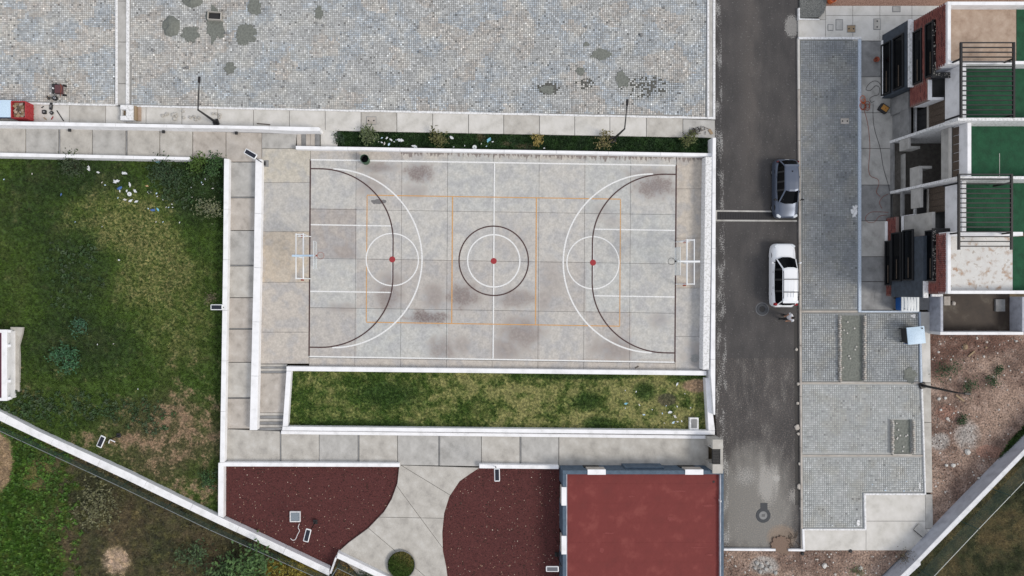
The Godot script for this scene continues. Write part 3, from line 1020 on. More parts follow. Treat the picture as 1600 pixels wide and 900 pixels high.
# ---------------------------------------------------------------- road
func road_col(px: float, py: float) -> Color:
	var f := n_fine.get_noise_2d(px * 2.0, py * 2.0)
	var b := n_mid.get_noise_2d(px * 1.3, py * 0.45)
	var a := n_low.get_noise_2d(px * 1.5, py * 1.2 + 50)
	var c := C(65, 63, 63).lerp(C(79, 76, 75), clampf(0.45 + b * 0.5 + a * 0.6, 0, 1))
	var lane := clampf(1.0 - absf(px - 1172.0 - b * 10.0) / 22.0, 0, 1) * clampf((330.0 - py) / 100.0, 0, 1)
	c = c.lerp(C(96, 90, 86), lane * 0.45)
	if py > 560.0:
		c = c.lerp(C(122, 120, 116), clampf(blob(px, py, 1180, 790, 75, 110) * 1.5 + b * 0.3, 0, 1))
		c = c.lerp(C(160, 158, 154), clampf(blob(px, py, 1200, 755, 22, 42) * 1.5 + f * 0.8 + b * 0.6 - 0.35, 0, 0.8))
		c = c.lerp(C(166, 166, 164), clampf(blob(px, py, 1166, 745, 26, 22) + f * 1.0 - 0.55, 0, 0.7))
		c = c.lerp(C(168, 166, 162), clampf(blob(px, py, 1214, 748, 8, 7) * 2.0 + f - 0.5, 0, 0.8))
		c = c.lerp(C(164, 162, 158), clampf(blob(px, py, 1240, 775, 12, 16) + f - 0.4, 0, 0.7))
		c = c.lerp(C(138, 120, 104), clampf(blob(px, py, 1222, 840, 26, 22) * 1.3 + f * 0.5, 0, 0.7))
	var dab := n_fine.get_noise_2d(px * 1.1 + 400, py * 1.1)
	if dab > 0.57: c = c.lerp(C(140, 140, 138), 0.5)
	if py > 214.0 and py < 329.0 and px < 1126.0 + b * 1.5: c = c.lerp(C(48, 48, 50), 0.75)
	if py > 500.0 and py < 790.0 and px > 1241.5 + (py - 500.0) * 0.006: c = c.lerp(C(56, 54, 52), 0.7)
	if px < 1127.0 + (py - 0.0) * 0.016 and f + b > 0.35: c = c.lerp(C(176, 176, 174), 0.6)
	if py < 70.0 and blob(px, py, 1238, 40, 14, 22) + f * 0.5 > 0.4: c = c.lerp(C(160, 158, 154), 0.7)
	var tone := clampf(1.0 + f * 0.11, 0.7, 1.3)
	return Color(c.r * tone, c.g * tone, c.b * tone)

func build_road() -> void:
	var r := struct("road", "grey asphalt street that runs north to south", "road")
	sheet(r, "asphalt", [[1116, -60], [1249, -60], [1251, 330], [1254, 859], [1130, 859], [1120, 670], [1117, 330]], -0.1, 1.8, road_col)
	# drainage channel across the road
	put("drain_wall", prism_mesh(V([[1121, 328], [1246, 329.5], [1246, 331.6], [1121, 330.6]]), -0.3, -0.07, 0.008), M.concrete_cool, r)
	put("drain_wall", prism_mesh(V([[1121, 343], [1246, 343.6], [1246, 346.2], [1121, 345.6]]), -0.3, -0.07, 0.008), M.concrete_cool, r)
	put("drain_wall", prism_mesh(V([[1119, 328], [1121, 328], [1121, 345.6], [1119, 345.6]]), -0.3, -0.068, 0.008), M.concrete_cool, r)
	put("drain_bed", prism_mesh(V([[1121, 330.8], [1246, 331.8], [1246, 343.4], [1121, 342.8]]), -0.2, -0.096), M.dark, r)
	for i in 31:
		var x := 1122.5 + i * 4.0
		put("drain_bar", prism_mesh(V([[x, 331], [x + 1.2, 331], [x + 1.2, 343], [x, 343]]), -0.09, -0.078, 0.003), M.black_metal, r)
	# kerbs
	for k in 10:
		var y0 := 60.0 + k * 80.0
		var y1 := y0 + 79.4
		if y1 > 858: y1 = 858
		put("kerb", prism_mesh(V([[1246 + (y0 - 60) * 0.007, y0], [1249.4 + (y0 - 60) * 0.006, y0], [1249.4 + (y1 - 60) * 0.006, y1], [1246 + (y1 - 60) * 0.007, y1]]), -0.3, 0.04, 0.015), M.concrete_warm if k > 0 else M.concrete_pale, r)
	put("kerb", prism_mesh(V([[1130, 856.4], [1211, 857], [1211, 860.4], [1130, 859.8]]), -0.3, 0.1, 0.015), M.white, r)
	put("kerb", prism_mesh(V([[1231, 857.2], [1257, 857.4], [1257, 860.8], [1231, 860.5]]), -0.3, 0.1, 0.015), M.white, r)
	put("kerb", prism_mesh(V([[1252.4, 826], [1256, 826], [1257, 857.2], [1253.6, 857.2]]), -0.3, 0.1, 0.015), M.white, r)

# ---------------------------------------------------------------- walls
func wall(label: String, pts: Array, h: float, m: Material, seams := [], low := -0.3) -> Node3D:
	var t := thing("wall", label, "wall")
	wall_pieces(t, UP(pts, h), low - 0.3, h, m)
	return t

# a wall cast in lengths, each a piece with its own slightly uneven top
func wall_pieces(t: Node3D, poly: PackedVector2Array, y0: float, y1: float, m: Material) -> void:
	var a := poly[0]
	var b := poly[0]
	for p in poly:
		for q in poly:
			if p.distance_to(q) > a.distance_to(b):
				a = p
				b = q
	var d := (b - a).normalized()
	var nn := Vector2(-d.y, d.x)
	var n := maxi(int(a.distance_to(b) / 78.0), 1)
	var step := a.distance_to(b) / n
	for k in n:
		var s0 := -20.0 if k == 0 else k * step + 0.15
		var s1 := step * n + 20.0 if k == n - 1 else (k + 1) * step - 0.15
		var clip := PackedVector2Array([a + d * s0 - nn * 400, a + d * s1 - nn * 400, a + d * s1 + nn * 400, a + d * s0 + nn * 400])
		for got in Geometry2D.intersect_polygons(poly, clip):
			if absf(area_of(got)) > 3.0:
				put("wall_piece", prism_mesh(got, y0, y1 + (k % 3 - 1) * 0.006, 0.012), m, t)

func build_walls() -> void:
	var n1 := wall("long white retaining wall below the pavement, east to west", [[-60, 188], [498, 198.6], [500.5, 200.5], [499, 204.4], [464, 204.6], [400, 201.6], [-60, 194.2]], 1.1, M.white)
	for x in [112, 258, 371]:
		put("drain_spout", box_mesh(w(x, 206 + (x - 181) * 0.017, 0.25), Vector3(0.2, 0.12, 0.2), 0.02), M.dark, n1)
	wall("low white wall along the north edge of the big lawn", [[-60, 237], [296, 245.4], [297.5, 250], [-60, 243]], 0.45, M.white)
	wall("thin white wall between the big lawn and the ramp", [[350, 247.6], [357.6, 248.4], [356, 400], [350.6, 722], [343.6, 722], [348.6, 400]], 0.5, M.white)
	wall("broad white wall on the west edge of the court", [[399, 249], [409.4, 249], [407, 420], [401.6, 672], [390, 672], [396.4, 420]], 0.55, M.white)
	wall("white kerb wall along the north edge of the court", [[462, 227.8], [800, 234], [1113.4, 239.4], [1113.4, 244.6], [800, 238.4], [462, 233]], 0.5, M.white)
	wall("rough concrete wall on the east edge of the court", [[1102.6, 244.9], [1113, 244.9], [1108.2, 577.5], [1098, 577.5]], 0.75, M.white_old)
	wall("narrow white wall between the court and the street", [[1113.6, 215], [1118.8, 215], [1118, 400], [1117.6, 648], [1115, 648], [1110.4, 585], [1112.4, 400]], 0.8, M.white)
	var p := thing("planter_wall", "white walled frame around the long planted strip", "planter wall")
	put("wall_side", prism_mesh(UP([[447.5, 572.6], [1104, 579.6], [1104, 586.6], [447.5, 579.6]], 0.4), -0.3, 0.4, 0.015), M.white, p)
	put("wall_side", prism_mesh(UP([[447.5, 580], [455, 580], [449.4, 666], [441.6, 666]], 0.4), -0.3, 0.4, 0.015), M.white, p)
	put("wall_side", prism_mesh(UP([[441.4, 666.4], [1104, 673], [1117, 673.4], [1117, 679.4], [1104, 679.2], [440.6, 672.6]], 0.42), -0.3, 0.42, 0.015), M.white, p)
	put("ledge", prism_mesh(V([[440, 672.6], [1107, 680], [1107, 685], [440, 677.6]]), -0.3, 0.16, 0.015), M.white, p)
	put("wall_side", prism_mesh(UP([[1102.4, 591], [1107.6, 591], [1117.2, 672.8], [1107, 672.8], [1104, 620]], 0.4), -0.3, 0.4, 0.015), M.white, p)
	var b1 := thing("bed_wall", "white wall round the west red gravel bed", "wall")
	put("wall_side", prism_mesh(UP([[345, 722.4], [624, 724], [624.6, 729.6], [350, 728.8], [345, 728.8]], 0.4), -0.3, 0.4, 0.015), M.white, b1)
	put("wall_side", prism_mesh(UP([[341, 723.6], [344.6, 722.6], [349.4, 729.2], [349, 809], [340.6, 806]], 0.42), -0.5, 0.42, 0.015), M.white, b1)
	wall("short white wall above the east red gravel bed", [[749, 725.4], [873, 727.4], [873, 733], [749, 731.8]], 0.4, M.white)
	# perimeter wall, south west, with a wire fence on it
	var sw := wall("white perimeter wall running diagonally below the big lawn", [[-60, 614], [0, 643], [60, 674], [200, 738], [337, 805], [400, 834.6], [514.5, 889], [514, 900], [400, 846], [337, 816.6], [200, 751], [60, 686], [0, 657.6], [-60, 628]], 0.45, M.white)
	sw.set_meta("label", "white perimeter wall running diagonally below the big lawn")
	var sw2 := thing("wall", "white perimeter wall in a corner below the plaza", "wall")
	put("wall_body", prism_mesh(UP([[527.6, 863.4], [604, 900], [700, 946], [700, 955], [600, 907], [531, 874.4], [526, 872.4]], 0.45), -0.3, 0.45, 0.018), M.white, sw2)
	put("wall_return", prism_mesh(UP([[523.6, 871], [526, 872.4], [517.4, 897], [514.6, 896]], 0.42), -0.3, 0.42, 0.012), M.white, sw2)
	fence("green wire fence standing on the diagonal perimeter wall", V([[-60, 640], [0, 660.5], [200, 753], [337, 819], [514, 898]]), 0.45, 0.72)
	fence("green wire fence in the corner below the plaza", V([[519, 897], [531, 877], [600, 911], [690, 953]]), 0.45, 0.72)
	# east perimeter wall
	var e := thing("wall", "thick grey perimeter wall running diagonally at lower right", "wall")
	put("wall_body", prism_mesh(UP([[1394, 914], [1432, 876.6], [1500, 805], [1600, 703], [1680, 622], [1684, 626], [1603, 707.5], [1504, 810], [1436, 880], [1398, 918]], 1.1), -0.3, 1.1, 0.015), M.grey_wall, e)
	put("coping", prism_mesh(UP([[1393.6, 913], [1431.6, 876], [1499.6, 804.6], [1599.6, 702.6], [1680, 621.6], [1684.4, 626], [1603.6, 708], [1504.6, 810.6], [1438, 878], [1438.5, 882.6], [1398, 920]], 1.13), 1.1, 1.14, 0.01), M.white, e)
	fence("wire fence above the grey perimeter wall at lower right", V([[1380, 923], [1424, 882], [1492, 810], [1588, 710], [1670, 628]]), 1.1, 1.1)

func fence(label: String, path: PackedVector2Array, y0: float, high: float) -> void:
	var t := thing("wire_fence", label, "fence")
	var wires := mb()
	var rail := mb()
	var span := 2.5 * PU
	for i in path.size() - 1:
		var a := path[i]
		var b := path[i + 1]
		var n := maxi(int(a.distance_to(b) / span), 1)
		for k in n + (1 if i == path.size() - 2 else 0):
			var q := a.lerp(b, float(k) / n)
			put("post", tube_mesh([w(q.x, q.y, y0 - 0.75), w(q.x, q.y, y0 + high + 0.05)], 0.03, 0.03, 6), M.green_wire, t)
		tube(rail, [w(a.x, a.y, y0 + high), w(b.x, b.y, y0 + high)], 0.022, 0.022, 6)
		var dir := w(b.x, b.y) - w(a.x, a.y)
		var len_m := dir.length()
		dir = dir.normalized()
		var basis := Basis(dir, Vector3.UP, dir.cross(Vector3.UP))
		var c := (w(a.x, a.y) + w(b.x, b.y)) / 2.0
		for k in int(high / 0.08):
			box(wires, c + Vector3.UP * (y0 + 0.03 + k * 0.08), Vector3(len_m, 0.009, 0.009), 0.0, basis)
		for k in int(len_m / 0.12):
			box(wires, w(a.x, a.y) + dir * (k * 0.12) + Vector3.UP * (y0 + high / 2.0), Vector3(0.009, high, 0.009), 0.0, basis)
	put("rail", done(rail), M.rail_metal, t)
	stuff(put("mesh_wire", done(wires), M.green_wire, t))

# ---------------------------------------------------------------- right-hand lot and pavement
func cool_tone(px: float, py: float) -> Color:
	var a := n_mid.get_noise_2d(px * 0.7 + 10, py * 0.7)
	var b := n_low.get_noise_2d(px * 2.0, py * 2.0)
	var c := C(150, 153, 155).lerp(C(130, 134, 138), clampf(0.4 + a * 0.9, 0, 1))
	if py > 480.0: c = C(164, 167, 168).lerp(C(146, 150, 153), clampf(0.3 + a * 0.9, 0, 1))
	if py > 598.0: c = C(178, 180, 179).lerp(C(166, 169, 169), clampf(0.3 + a * 0.9, 0, 1))
	c = c.lerp(C(162, 158, 146), clampf(b * 0.8, 0, 0.4))
	var t := clampf(rng.randfn(1.0, 0.05), 0.75, 1.2)
	if rng.randf() < 0.012: t *= 0.8
	return lin(Color(c.r * t, c.g * t, c.b * t))

func build_right_lot() -> void:
	var bed := mottled([C(122, 124, 124), C(132, 134, 133), C(140, 141, 138)], 3.0, 0.97, 61, 0.02, 0.3)
	var bed_pale := mottled([C(156, 158, 157), C(164, 165, 163), C(170, 170, 167)], 3.0, 0.97, 64, 0.02, 0.3)
	var sections := [
		["north cobbled parking bay beside the parked cars", [[1249.6, 62], [1340.5, 62], [1340.5, 485], [1251.8, 485]]],
		["middle cobbled bay around the long mortar pit", [[1251.8, 488.5], [1435, 488.5], [1437.5, 597], [1252.6, 597]]],
		["pale cobbled bay around the short mortar pit", [[1252.6, 600], [1438, 600], [1442, 710.5], [1253.4, 710.5]]],
		["southmost pale cobbled bay with a stepped white kerb", [[1253.4, 713.5], [1442, 713.5], [1444, 770], [1348.6, 770], [1350, 825.4], [1254.6, 825.4]]]]
	var pits := [rectp(1309, 488, 1352, 597), rectp(1386, 654, 1432, 710.5)]
	var lots := []
	for s in sections:
		var l := struct("paved_lot", s[0], "parking lot")
		var p := V(s[1])
		put("bed", prism_mesh(p, -0.3, -0.035), bed if lots.size() < 2 else bed_pale, l)
		lay_pavers(l, p, 3.3, 0.002, func(x, y): return null if in_poly(Vector2(x, y), pits[0]) or in_poly(Vector2(x, y), pits[1]) else cool_tone(x, y))
		lots.append(l)
	var cool_kerb := mottled([C(150, 160, 172), C(186, 198, 212), C(206, 214, 224)], 1.4, 0.85, 62, 0.03, 0.3)
	put("kerb", prism_mesh(V([[1247, 58.2], [1345, 58.2], [1345, 61.8], [1247, 61.8]]), -0.3, 0.09, 0.012), M.white_old, lots[0])
	put("kerb", prism_mesh(V([[1340.6, 62], [1345, 62], [1345, 488], [1340.6, 488]]), -0.3, 0.08, 0.012), cool_kerb, lots[0])
	put("edging", prism_mesh(V([[1252, 485.2], [1340.4, 485.2], [1340.4, 488.2], [1252, 488.2]]), -0.3, 0.02, 0.01), M.concrete_warm, lots[0])
	put("kerb", prism_mesh(V([[1345.2, 485.4], [1434.8, 485.4], [1434.8, 488.2], [1345.2, 488.2]]), -0.3, 0.08, 0.012), cool_kerb, lots[1])
	put("kerb", prism_mesh(V([[1435.2, 487], [1437.8, 487], [1440.6, 600], [1437.6, 600]]), -0.3, 0.08, 0.012), cool_kerb, lots[1])
	put("edging", prism_mesh(V([[1252.6, 597.2], [1437.4, 597.2], [1437.4, 599.8], [1252.6, 599.8]]), -0.3, 0.02, 0.01), M.concrete_warm, lots[1])
	put("kerb", prism_mesh(V([[1438.2, 600.2], [1441, 600.2], [1446.2, 772.5], [1444, 772.5], [1442.2, 712]]), -0.3, 0.08, 0.012), M.white_old, lots[2])
	put("edging", prism_mesh(V([[1253.4, 710.8], [1441.8, 710.8], [1441.8, 713.2], [1253.4, 713.2]]), -0.3, 0.02, 0.01), M.concrete_warm, lots[2])
	put("kerb", prism_mesh(V([[1348.8, 770.4], [1443.8, 770.4], [1443.8, 773.2], [1352.2, 773.2], [1353, 828.2], [1256, 828.2], [1256, 825.6], [1350.2, 825.6]]), -0.3, 0.09, 0.012), M.white_old, lots[3])
	# mortar pits framed with stacked stones
	var k := 0
	for e in [[1314, 493, 1347, 596, "long pit of grey mortar between two rows of stacked stones"], [1396, 656, 1423, 709, "short pit of grey mortar between two rows of stacked stones"]]:
		var t := thing("mortar_pit", e[4], "mortar pit")
		put("mortar_bed", prism_mesh(rectp(e[0], e[1], e[2], e[3]), -0.3, -0.03), M.mortar, t)
		put("edging", prism_mesh(rectp(e[0] - 1.5, e[3], e[2] + 1.5, e[3] + 2.2), -0.3, 0.05, 0.01), M.concrete, t)
		for side in 2:
			var x: float = (e[0] - 3.0 if side == 0 else e[2] + 2.6)
			var n := int((e[3] - e[1]) / 3.1)
			for i in n:
				for lay in 2:
					var st := mb()
					box(st, Vector3.ZERO, Vector3(0.15, 0.11, 0.125), 0.02, Basis.from_euler(Vector3(rng.randf_range(-0.1, 0.1), rng.randf_range(-0.35, 0.35), rng.randf_range(-0.1, 0.1))))
					var o := put("stone", done(st), [M.concrete, M.concrete_cool, M.concrete_warm][rng.randi() % 3], t)
					o.position = w(x + rng.randf_range(-0.9, 0.9), e[1] + 1.5 + i * 3.1, 0.055 + lay * 0.11)
		for i in 9:
			var st := mb()
			box(st, Vector3.ZERO, Vector3(0.11, 0.08, 0.1), 0.02, Basis(Vector3.UP, rng.randf() * 3.0))
			var o := put("loose_stone", done(st), M.concrete_pale, t)
			o.position = w(rng.randf_range(e[0] + 3, e[2] - 3), rng.randf_range(e[1] + 3, e[3] - 3), 0.0)
		k += 1
	# concrete pavement in front of the townhouses
	var p := struct("pavement", "concrete pavement in front of the townhouses", "pavement")
	slab_strip(p, Vector2(1345.4, 64), Vector2(1345.4, 484), Vector2(1395, 64), Vector2(1395, 484), [64, 120, 176, 232, 289, 345, 401, 440, 484.6], false, 0.35, 0.0, [M.concrete_dim, M.concrete_cool, M.concrete_dim])
	slab_strip(p, Vector2(1345.4, 64), Vector2(1345.4, 484), Vector2(1453, 64), Vector2(1453, 484), [463, 484.6], false, 0.35, -0.012, [M.concrete_dim])
	slab_strip(p, Vector2(1438.8, 487), Vector2(1446, 772), Vector2(1453, 487), Vector2(1457, 772), [487, 598, 660, 770], false, 0.35, 0.0, [M.concrete, M.concrete_pale])
	put("slab", prism_mesh(V([[1446, 772.6], [1457, 772.6], [1458, 826], [1446.4, 826]]), -0.2, 0, 0.01), M.concrete_cool, p)
	put("slab", prism_mesh(V([[1353, 773.6], [1445.6, 773.6], [1445.9, 814], [1353, 814]]), -0.2, 0, 0.01), M.concrete_pale, p)
	put("slab", prism_mesh(V([[1353.4, 814.6], [1446, 814.6], [1446, 826.6], [1457, 826.6], [1422, 860], [1353.4, 860]]), -0.2, 0, 0.01), M.concrete_pale, p)
	put("slab", prism_mesh(V([[1257.2, 828.6], [1353, 828.6], [1353, 860], [1257.4, 860]]), -0.2, 0, 0.01), M.concrete_pale, p)
	var q := struct("pavement", "bright concrete slabs at the corner north of the townhouses", "pavement")
	var xs := [1290, 1332.5, 1375, 1425, 1475, 1530, 1590]
	for i in xs.size() - 1:
		put("slab", prism_mesh(V([[xs[i] + 0.3, 9], [xs[i + 1] - 0.3, 9], [xs[i + 1] - 0.3, 24], [xs[i] + 0.3, 24]]), -0.2, 0.0, 0.01), M.concrete_pale, q)
		put("slab", prism_mesh(V([[xs[i] + 0.3, 24.5], [xs[i + 1] - 0.3, 24.5], [xs[i + 1] - 0.3, 57.6 if i == 0 else 63.4], [xs[i] + 0.3, 57.6 if i == 0 else 63.4]]), -0.2, 0.0, 0.01), M.concrete_pale, q)
	put("slab", prism_mesh(V([[1247.4, 31], [1289.7, 31], [1289.7, 57.8], [1247.4, 57.8]]), -0.2, 0.0, 0.01), M.concrete_pale, q)
	put("slab", prism_mesh(V([[1275, 22], [1289.7, 9], [1289.7, 30.5], [1282, 30.5]]), -0.2, -0.002, 0.0), M.concrete, q)
	put("kerb", prism_mesh(V([[1246.6, 13], [1249, 13], [1249, 29.4], [1280, 30], [1280, 31.8], [1246.6, 31.4]]), -0.3, 0.09, 0.01), M.white_old, q)
	var e := struct("soil_strip", "strip of brown soil along the top right edge", "soil")
	put("soil", prism_mesh(V([[1284, -60], [1640, -60], [1640, 8.6], [1284, 8.6]]), -0.3, -0.04), mottled([C(108, 82, 70), C(142, 112, 96), C(160, 130, 114)], 2.0, 0.97, 63, 0.03, 0.5), e)

# ---------------------------------------------------------------- guardhouse
func hb(parent: Node3D, called: String, m: Material, x0: float, y0: float, x1: float, y1: float, h0: float, h1: float, bev := 0.012) -> MeshInstance3D:
	var a := w(x0, y0, h0)
	var b := w(x1, y1, h1)
	return put(called, box_mesh((a + b) / 2.0, (b - a).abs(), bev), m, parent)

func build_guardhouse() -> void:
	var t := thing("guardhouse", "slate blue guardhouse with a flat red roof and white window hoods", "building")
	hb(t, "wall", M.blue_wall, 874.5, 727, 1119, 960, -0.3, 1.1)
	for i in 15:
		hb(t, "roof_strip", M.roof_red, 880.2, 733.2 + i * 15.0, 1114.8, 748.6 + i * 15.0, 1.1, 1.155 + (i % 2) * 0.006, 0.003)
	for e in [[1052, 748, 16, 1.5], [1098, 770, 14, 2], [1040, 790, 8, 4], [945, 812, 12, 1.5], [1082, 834, 20, 1], [935, 838, 5, 5], [1100, 845, 9, 1.5], [980, 756, 6, 2]]:
		put("scuff", prism_mesh(flat_blob(e[0], e[1] + 12, e[2] * 0.7, e[3] * 0.8, int(e[0]), 0.25), 1.15, 1.168), M.roof_scuff, t)
	hb(t, "drain", M.dark, 1104, 744, 1107, 747, 1.15, 1.175, 0.004)
	hb(t, "parapet", M.blue_wall, 874.5, 727, 1119, 733, 1.1, 1.38)
	hb(t, "parapet", M.blue_wall, 874.5, 733.1, 880, 960, 1.1, 1.38)
	hb(t, "parapet", M.blue_wall, 1115, 733.1, 1119, 960, 1.1, 1.38)
	hb(t, "flashing", M.grey_wall, 1113.6, 733.1, 1114.9, 959, 1.1, 1.375, 0.0)
	hb(t, "flashing", M.grey_wall, 880.1, 733.1, 881.2, 959, 1.1, 1.375, 0.0)
	hb(t, "wall_panel", M.blue_wall, 971, 724, 1031, 726.9, -0.2, 1.0)
	hb(t, "vent_pipe", M.white_plastic, 1113, 772, 1114.6, 774.6, 1.16, 1.5)
	for x in [912.0, 1060.0]:
		var win := hb(t, "window", M.concrete_warm, x, 725.2, x + 27.6, 727.2, 0.72, 1.36)
		hb(win, "hood", M.white, x, 725.2, x + 27.6, 733.2, 1.385, 1.45)
		hb(win, "pane", M.glass, x - 2.5, 726.2, x + 22, 726.95, 0.1, 0.68, 0.0)
	for y in [752.0, 826.0]:
		var win := hb(t, "window", M.concrete_warm, 872.6, y, 874.6, y + 28, 0.72, 1.36)
		hb(win, "hood", M.white, 872.4, y, 880, y + 28, 1.385, 1.45)
		hb(win, "pane", M.glass, 873.6, y - 1.5, 874.4, y + 24, 0.1, 0.68, 0.0)
	# gate portal beside it
	var g := thing("gate_portal", "grey concrete gate portal with a black grille beside the guardhouse", "gate")
	hb(g, "lintel", M.concrete, 1101, 679.5, 1117, 694, 0.0, 1.5)
	hb(g, "lintel", M.concrete, 1101, 717, 1117, 731, 0.0, 1.5)
	hb(g, "lintel", M.concrete, 1113, 694, 1117, 717, 0.0, 1.49)
	hb(g, "grille_frame", M.black, 1101.4, 694.2, 1112.8, 716.8, 1.3, 1.42)
	for i in 9:
		hb(g, "grille_bar", M.black_metal, 1101.6, 695.4 + i * 2.4, 1112.6, 696.5 + i * 2.4, 1.42, 1.46)
	for y in [690.0, 716.0]:
		hb(g, "hinge", M.chrome, 1099.6, y, 1101, y + 2, 1.0, 1.2)

# ---------------------------------------------------------------- townhouses
func louvre(parent: Node3D, xp: float, y0: float, y1: float, h0: float, h1: float, proud: float) -> void:
	var f := mb()
	var x0 := xp - proud
	for e in [[y0, y1, h0, h0 + 0.06], [y0, y1, h1 - 0.06, h1], [y0, y0 + 2.0, h0 + 0.06, h1 - 0.06], [y1 - 2.0, y1, h0 + 0.06, h1 - 0.06]]:
		var a := w(x0, e[0], e[2])
		var b := w(xp, e[1], e[3])
		box(f, (a + b) / 2.0, (b - a).abs(), 0.01)
	var win := put("window", done(f), M.black, parent)
	hb(win, "pane", M.glass, xp - 0.9, y0 + 2, xp - 0.1, y1 - 2, h0 + 0.06, h1 - 0.06, 0.0)
	hb(win, "mullion", M.board, xp - 1.5, lerpf(y0, y1, 0.55), xp - 0.95, y1 - 4, (h0 + h1) / 2.0 - 0.03, (h0 + h1) / 2.0 + 0.03, 0.0)

func brick_face(parent: Node3D, xp: float, y0: float, y1: float, h0: float, h1: float, skip := []) -> void:
	var st := mb()
	box(st, Vector3.ZERO, Vector3(0.05, 0.078, 0.225), 0.008)
	var items := []
	var n := int((h1 - h0) / 0.092)
	for j in n:
		var h := h0 + 0.046 + j * 0.092
		var y := y0 + (2.7 if j % 2 else 0.0) + 2.6
		while y < y1 - 2.0:
			var ok := true
			for s in skip:
				if y > s[0] - 2.6 and y < s[1] + 2.6 and h > s[2] - 0.03 and h < s[3] + 0.03: ok = false
			if ok:
				var c := C(112, 62, 58).lerp(C(136, 82, 74), rng.randf())
				if rng.randf() < 0.15: c = C(94, 54, 52)
				items.append([Transform3D(Basis.IDENTITY, w(xp, y, h)), lin(c)])
			y += 5.4
	multi("brick", mesh_of(st), M.vcol, items, parent)

func mesh_of(st: SurfaceTool) -> ArrayMesh:
	return done(st)

func pergola(parent: Node3D, x0: float, x1: float, y0: float, y1: float, h: float, deck: float, gap: float, posts: Array) -> void:
	var f := mb()
	for x in [x0, x1]:
		var a := w(x - 1.4, y0, h - 0.12)
		var b := w(x + 1.4, y1, h)
		box(f, (a + b) / 2.0, (b - a).abs(), 0.008)
	var p := put("pergola", done(f), M.black_metal, parent)
	var y := y0 + 0.6
	while y < y1 + 0.5:
		hb(p, "slat", M.black_metal, x0 + 1.5, y - 0.7, x1 - 1.5, y + 0.7, h - 0.09, h - 0.01, 0.006)
		y += gap
	for q in posts:
		hb(p, "post", M.black_metal, q[0] - 1.1, q[1] - 1.1, q[0] + 1.1, q[1] + 1.1, deck, h - 0.12, 0.006)

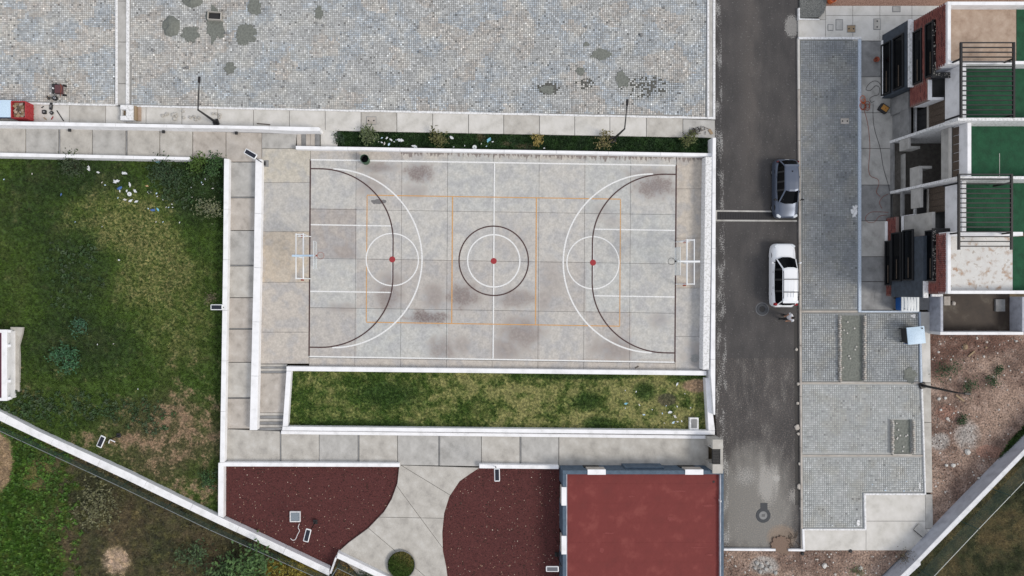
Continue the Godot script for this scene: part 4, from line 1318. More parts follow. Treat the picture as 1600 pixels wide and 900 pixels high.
func build_houses() -> void:
	# --- north house
	var a := thing("townhouse", "northmost townhouse with brick upper storey and tan roof deck", "house")
	hb(a, "lower_wall", M.slate_wall, 1378.5, 55, 1398, 154, -0.2, 2.8)
	hb(a, "base_trim", M.white, 1376.6, 64, 1378.3, 152, -0.2, 0.16)
	hb(a, "ledge", M.white_old, 1377.8, 54.6, 1385.6, 154.4, 2.8, 2.88)
	louvre(a, 1378.4, 71, 151, 0.06, 1.05, 3.2)
	louvre(a, 1378.4, 71, 151, 1.34, 2.42, 3.2)
	hb(a, "core_wall", M.grey_wall, 1391.2, 58, 1540, 143, -0.2, 5.2, 0.0)
	hb(a, "brick_wall", M.brick_bed, 1386, 57, 1391, 143, 2.9, 5.19)
	brick_face(a, 1385.7, 57, 143, 2.9, 5.93, [[73, 152, 2.86, 3.74], [73, 152, 4.1, 5.02]])
	louvre(a, 1385.9, 74, 152, 2.86, 3.72, 2.6)
	louvre(a, 1385.9, 73, 150, 4.08, 5.0, 2.6)
	hb(a, "canopy", M.black, 1380.6, 73, 1385.6, 155, 4.92, 5.0)
	hb(a, "canopy", M.black, 1385.8, 147, 1412, 155, 4.9, 4.98)
	var grit := []
	for i in 70:
		var q := Vector2(rng.randf_range(1381, 1385.4), rng.randf_range(76, 150)) if i % 2 else Vector2(rng.randf_range(1386, 1410), rng.randf_range(148, 154.6))
		grit.append([Transform3D(Basis.IDENTITY.scaled(Vector3.ONE * rng.randf_range(0.03, 0.08)), w(q.x, q.y, 5.01)), lin(C(170, 166, 158))])
	multi("grit", stone_mesh(4), M.vcol, grit, a)
	# deck and parapets
	hb(a, "roof_deck", M.deck_tan, 1391, 62, 1493, 138.4, 5.2, 5.3, 0.0)
	hb(a, "turf_deck", M.turf, 1493.1, 62, 1560, 138.4, 5.2, 5.32, 0.0)
	hb(a, "parapet", M.white, 1386.2, 57, 1391, 143, 5.2, 6.0)
	hb(a, "parapet", M.white, 1391.1, 57, 1560, 61.9, 5.2, 5.99)
	hb(a, "parapet", M.white, 1391.1, 138.6, 1560, 143, 5.2, 5.99)
	# balcony with brick front
	hb(a, "balcony_wall", M.brick_bed, 1386, 143.2, 1390.6, 182, 2.45, 4.22)
	brick_face(a, 1385.7, 143.2, 182, 2.5, 4.2, [[73, 152, 2.86, 3.74], [73, 153, 4.08, 5.02]])
	hb(a, "balcony_coping", M.white, 1385.6, 153, 1391, 182, 4.23, 4.3)
	hb(a, "balcony_wall", M.white, 1391, 178, 1408, 182, 2.45, 4.3)
	hb(a, "balcony_floor", M.board, 1390.8, 143.4, 1406, 177.8, 2.8, 2.9, 0.0)
	put("ball_lamp", lathe_mesh(w(1399, 171, 2.9), [[0.01, 0.2], [0.08, 0.16], [0.1, 0.1], [0.08, 0.04], [0.01, 0.0]], 10), M.white_plastic, a)
	# recessed bay
	bay(a, 143.2, 219.5, [182.2, 219.5], 4.5)
	hb(a, "front_wall", M.concrete_dim, 1391, 154.6, 1395.4, 181, 0, 1.95)
	hb(a, "front_wall", M.concrete_dim, 1391, 181.2, 1395.4, 219.4, 1.05, 1.95)
	hb(a, "niche", M.concrete_dim, 1394.4, 181.2, 1395.4, 219.4, 0, 1.04, 0.0)
	hb(a, "terrace_floor", M.turf, 1412, 143.2, 1560, 219.5, 4.9, 5.1, 0.0)
	hb(a, "terrace_parapet", M.white, 1406, 143.2, 1411.9, 219.5, 4.5, 6.0)
	pergola(a, 1393.5, 1464.5, 118.5, 220.4, 6.75, 5.3, 6.47, [[1393.5, 140.6], [1464.5, 140.6], [1394, 216.5], [1464, 216.5]])
	# --- middle house, unfinished, with both party walls
	var m := thing("townhouse", "middle unfinished townhouse of bare concrete with dark open rooms", "house")
	hb(m, "party_wall", M.white_old, 1390, 220, 1560, 224, -0.2, 6.65)
	hb(m, "party_wall", M.white_old, 1390, 299, 1560, 303, -0.2, 6.65)
	hb(m, "kerb_wall", M.concrete_dim, 1391, 224.2, 1394, 298.8, -0.2, 0.3)
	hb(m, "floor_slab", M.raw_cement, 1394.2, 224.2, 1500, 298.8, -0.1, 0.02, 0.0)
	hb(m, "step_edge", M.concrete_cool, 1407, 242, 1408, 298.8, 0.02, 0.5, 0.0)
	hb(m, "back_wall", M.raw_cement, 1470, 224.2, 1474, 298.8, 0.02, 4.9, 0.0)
	hb(m, "stub_wall", M.concrete_cool, 1391, 224.2, 1395, 241, 1.0, 1.95)
	hb(m, "stub_wall", M.concrete_cool, 1395.1, 237, 1409, 241, 1.0, 1.94)
	hb(m, "stub_wall", M.concrete_cool, 1391, 271, 1396, 298.8, 2.1, 3.05)
	hb(m, "stub_wall", M.concrete_cool, 1396.1, 271, 1410, 275, 2.1, 3.04)
	hb(m, "beam", M.concrete_cool, 1406, 224.2, 1412, 298.8, 4.15, 4.78)
	hb(m, "beam_edge", M.concrete_pale, 1406, 224.2, 1408.4, 298.8, 4.8, 5.0)
	hb(m, "roof_slab", M.concrete_dim, 1412.1, 224.2, 1474, 298.8, 4.7, 4.9, 0.0)
	for i in 6:
		hb(m, "plank", M.board, 1409, 226 + i * 12.0, 1410, 237 + i * 12.0, 5.0, 5.5, 0.0)
	hb(m, "terrace_parapet", M.white, 1410.2, 224.2, 1415.6, 298.8, 5.0, 6.2)
	hb(m, "terrace_floor", M.turf, 1415.7, 224.2, 1560, 298.8, 5.0, 5.2, 0.0)
	hb(m, "turf_seam", M.concrete_pale, 1471, 262, 1471.5, 298, 5.2, 5.215, 0.0)
	# --- south house
	var s := thing("townhouse", "southmost townhouse with stained white roof and black louvre bands", "house")
	bay(s, 303.5, 378, [303.5, 341], 4.4)
	hb(s, "front_wall", M.concrete_dim, 1391, 303.4, 1394.6, 341, -0.2, 0.0)
	hb(s, "beam", M.concrete_dim, 1391, 303.4, 1395, 341, 1.08, 1.3)
	hb(s, "stub_wall", M.concrete_cool, 1391, 303.4, 1395.6, 332, 2.2, 3.15)
	for e in [[318.0], [328.0]]:
		put("wall_lamp", lathe_mesh(w(1397, e[0], 1.9), [[0.01, 0.24], [0.09, 0.16], [0.11, 0.06], [0.01, 0.0]], 10), M.white_plastic, s)
	hb(s, "balcony_wall", M.concrete_cool, 1391, 341.4, 1395.6, 375, 1.5, 4.3)
	hb(s, "balcony_trim", M.white, 1390.2, 341.4, 1390.9, 374, 1.25, 1.5)
	hb(s, "balcony_trim", M.white, 1390.2, 340.4, 1393, 341.2, 1.25, 2.6)
	hb(s, "balcony_floor", M.dark, 1395.7, 341.4, 1406, 375, 2.8, 2.9, 0.0)
	put("ball_lamp", lathe_mesh(w(1401, 353, 2.9), [[0.01, 0.2], [0.08, 0.16], [0.1, 0.1], [0.08, 0.04], [0.01, 0.0]], 10), M.white_plastic, s)
	hb(s, "brick_base", M.brick_bed, 1385.4, 341, 1390, 463, -0.2, 1.05)
	brick_face(s, 1385.1, 341, 378, 0.0, 1.04)
	brick_face(s, 1385.1, 446, 463, 0.0, 0.92)
	hb(s, "base_trim", M.white, 1382.6, 346, 1384.6, 378, -0.2, 0.2)
	hb(s, "lower_wall", M.slate_wall, 1379.4, 375.2, 1385.2, 463.4, 0.93, 4.2)
	hb(s, "ledge", M.white_old, 1379, 440, 1386, 464, 4.2, 4.28)
	louvre(s, 1379.3, 377, 446, 0.35, 1.0, 2.4)
	louvre(s, 1379.3, 366, 440, 1.1, 2.12, 3.0)
	louvre(s, 1379.3, 364, 439, 2.3, 3.36, 3.0)
	hb(s, "core_wall", M.grey_wall, 1391.2, 378.2, 1540, 458, -0.2, 5.2, 0.0)
	hb(s, "brick_wall", M.brick_bed, 1386, 374.2, 1391, 458, 1.06, 5.19)
	brick_face(s, 1385.7, 374.2, 458, 4.3, 5.93, [[368, 441, 4.0, 5.05]])
	louvre(s, 1385.9, 368, 440, 4.08, 5.0, 2.6)
	hb(s, "canopy", M.black, 1380.6, 366, 1385.6, 440, 4.92, 5.0)
	hb(s, "canopy", M.black, 1385.8, 366, 1412, 373.6, 4.9, 4.98)
	var grit2 := []
	for i in 60:
		grit2.append([Transform3D(Basis.IDENTITY.scaled(Vector3.ONE * rng.randf_range(0.03, 0.08)), w(rng.randf_range(1381, 1385.4), rng.randf_range(368, 438), 5.01)), lin(C(160, 156, 150))])
	multi("grit", stone_mesh(4), M.vcol, grit2, s)
	hb(s, "roof_deck", M.deck_stain, 1391, 378.4, 1488, 453.4, 5.2, 5.3, 0.0)
	hb(s, "turf_deck", M.turf, 1488.1, 378.4, 1560, 453.4, 5.2, 5.32, 0.0)
	hb(s, "parapet", M.white, 1386.2, 373, 1391, 458, 5.2, 6.0)
	hb(s, "parapet", M.white, 1391.1, 373, 1490, 378.3, 5.2, 5.99)
	hb(s, "parapet", M.white, 1391.1, 453.5, 1560, 458, 5.2, 5.99)
	hb(s, "terrace_floor", M.turf, 1412, 303.4, 1560, 372.8, 4.9, 5.1, 0.0)
	hb(s, "terrace_parapet", M.white, 1406, 303.4, 1411.9, 372.8, 4.5, 6.0)
	pergola(s, 1390.5, 1461.5, 296.0, 398.4, 6.75, 5.3, 6.47, [[1390.5, 375.6], [1461.5, 375.6], [1392, 308], [1461, 308]])

# recessed bay: windows and boards between y0 and y1, open part ys
func bay(t: Node3D, y0: float, y1: float, ys: Array, top: float) -> void:
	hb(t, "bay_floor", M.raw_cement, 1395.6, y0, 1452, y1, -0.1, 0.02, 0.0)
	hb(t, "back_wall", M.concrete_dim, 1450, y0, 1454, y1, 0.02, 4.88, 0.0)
	hb(t, "beam", M.white_old, 1406, y0, 1409, y1, 1.43, 1.62)
	hb(t, "floor_beam", M.concrete, 1406, y0, 1412, y1, 2.78, 2.93)
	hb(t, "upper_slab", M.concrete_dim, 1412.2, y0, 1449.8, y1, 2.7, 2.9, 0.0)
	var n := 4
	for i in n:
		var a: float = lerpf(ys[0], ys[1], i / float(n))
		var b: float = lerpf(ys[0], ys[1], (i + 1) / float(n))
		hb(t, "board", M.board, 1407.2, a + 0.2, 1408.4, b - 0.2, 2.93, 4.46, 0.004)
		hb(t, "lower_board", M.dark, 1409.4, a + 0.2, 1410.4, b - 0.2, 1.62, 2.77, 0.004)
	hb(t, "glazing", M.glass, 1409, ys[0], 1410, ys[1], 4.47, 5.0 if top > 4 else 4.9, 0.0)

# ---------------------------------------------------------------- greenery
func grass_items(poly: PackedVector2Array, n: int, f: Callable, base: float, lo: float, hi: float, tall: float, boost: float) -> Array:
	return scatter(poly, n, func(x, y):
		var c: Color = f.call(x, y)
		var l := lin(c, boost * rng.randf_range(0.6, 1.5))
		var s := rng.randf_range(lo, hi)
		var green := clampf((c.g - c.r) * 8.0, 0.0, 1.0)
		return [s, s * tall * (0.45 + 0.75 * green), l, lawn_h(x, y) if base == LAWN_Y else base])

func build_greens() -> void:
	var t1 := tuft_mesh(1, 9, 1.0, 0.35)
	var t2 := tuft_mesh(2, 11, 1.1, 0.5)
	var cl := clump_mesh(3, 14)
	var lawn := struct("lawn", "rough patchy lawn filling the left side", "lawn")
	var lp := V(LAWN)
	var lr := Rect2(-60, 238, 420, 584)
	var field := mb()
	field.set_smooth_group(0)
	for j in 146:
		for i in 105:
			var x := -60.0 + i * 4.0
			var y := 238.0 + j * 4.0
			if not in_poly(Vector2(x + 2.0, y + 2.0), lp): continue
			var q := [[x, y], [x + 4, y], [x + 4, y + 4], [x, y + 4]]
			for k in [0, 1, 2, 0, 2, 3]:
				field.set_uv((Vector2(q[k][0], q[k][1]) - lr.position) / lr.size)
				field.add_vertex(w(q[k][0], q[k][1], lawn_h(q[k][0], q[k][1])))
	put("soil", done(field), painted_mat(lr, 1.15, lawn_col), lawn)
	multi("grass", t1, M.leaf, grass_items(V(LAWN), 42000, lawn_col, LAWN_Y, 0.12, 0.26, 0.55, 1.25), lawn)
	# leafier weeds in the dark parts of the lawn
	var weeds := scatter(V(LAWN), 5200, func(x, y):
		var k := blob(x, y, 105, 425, 60, 66) * 0.45 + blob(x, y, 285, 285, 75, 46) + blob(x, y, 325, 262, 30, 20) + blob(x, y, 120, 640, 110, 28) * 0.9 + blob(x, y, 40, 630, 60, 30) + blob(x, y, 230, 650, 60, 30) * 0.4 + blob(x, y, 105, 258, 30, 18) + blob(x, y, 330, 750, 18, 18)
		if k < rng.randf() * 0.9: return null
		var g := rng.randf_range(0.7, 1.3)
		var c := C(46, 72, 32) if rng.randf() < 0.7 else C(66, 84, 54)
		var s := rng.randf_range(0.22, 0.5)
		return [s, s * 0.9, lin(c, g), lawn_h(x, y)])
	multi("weeds", cl, M.leaf, weeds, lawn)
	shrub("shrub", "dark bush against the low white wall, left of the litter", 115, 260, 0.85, 1.0, C(52, 66, 40), 420, 0.09)
	shrub("shrub", "broad dark bush below the right end of the low white wall", 268, 272, 1.1, 0.9, C(44, 66, 38), 620, 0.1)
	shrub("shrub", "bright bush spilling past the end of the low white wall", 310, 253, 0.65, 0.9, C(66, 92, 30), 420, 0.09)
	shrub("shrub", "dark bush in the corner where lawn wall and ramp wall meet", 337, 258, 0.65, 0.9, C(50, 80, 38), 420, 0.09)
	shrub("shrub", "pale grey-green bush close to the ramp wall", 327, 323, 0.85, 0.9, C(106, 110, 84), 360, 0.08)
	shrub("shrub", "round bluish bush on the left lawn, the lower of two", 102, 562, 0.85, 0.8, C(52, 92, 60), 460, 0.1)
	shrub("shrub", "small round bluish bush on the left lawn, the upper of two", 123, 512, 0.5, 0.5, C(54, 90, 66), 240, 0.08)
	shrub("shrub", "bare twiggy tuft beside the solar lamp at the ramp wall", 328, 467, 0.5, 0.6, C(96, 88, 70), 120, 0.06)
	shrub("shrub", "small dark tuft on the bare ground near the red gravel", 322, 747, 0.55, 0.6, C(52, 80, 40), 220, 0.08)
	# planted strip
	var strip := struct("planted_strip", "long strip of patchy grass framed by white walls", "lawn")
	sheet(strip, "soil", STRIP, -0.14, 1.5, strip_col)
	multi("grass", t1, M.leaf, grass_items(V(STRIP), 16500, strip_col, -0.14, 0.1, 0.22, 0.5, 1.3), strip)
	# hedge strip
	var hp := [[526, 204], [700, 208], [1115, 214.5], [1113.4, 238], [800, 233], [526, 228]]
	var hedge := struct("hedge_bed", "narrow bed of dense dark ground cover north of the court", "hedge")
	var hcol := func(x: float, y: float) -> Color:
		var b := n_mid.get_noise_2d(x * 1.2, y * 1.2)
		var c := C(30, 54, 24).lerp(C(48, 76, 32), clampf(0.4 + b, 0, 1))
		c = c.lerp(C(86, 76, 54), clampf(blob(x, y, 752, 215, 9, 8) * 2.0 + blob(x, y, 820, 228, 20, 5) + blob(x, y, 792, 224, 12, 4), 0, 0.8))
		return c
	sheet(hedge, "soil", hp, -0.3, 1.5, hcol)
	multi("ground_cover", cl, M.leaf, scatter(V(hp), 6400, func(x, y):
		if blob(x, y, 752, 215, 8, 7) > 0.2: return null
		var s := rng.randf_range(0.2, 0.4)
		return [s, s * 0.9, lin(hcol.call(x, y), rng.randf_range(0.8, 1.5)), -0.3]), hedge)
	multi("grass", t2, M.leaf, grass_items(V(hp), 5000, hcol, -0.3, 0.16, 0.32, 1.2, 1.4), hedge)
	shrub("shrub", "grey-green feathery bush near the left end of the hedge bed", 577, 216, 0.62, 1.0, C(86, 98, 66), 340, 0.09, -0.3)
	shrub("shrub", "tan and green bush left of the middle of the hedge bed", 684, 216, 0.62, 1.0, C(92, 92, 54), 240, 0.09, -0.3)
	shrub("shrub", "yellowish bush in the middle of the hedge bed", 839, 219, 0.36, 0.8, C(138, 122, 66), 170, 0.08, -0.3)
	shrub("shrub", "dry tan bush near the leaning lamp in the hedge bed", 943, 220, 0.6, 1.0, C(112, 104, 68), 200, 0.08, -0.3)
	shrub("shrub", "olive bush beside the heap of sticks in the hedge bed", 1072, 217, 0.5, 0.9, C(86, 92, 54), 240, 0.08, -0.3)
	shrub("shrub", "small dark bush hanging over the left end of the hedge bed", 531, 214, 0.45, 0.7, C(42, 62, 40), 200, 0.07, -0.3)
	# wild slope outside the perimeter wall
	var wild := struct("wild_slope", "overgrown ground outside the diagonal perimeter wall", "scrubland")
	sheet(wild, "soil", WILD, -0.2, 1.1, wild_col)
	multi("grass", t2, M.leaf, grass_items(V(WILD), 26000, wild_col, -0.2, 0.14, 0.32, 0.9, 1.45), wild)
	multi("undergrowth", cl, M.leaf, scatter(V(WILD), 13000, func(x, y):
		var lush := clampf((118.0 + n_mid.get_noise_2d(x, y + 500) * 46.0 - x) / 26.0, 0, 1)
		if blob(x, y, 180, 878, 26, 25) > 0.1 or blob(x, y, -6, 722, 26, 50) > 0.1: return null
		if n_mid.get_noise_2d(x * 1.3, y * 1.3 + 44) < -0.12 and lush > 0.4: return null
		if rng.randf() > 0.28 + lush * 0.7: return null
		var s := rng.randf_range(0.18, 0.42) * (1.0 if lush > 0.4 else 0.75)
		var c: Color = C(56, 92, 22).lerp(C(82, 116, 30), rng.randf()) if lush > 0.4 else wild_col(x, y)
		return [s, s, lin(c, rng.randf_range(0.6, 1.3)), -0.2]), wild)
	shrub("shrub", "large round-leaved bush below the diagonal wall near the red gravel", 386, 880, 1.75, 2.0, C(70, 98, 52), 900, 0.16, -0.2)
	shrub("shrub", "smaller round-leaved bush left of the large one at the bottom edge", 352, 896, 0.9, 1.1, C(60, 84, 48), 380, 0.14, -0.2)
	shrub("shrub", "yellow-green bush below the perimeter wall at the bottom edge", 448, 893, 1.3, 1.0, C(122, 112, 38), 520, 0.1, -0.2)
	shrub("shrub", "yellowish bush inside the wall corner below the plaza", 540, 896, 0.75, 0.9, C(116, 96, 40), 320, 0.09, -0.2)
	shrub("shrub", "dark bush inside the wall corner below the plaza", 572, 906, 0.7, 0.9, C(44, 62, 32), 300, 0.09, -0.2)
	shrub("shrub", "pale dry bush in the middle of the wild slope", 150, 782, 1.6, 1.2, C(104, 104, 76), 620, 0.09, -0.2)
	shrub("shrub", "low dark bush right of the bare patch on the wild slope", 300, 862, 1.0, 0.8, C(64, 84, 52), 380, 0.1, -0.2)
	# round planter on the plaza
	var rp := thing("round_planter", "round planter of grass on the concrete plaza", "planter", w(627, 881, 0))
	put("rim", lathe_mesh(Vector3.ZERO, [[0.9, -0.02], [0.93, 0.0], [1.0, 0.06], [1.02, 0.16], [0.98, 0.2], [0.94, 0.16], [0.94, 0.04]], 36), M.concrete_dim, rp)
	put("soil", lathe_mesh(Vector3.ZERO, [[0.0, 0.38], [0.35, 0.34], [0.7, 0.2], [0.95, 0.06]], 24), plain(C(70, 74, 42), 0.95), rp)
	var items := []
	for i in 900:
		var a := rng.randf() * TAU
		var q := sqrt(rng.randf()) * 0.93
		var p := Vector3(cos(a) * q, 0.07 + 0.34 * (1.0 - q * q), sin(a) * q)
		var dry := clampf(p.x * 0.5 - p.z * 0.9 + rng.randf_range(-0.5, 0.5), 0, 1)
		var s := rng.randf_range(0.1, 0.2)
		items.append([Transform3D(Basis(Vector3.UP, rng.randf() * TAU).scaled(Vector3(s, s * 0.8, s)), p), lin(C(72, 94, 40).lerp(C(146, 132, 84), dry), rng.randf_range(0.9, 2.2))])
	multi("grass", t1, M.leaf, items, rp)
	# red gravel beds
	var gr := mottled([C(62, 34, 33), C(78, 40, 39), C(86, 45, 43), C(98, 56, 52)], 2.2, 0.97, 71, 0.03, 0.5)
	var beds := [
		["west bed of dark red gravel with a hatch in it", [[349, 729], [624, 730], [622, 755], [612.5, 780], [600, 800], [575, 826], [545, 848], [528, 862], [517, 890], [345, 810]]],
		["east bed of dark red gravel beside the guardhouse", [[749, 731.5], [875, 733], [875, 950], [704, 950], [697, 886], [692, 862], [691, 832], [694, 802], [702, 776], [718, 752], [735, 740]]]]
	var stone := stone_mesh(12)
	for e in beds:
		var bed := struct("gravel_bed", e[0], "gravel bed")
		put("bed", prism_mesh(V(e[1]), -0.4, -0.13), gr, bed)
		multi("gravel", stone, M.vcol, scatter(V(e[1]), 11000, func(x, y):
			var s := rng.randf_range(0.03, 0.07) * (1.5 if rng.randf() < 0.1 else 1.0)
			var c := C(80, 42, 41).lerp(C(104, 58, 54), rng.randf())
			if rng.randf() < 0.3: c = C(62, 34, 34)
			if n_mid.get_noise_2d(x * 0.8, y * 0.8 + 33) > 0.3 and rng.randf() < 0.5: c = C(58, 40, 32)
			if rng.randf() < 0.03:
				c = C(176, 142, 118).lerp(C(200, 186, 172), rng.randf())
				s *= rng.randf_range(0.7, 1.3)
			return [s, s, lin(c), -0.126]), bed)
	# grass beyond the east perimeter wall
	var fr := struct("far_field", "dark dry grass beyond the wall at the lower right corner", "grassland")
	sheet(fr, "soil", FAR_RIGHT, -0.15, 1.5, far_right_col)
	multi("grass", t2, M.leaf, grass_items(V(FAR_RIGHT), 22000, far_right_col, -0.15, 0.14, 0.34, 0.9, 1.4), fr)

# ---------------------------------------------------------------- walled yard, rubble plot
func build_yard_and_dirt() -> void:
	var y := thing("yard_wall", "white walled yard with a wet brown floor south of the townhouses", "wall")
	hb(y, "wall_side", M.grey_wall, 1452.5, 463.5, 1456.6, 517, -0.2, 1.1)
	hb(y, "wall_side", M.white, 1452.4, 517.1, 1580, 521.6, -0.2, 1.08)
	hb(y, "wall_side", M.grey_wall, 1578, 463.5, 1590, 517, -0.2, 1.06)
	hb(y, "wall_coping", M.white_old, 1440, 459.4, 1457, 463.2, 0.9, 1.06)
	hb(y, "yard_floor", mottled([C(44, 34, 26), C(54, 43, 34), C(60, 49, 39), C(84, 76, 66)], 9.0, 0.7, 81, 0.01, 0.0), 1456.8, 459, 1577.8, 517, -0.25, -0.02, 0.0)
	tag(hb(self, "lid", M.concrete_dim, 1554, 467.6, 1568.6, 486.6, -0.02, 0.12), "large square concrete lid in the corner of the walled yard", "lid")
	tag(hb(self, "paving_block", M.concrete_warm, 1473, 463, 1483, 477, -0.02, 0.14), "reddish concrete block in the top left corner of the walled yard", "block")
	tag(put("rubble_bag", stone_mesh(9), M.concrete_warm, self), "pale crumpled bag by the block in the walled yard", "bag")
	var bag: Node3D = get_node("rubble_bag")
	bag.position = w(1488, 474, 0.12)
	bag.scale = Vector3(0.34, 0.3, 0.4)
	var d := struct("dirt_plot", "bare brown earth plot strewn with rubble", "dirt")
	sheet(d, "soil", DIRT, -0.06, 1.4, dirt_col)
	var rubble := scatter(V(DIRT), 24000, func(x, y2):
		var s := rng.randf_range(0.03, 0.1) * (1.7 if rng.randf() < 0.08 else 1.0)
		var k := n_mid.get_noise_2d(x, y2 + 222) * 0.7 + 0.45 + blob(x, y2, 1475, 690, 40, 90) + blob(x, y2, 1510, 540, 110, 30) + (0.4 if y2 > 858 else 0.0)
		if rng.randf() > k: return null
		var c: Color = dirt_col(x, y2).lerp(C(160, 152, 144), rng.randf() * 0.6)
		if rng.randf() < 0.2: c = C(92, 70, 60)
		if rng.randf() < 0.07:
			c = C(180, 172, 164).lerp(C(206, 202, 196), rng.randf())
			s *= rng.randf_range(0.9, 2.0)
		return [s, s * 0.8, lin(c), -0.05])
	multi("rubble", stone_mesh(21), M.vcol, rubble, d)
	var green := [[1474, 578, 0.75, "dark green bush on the rubble plot, nearest the townhouse yard"], [1513, 603, 0.5, "green bush beside the lamp on the rubble plot"], [1550, 592, 0.45, "green bush in the middle of the rubble plot"], [1558, 580, 0.35, "small bush just above another on the rubble plot"], [1503, 655, 0.35, "sparse brown bush left of the crack on the rubble plot"]]
	for g in green:
		shrub("shrub", g[3], g[0], g[1], g[2], g[2] * 0.9, C(52, 72, 44), int(260 * g[2] + 60), 0.07, -0.06)
	shrub("shrub", "dry bare bush against the grey perimeter wall at lower right", 1408, 868, 0.7, 1.0, C(98, 90, 78), 200, 0.05, -0.06, "", 16)
	shrub("shrub", "sparse green bush on the rubble at the bottom edge", 1336, 893, 0.45, 0.4, C(96, 104, 72), 130, 0.06, -0.06)
	var verge := struct("verge", "green verge between the rubble plot and the grey wall", "verge")
	var vp := V([[1562, 716], [1576, 694], [1596, 672], [1640, 622], [1660, 612], [1610, 676], [1566, 720]])
	multi("grass", tuft_mesh(8, 10, 1.1, 0.5), M.leaf, scatter(vp, 5200, func(x, y3):
		var s := rng.randf_range(0.15, 0.34)
		return [s, s * 0.9, lin(C(52, 76, 30), rng.randf_range(0.9, 1.7)), -0.06]), verge)
	var rocks := [[1512, 706, 0.5, "large pale rock"], [1489, 727, 0.42, "white rounded rock"], [1479, 727, 0.26, "small white rock"], [1467, 623, 0.3, "upright pale rock"], [1477, 622, 0.26, "pointed white rock"], [1508, 542, 0.5, "flat brown rock"], [1588, 533, 0.22, "white stone near the yard wall"], [1541, 543, 0.2, "white stone right of the flat brown rock"], [1529, 747, 0.24, "pale stone near the grey wall"], [1345, 888, 0.4, "pale rock on the bottom rubble"], [1288, 884, 0.45, "white rock on the bottom rubble"]]
	for r in rocks:
		var o := put("rock", stone_mesh(int(r[0])), M.concrete_pale if not "brown" in r[3] else M.timber, self)
		o.name = numbered("rubble_rock")
		o.position = w(r[0], r[1], 0.0)
		o.scale = Vector3(r[2], r[2] * 0.8, r[2] * 0.85)
		o.rotation.y = rng.randf() * 6.0
		tag(o, r[3] + (" lying on the brown rubble plot" if not "rubble" in r[3] else " by the street end"), "rock")
	for p in [[1518, 553, 0.65, 0.7, "short pale plank near the yard wall"], [1500, 622, 0.8, -0.65, "pale plank lying below the lamp"]]:
		var o := put("loose_plank", box_mesh(Vector3.ZERO, Vector3(p[2] * 0.9, 0.05, 0.12), 0.008), M.timber, self)
		o.name = numbered("loose_plank")
		o.position = w(p[0], p[1], 0.0)
		o.rotation.y = p[3]
		tag(o, p[4] + " on the rubble plot", "plank")
	var lump := 0
	for c in [[1183, 880, 0.34], [1190, 884, 0.4], [1197, 889, 0.36], [1204, 886, 0.3], [1188, 893, 0.36], [1212, 895, 0.34], [1199, 880, 0.28], [1180, 888, 0.26]]:
		var o := put("grey_lump", stone_mesh(int(c[0])), M.concrete_cool, self)
		o.name = numbered("concrete_lump")
		o.position = w(c[0], c[1], 0.0)
		o.scale = Vector3(c[2], c[2] * 0.7, c[2])
		o.rotation.y = rng.randf() * 6.0
		tag(o, "%s lump of broken concrete in the heap at the street's end" % ["second from left, pale grey", "middle, largest pale grey", "right of middle, pale grey", "upper right, smaller pale grey", "lowest, pale grey", "rightmost, pale grey", "topmost, smallest pale grey", "leftmost, small pale grey"][int(lump)], "rubble", "broken concrete heap at the street's end")
		lump += 1
	# kiosk tank at the left edge
	var k := thing("roof_kiosk", "low white framed structure with a maroon top at the left edge", "structure")
	hb(k, "wall", M.white, -60, 517, 24, 621, -0.2, 0.9)
	hb(k, "roof", mottled([C(82, 36, 54), C(92, 42, 60)], 2.0, 0.8, 82, 0.02, 0.1), -60, 518.5, 19.4, 617.5, 0.9, 1.1, 0.0)
	hb(k, "fascia", M.white, 19.5, 513.5, 28, 622, 0.9, 1.2)
	hb(k, "fascia", M.white, -60, 513.5, 19.4, 518.4, 0.9, 1.195)
	hb(k, "fascia", M.white, -60, 617.6, 19.4, 622, 0.9, 1.195)
	for q in [514.0, 536.0, 590.0, 616.0]:
		hb(k, "beam_end", M.white, 28.1, q, 33, q + 4.2, 0.96, 1.16)
	var ap := struct("apron", "small concrete apron in the grass beside the white framed structure", "slab")
	put("slab", prism_mesh(V([[16, 511], [35.6, 511.5], [34, 522], [29, 540], [30, 560], [29.6, 590], [30, 612], [20, 612]]), -0.2, 0.0, 0.01), M.concrete, ap)

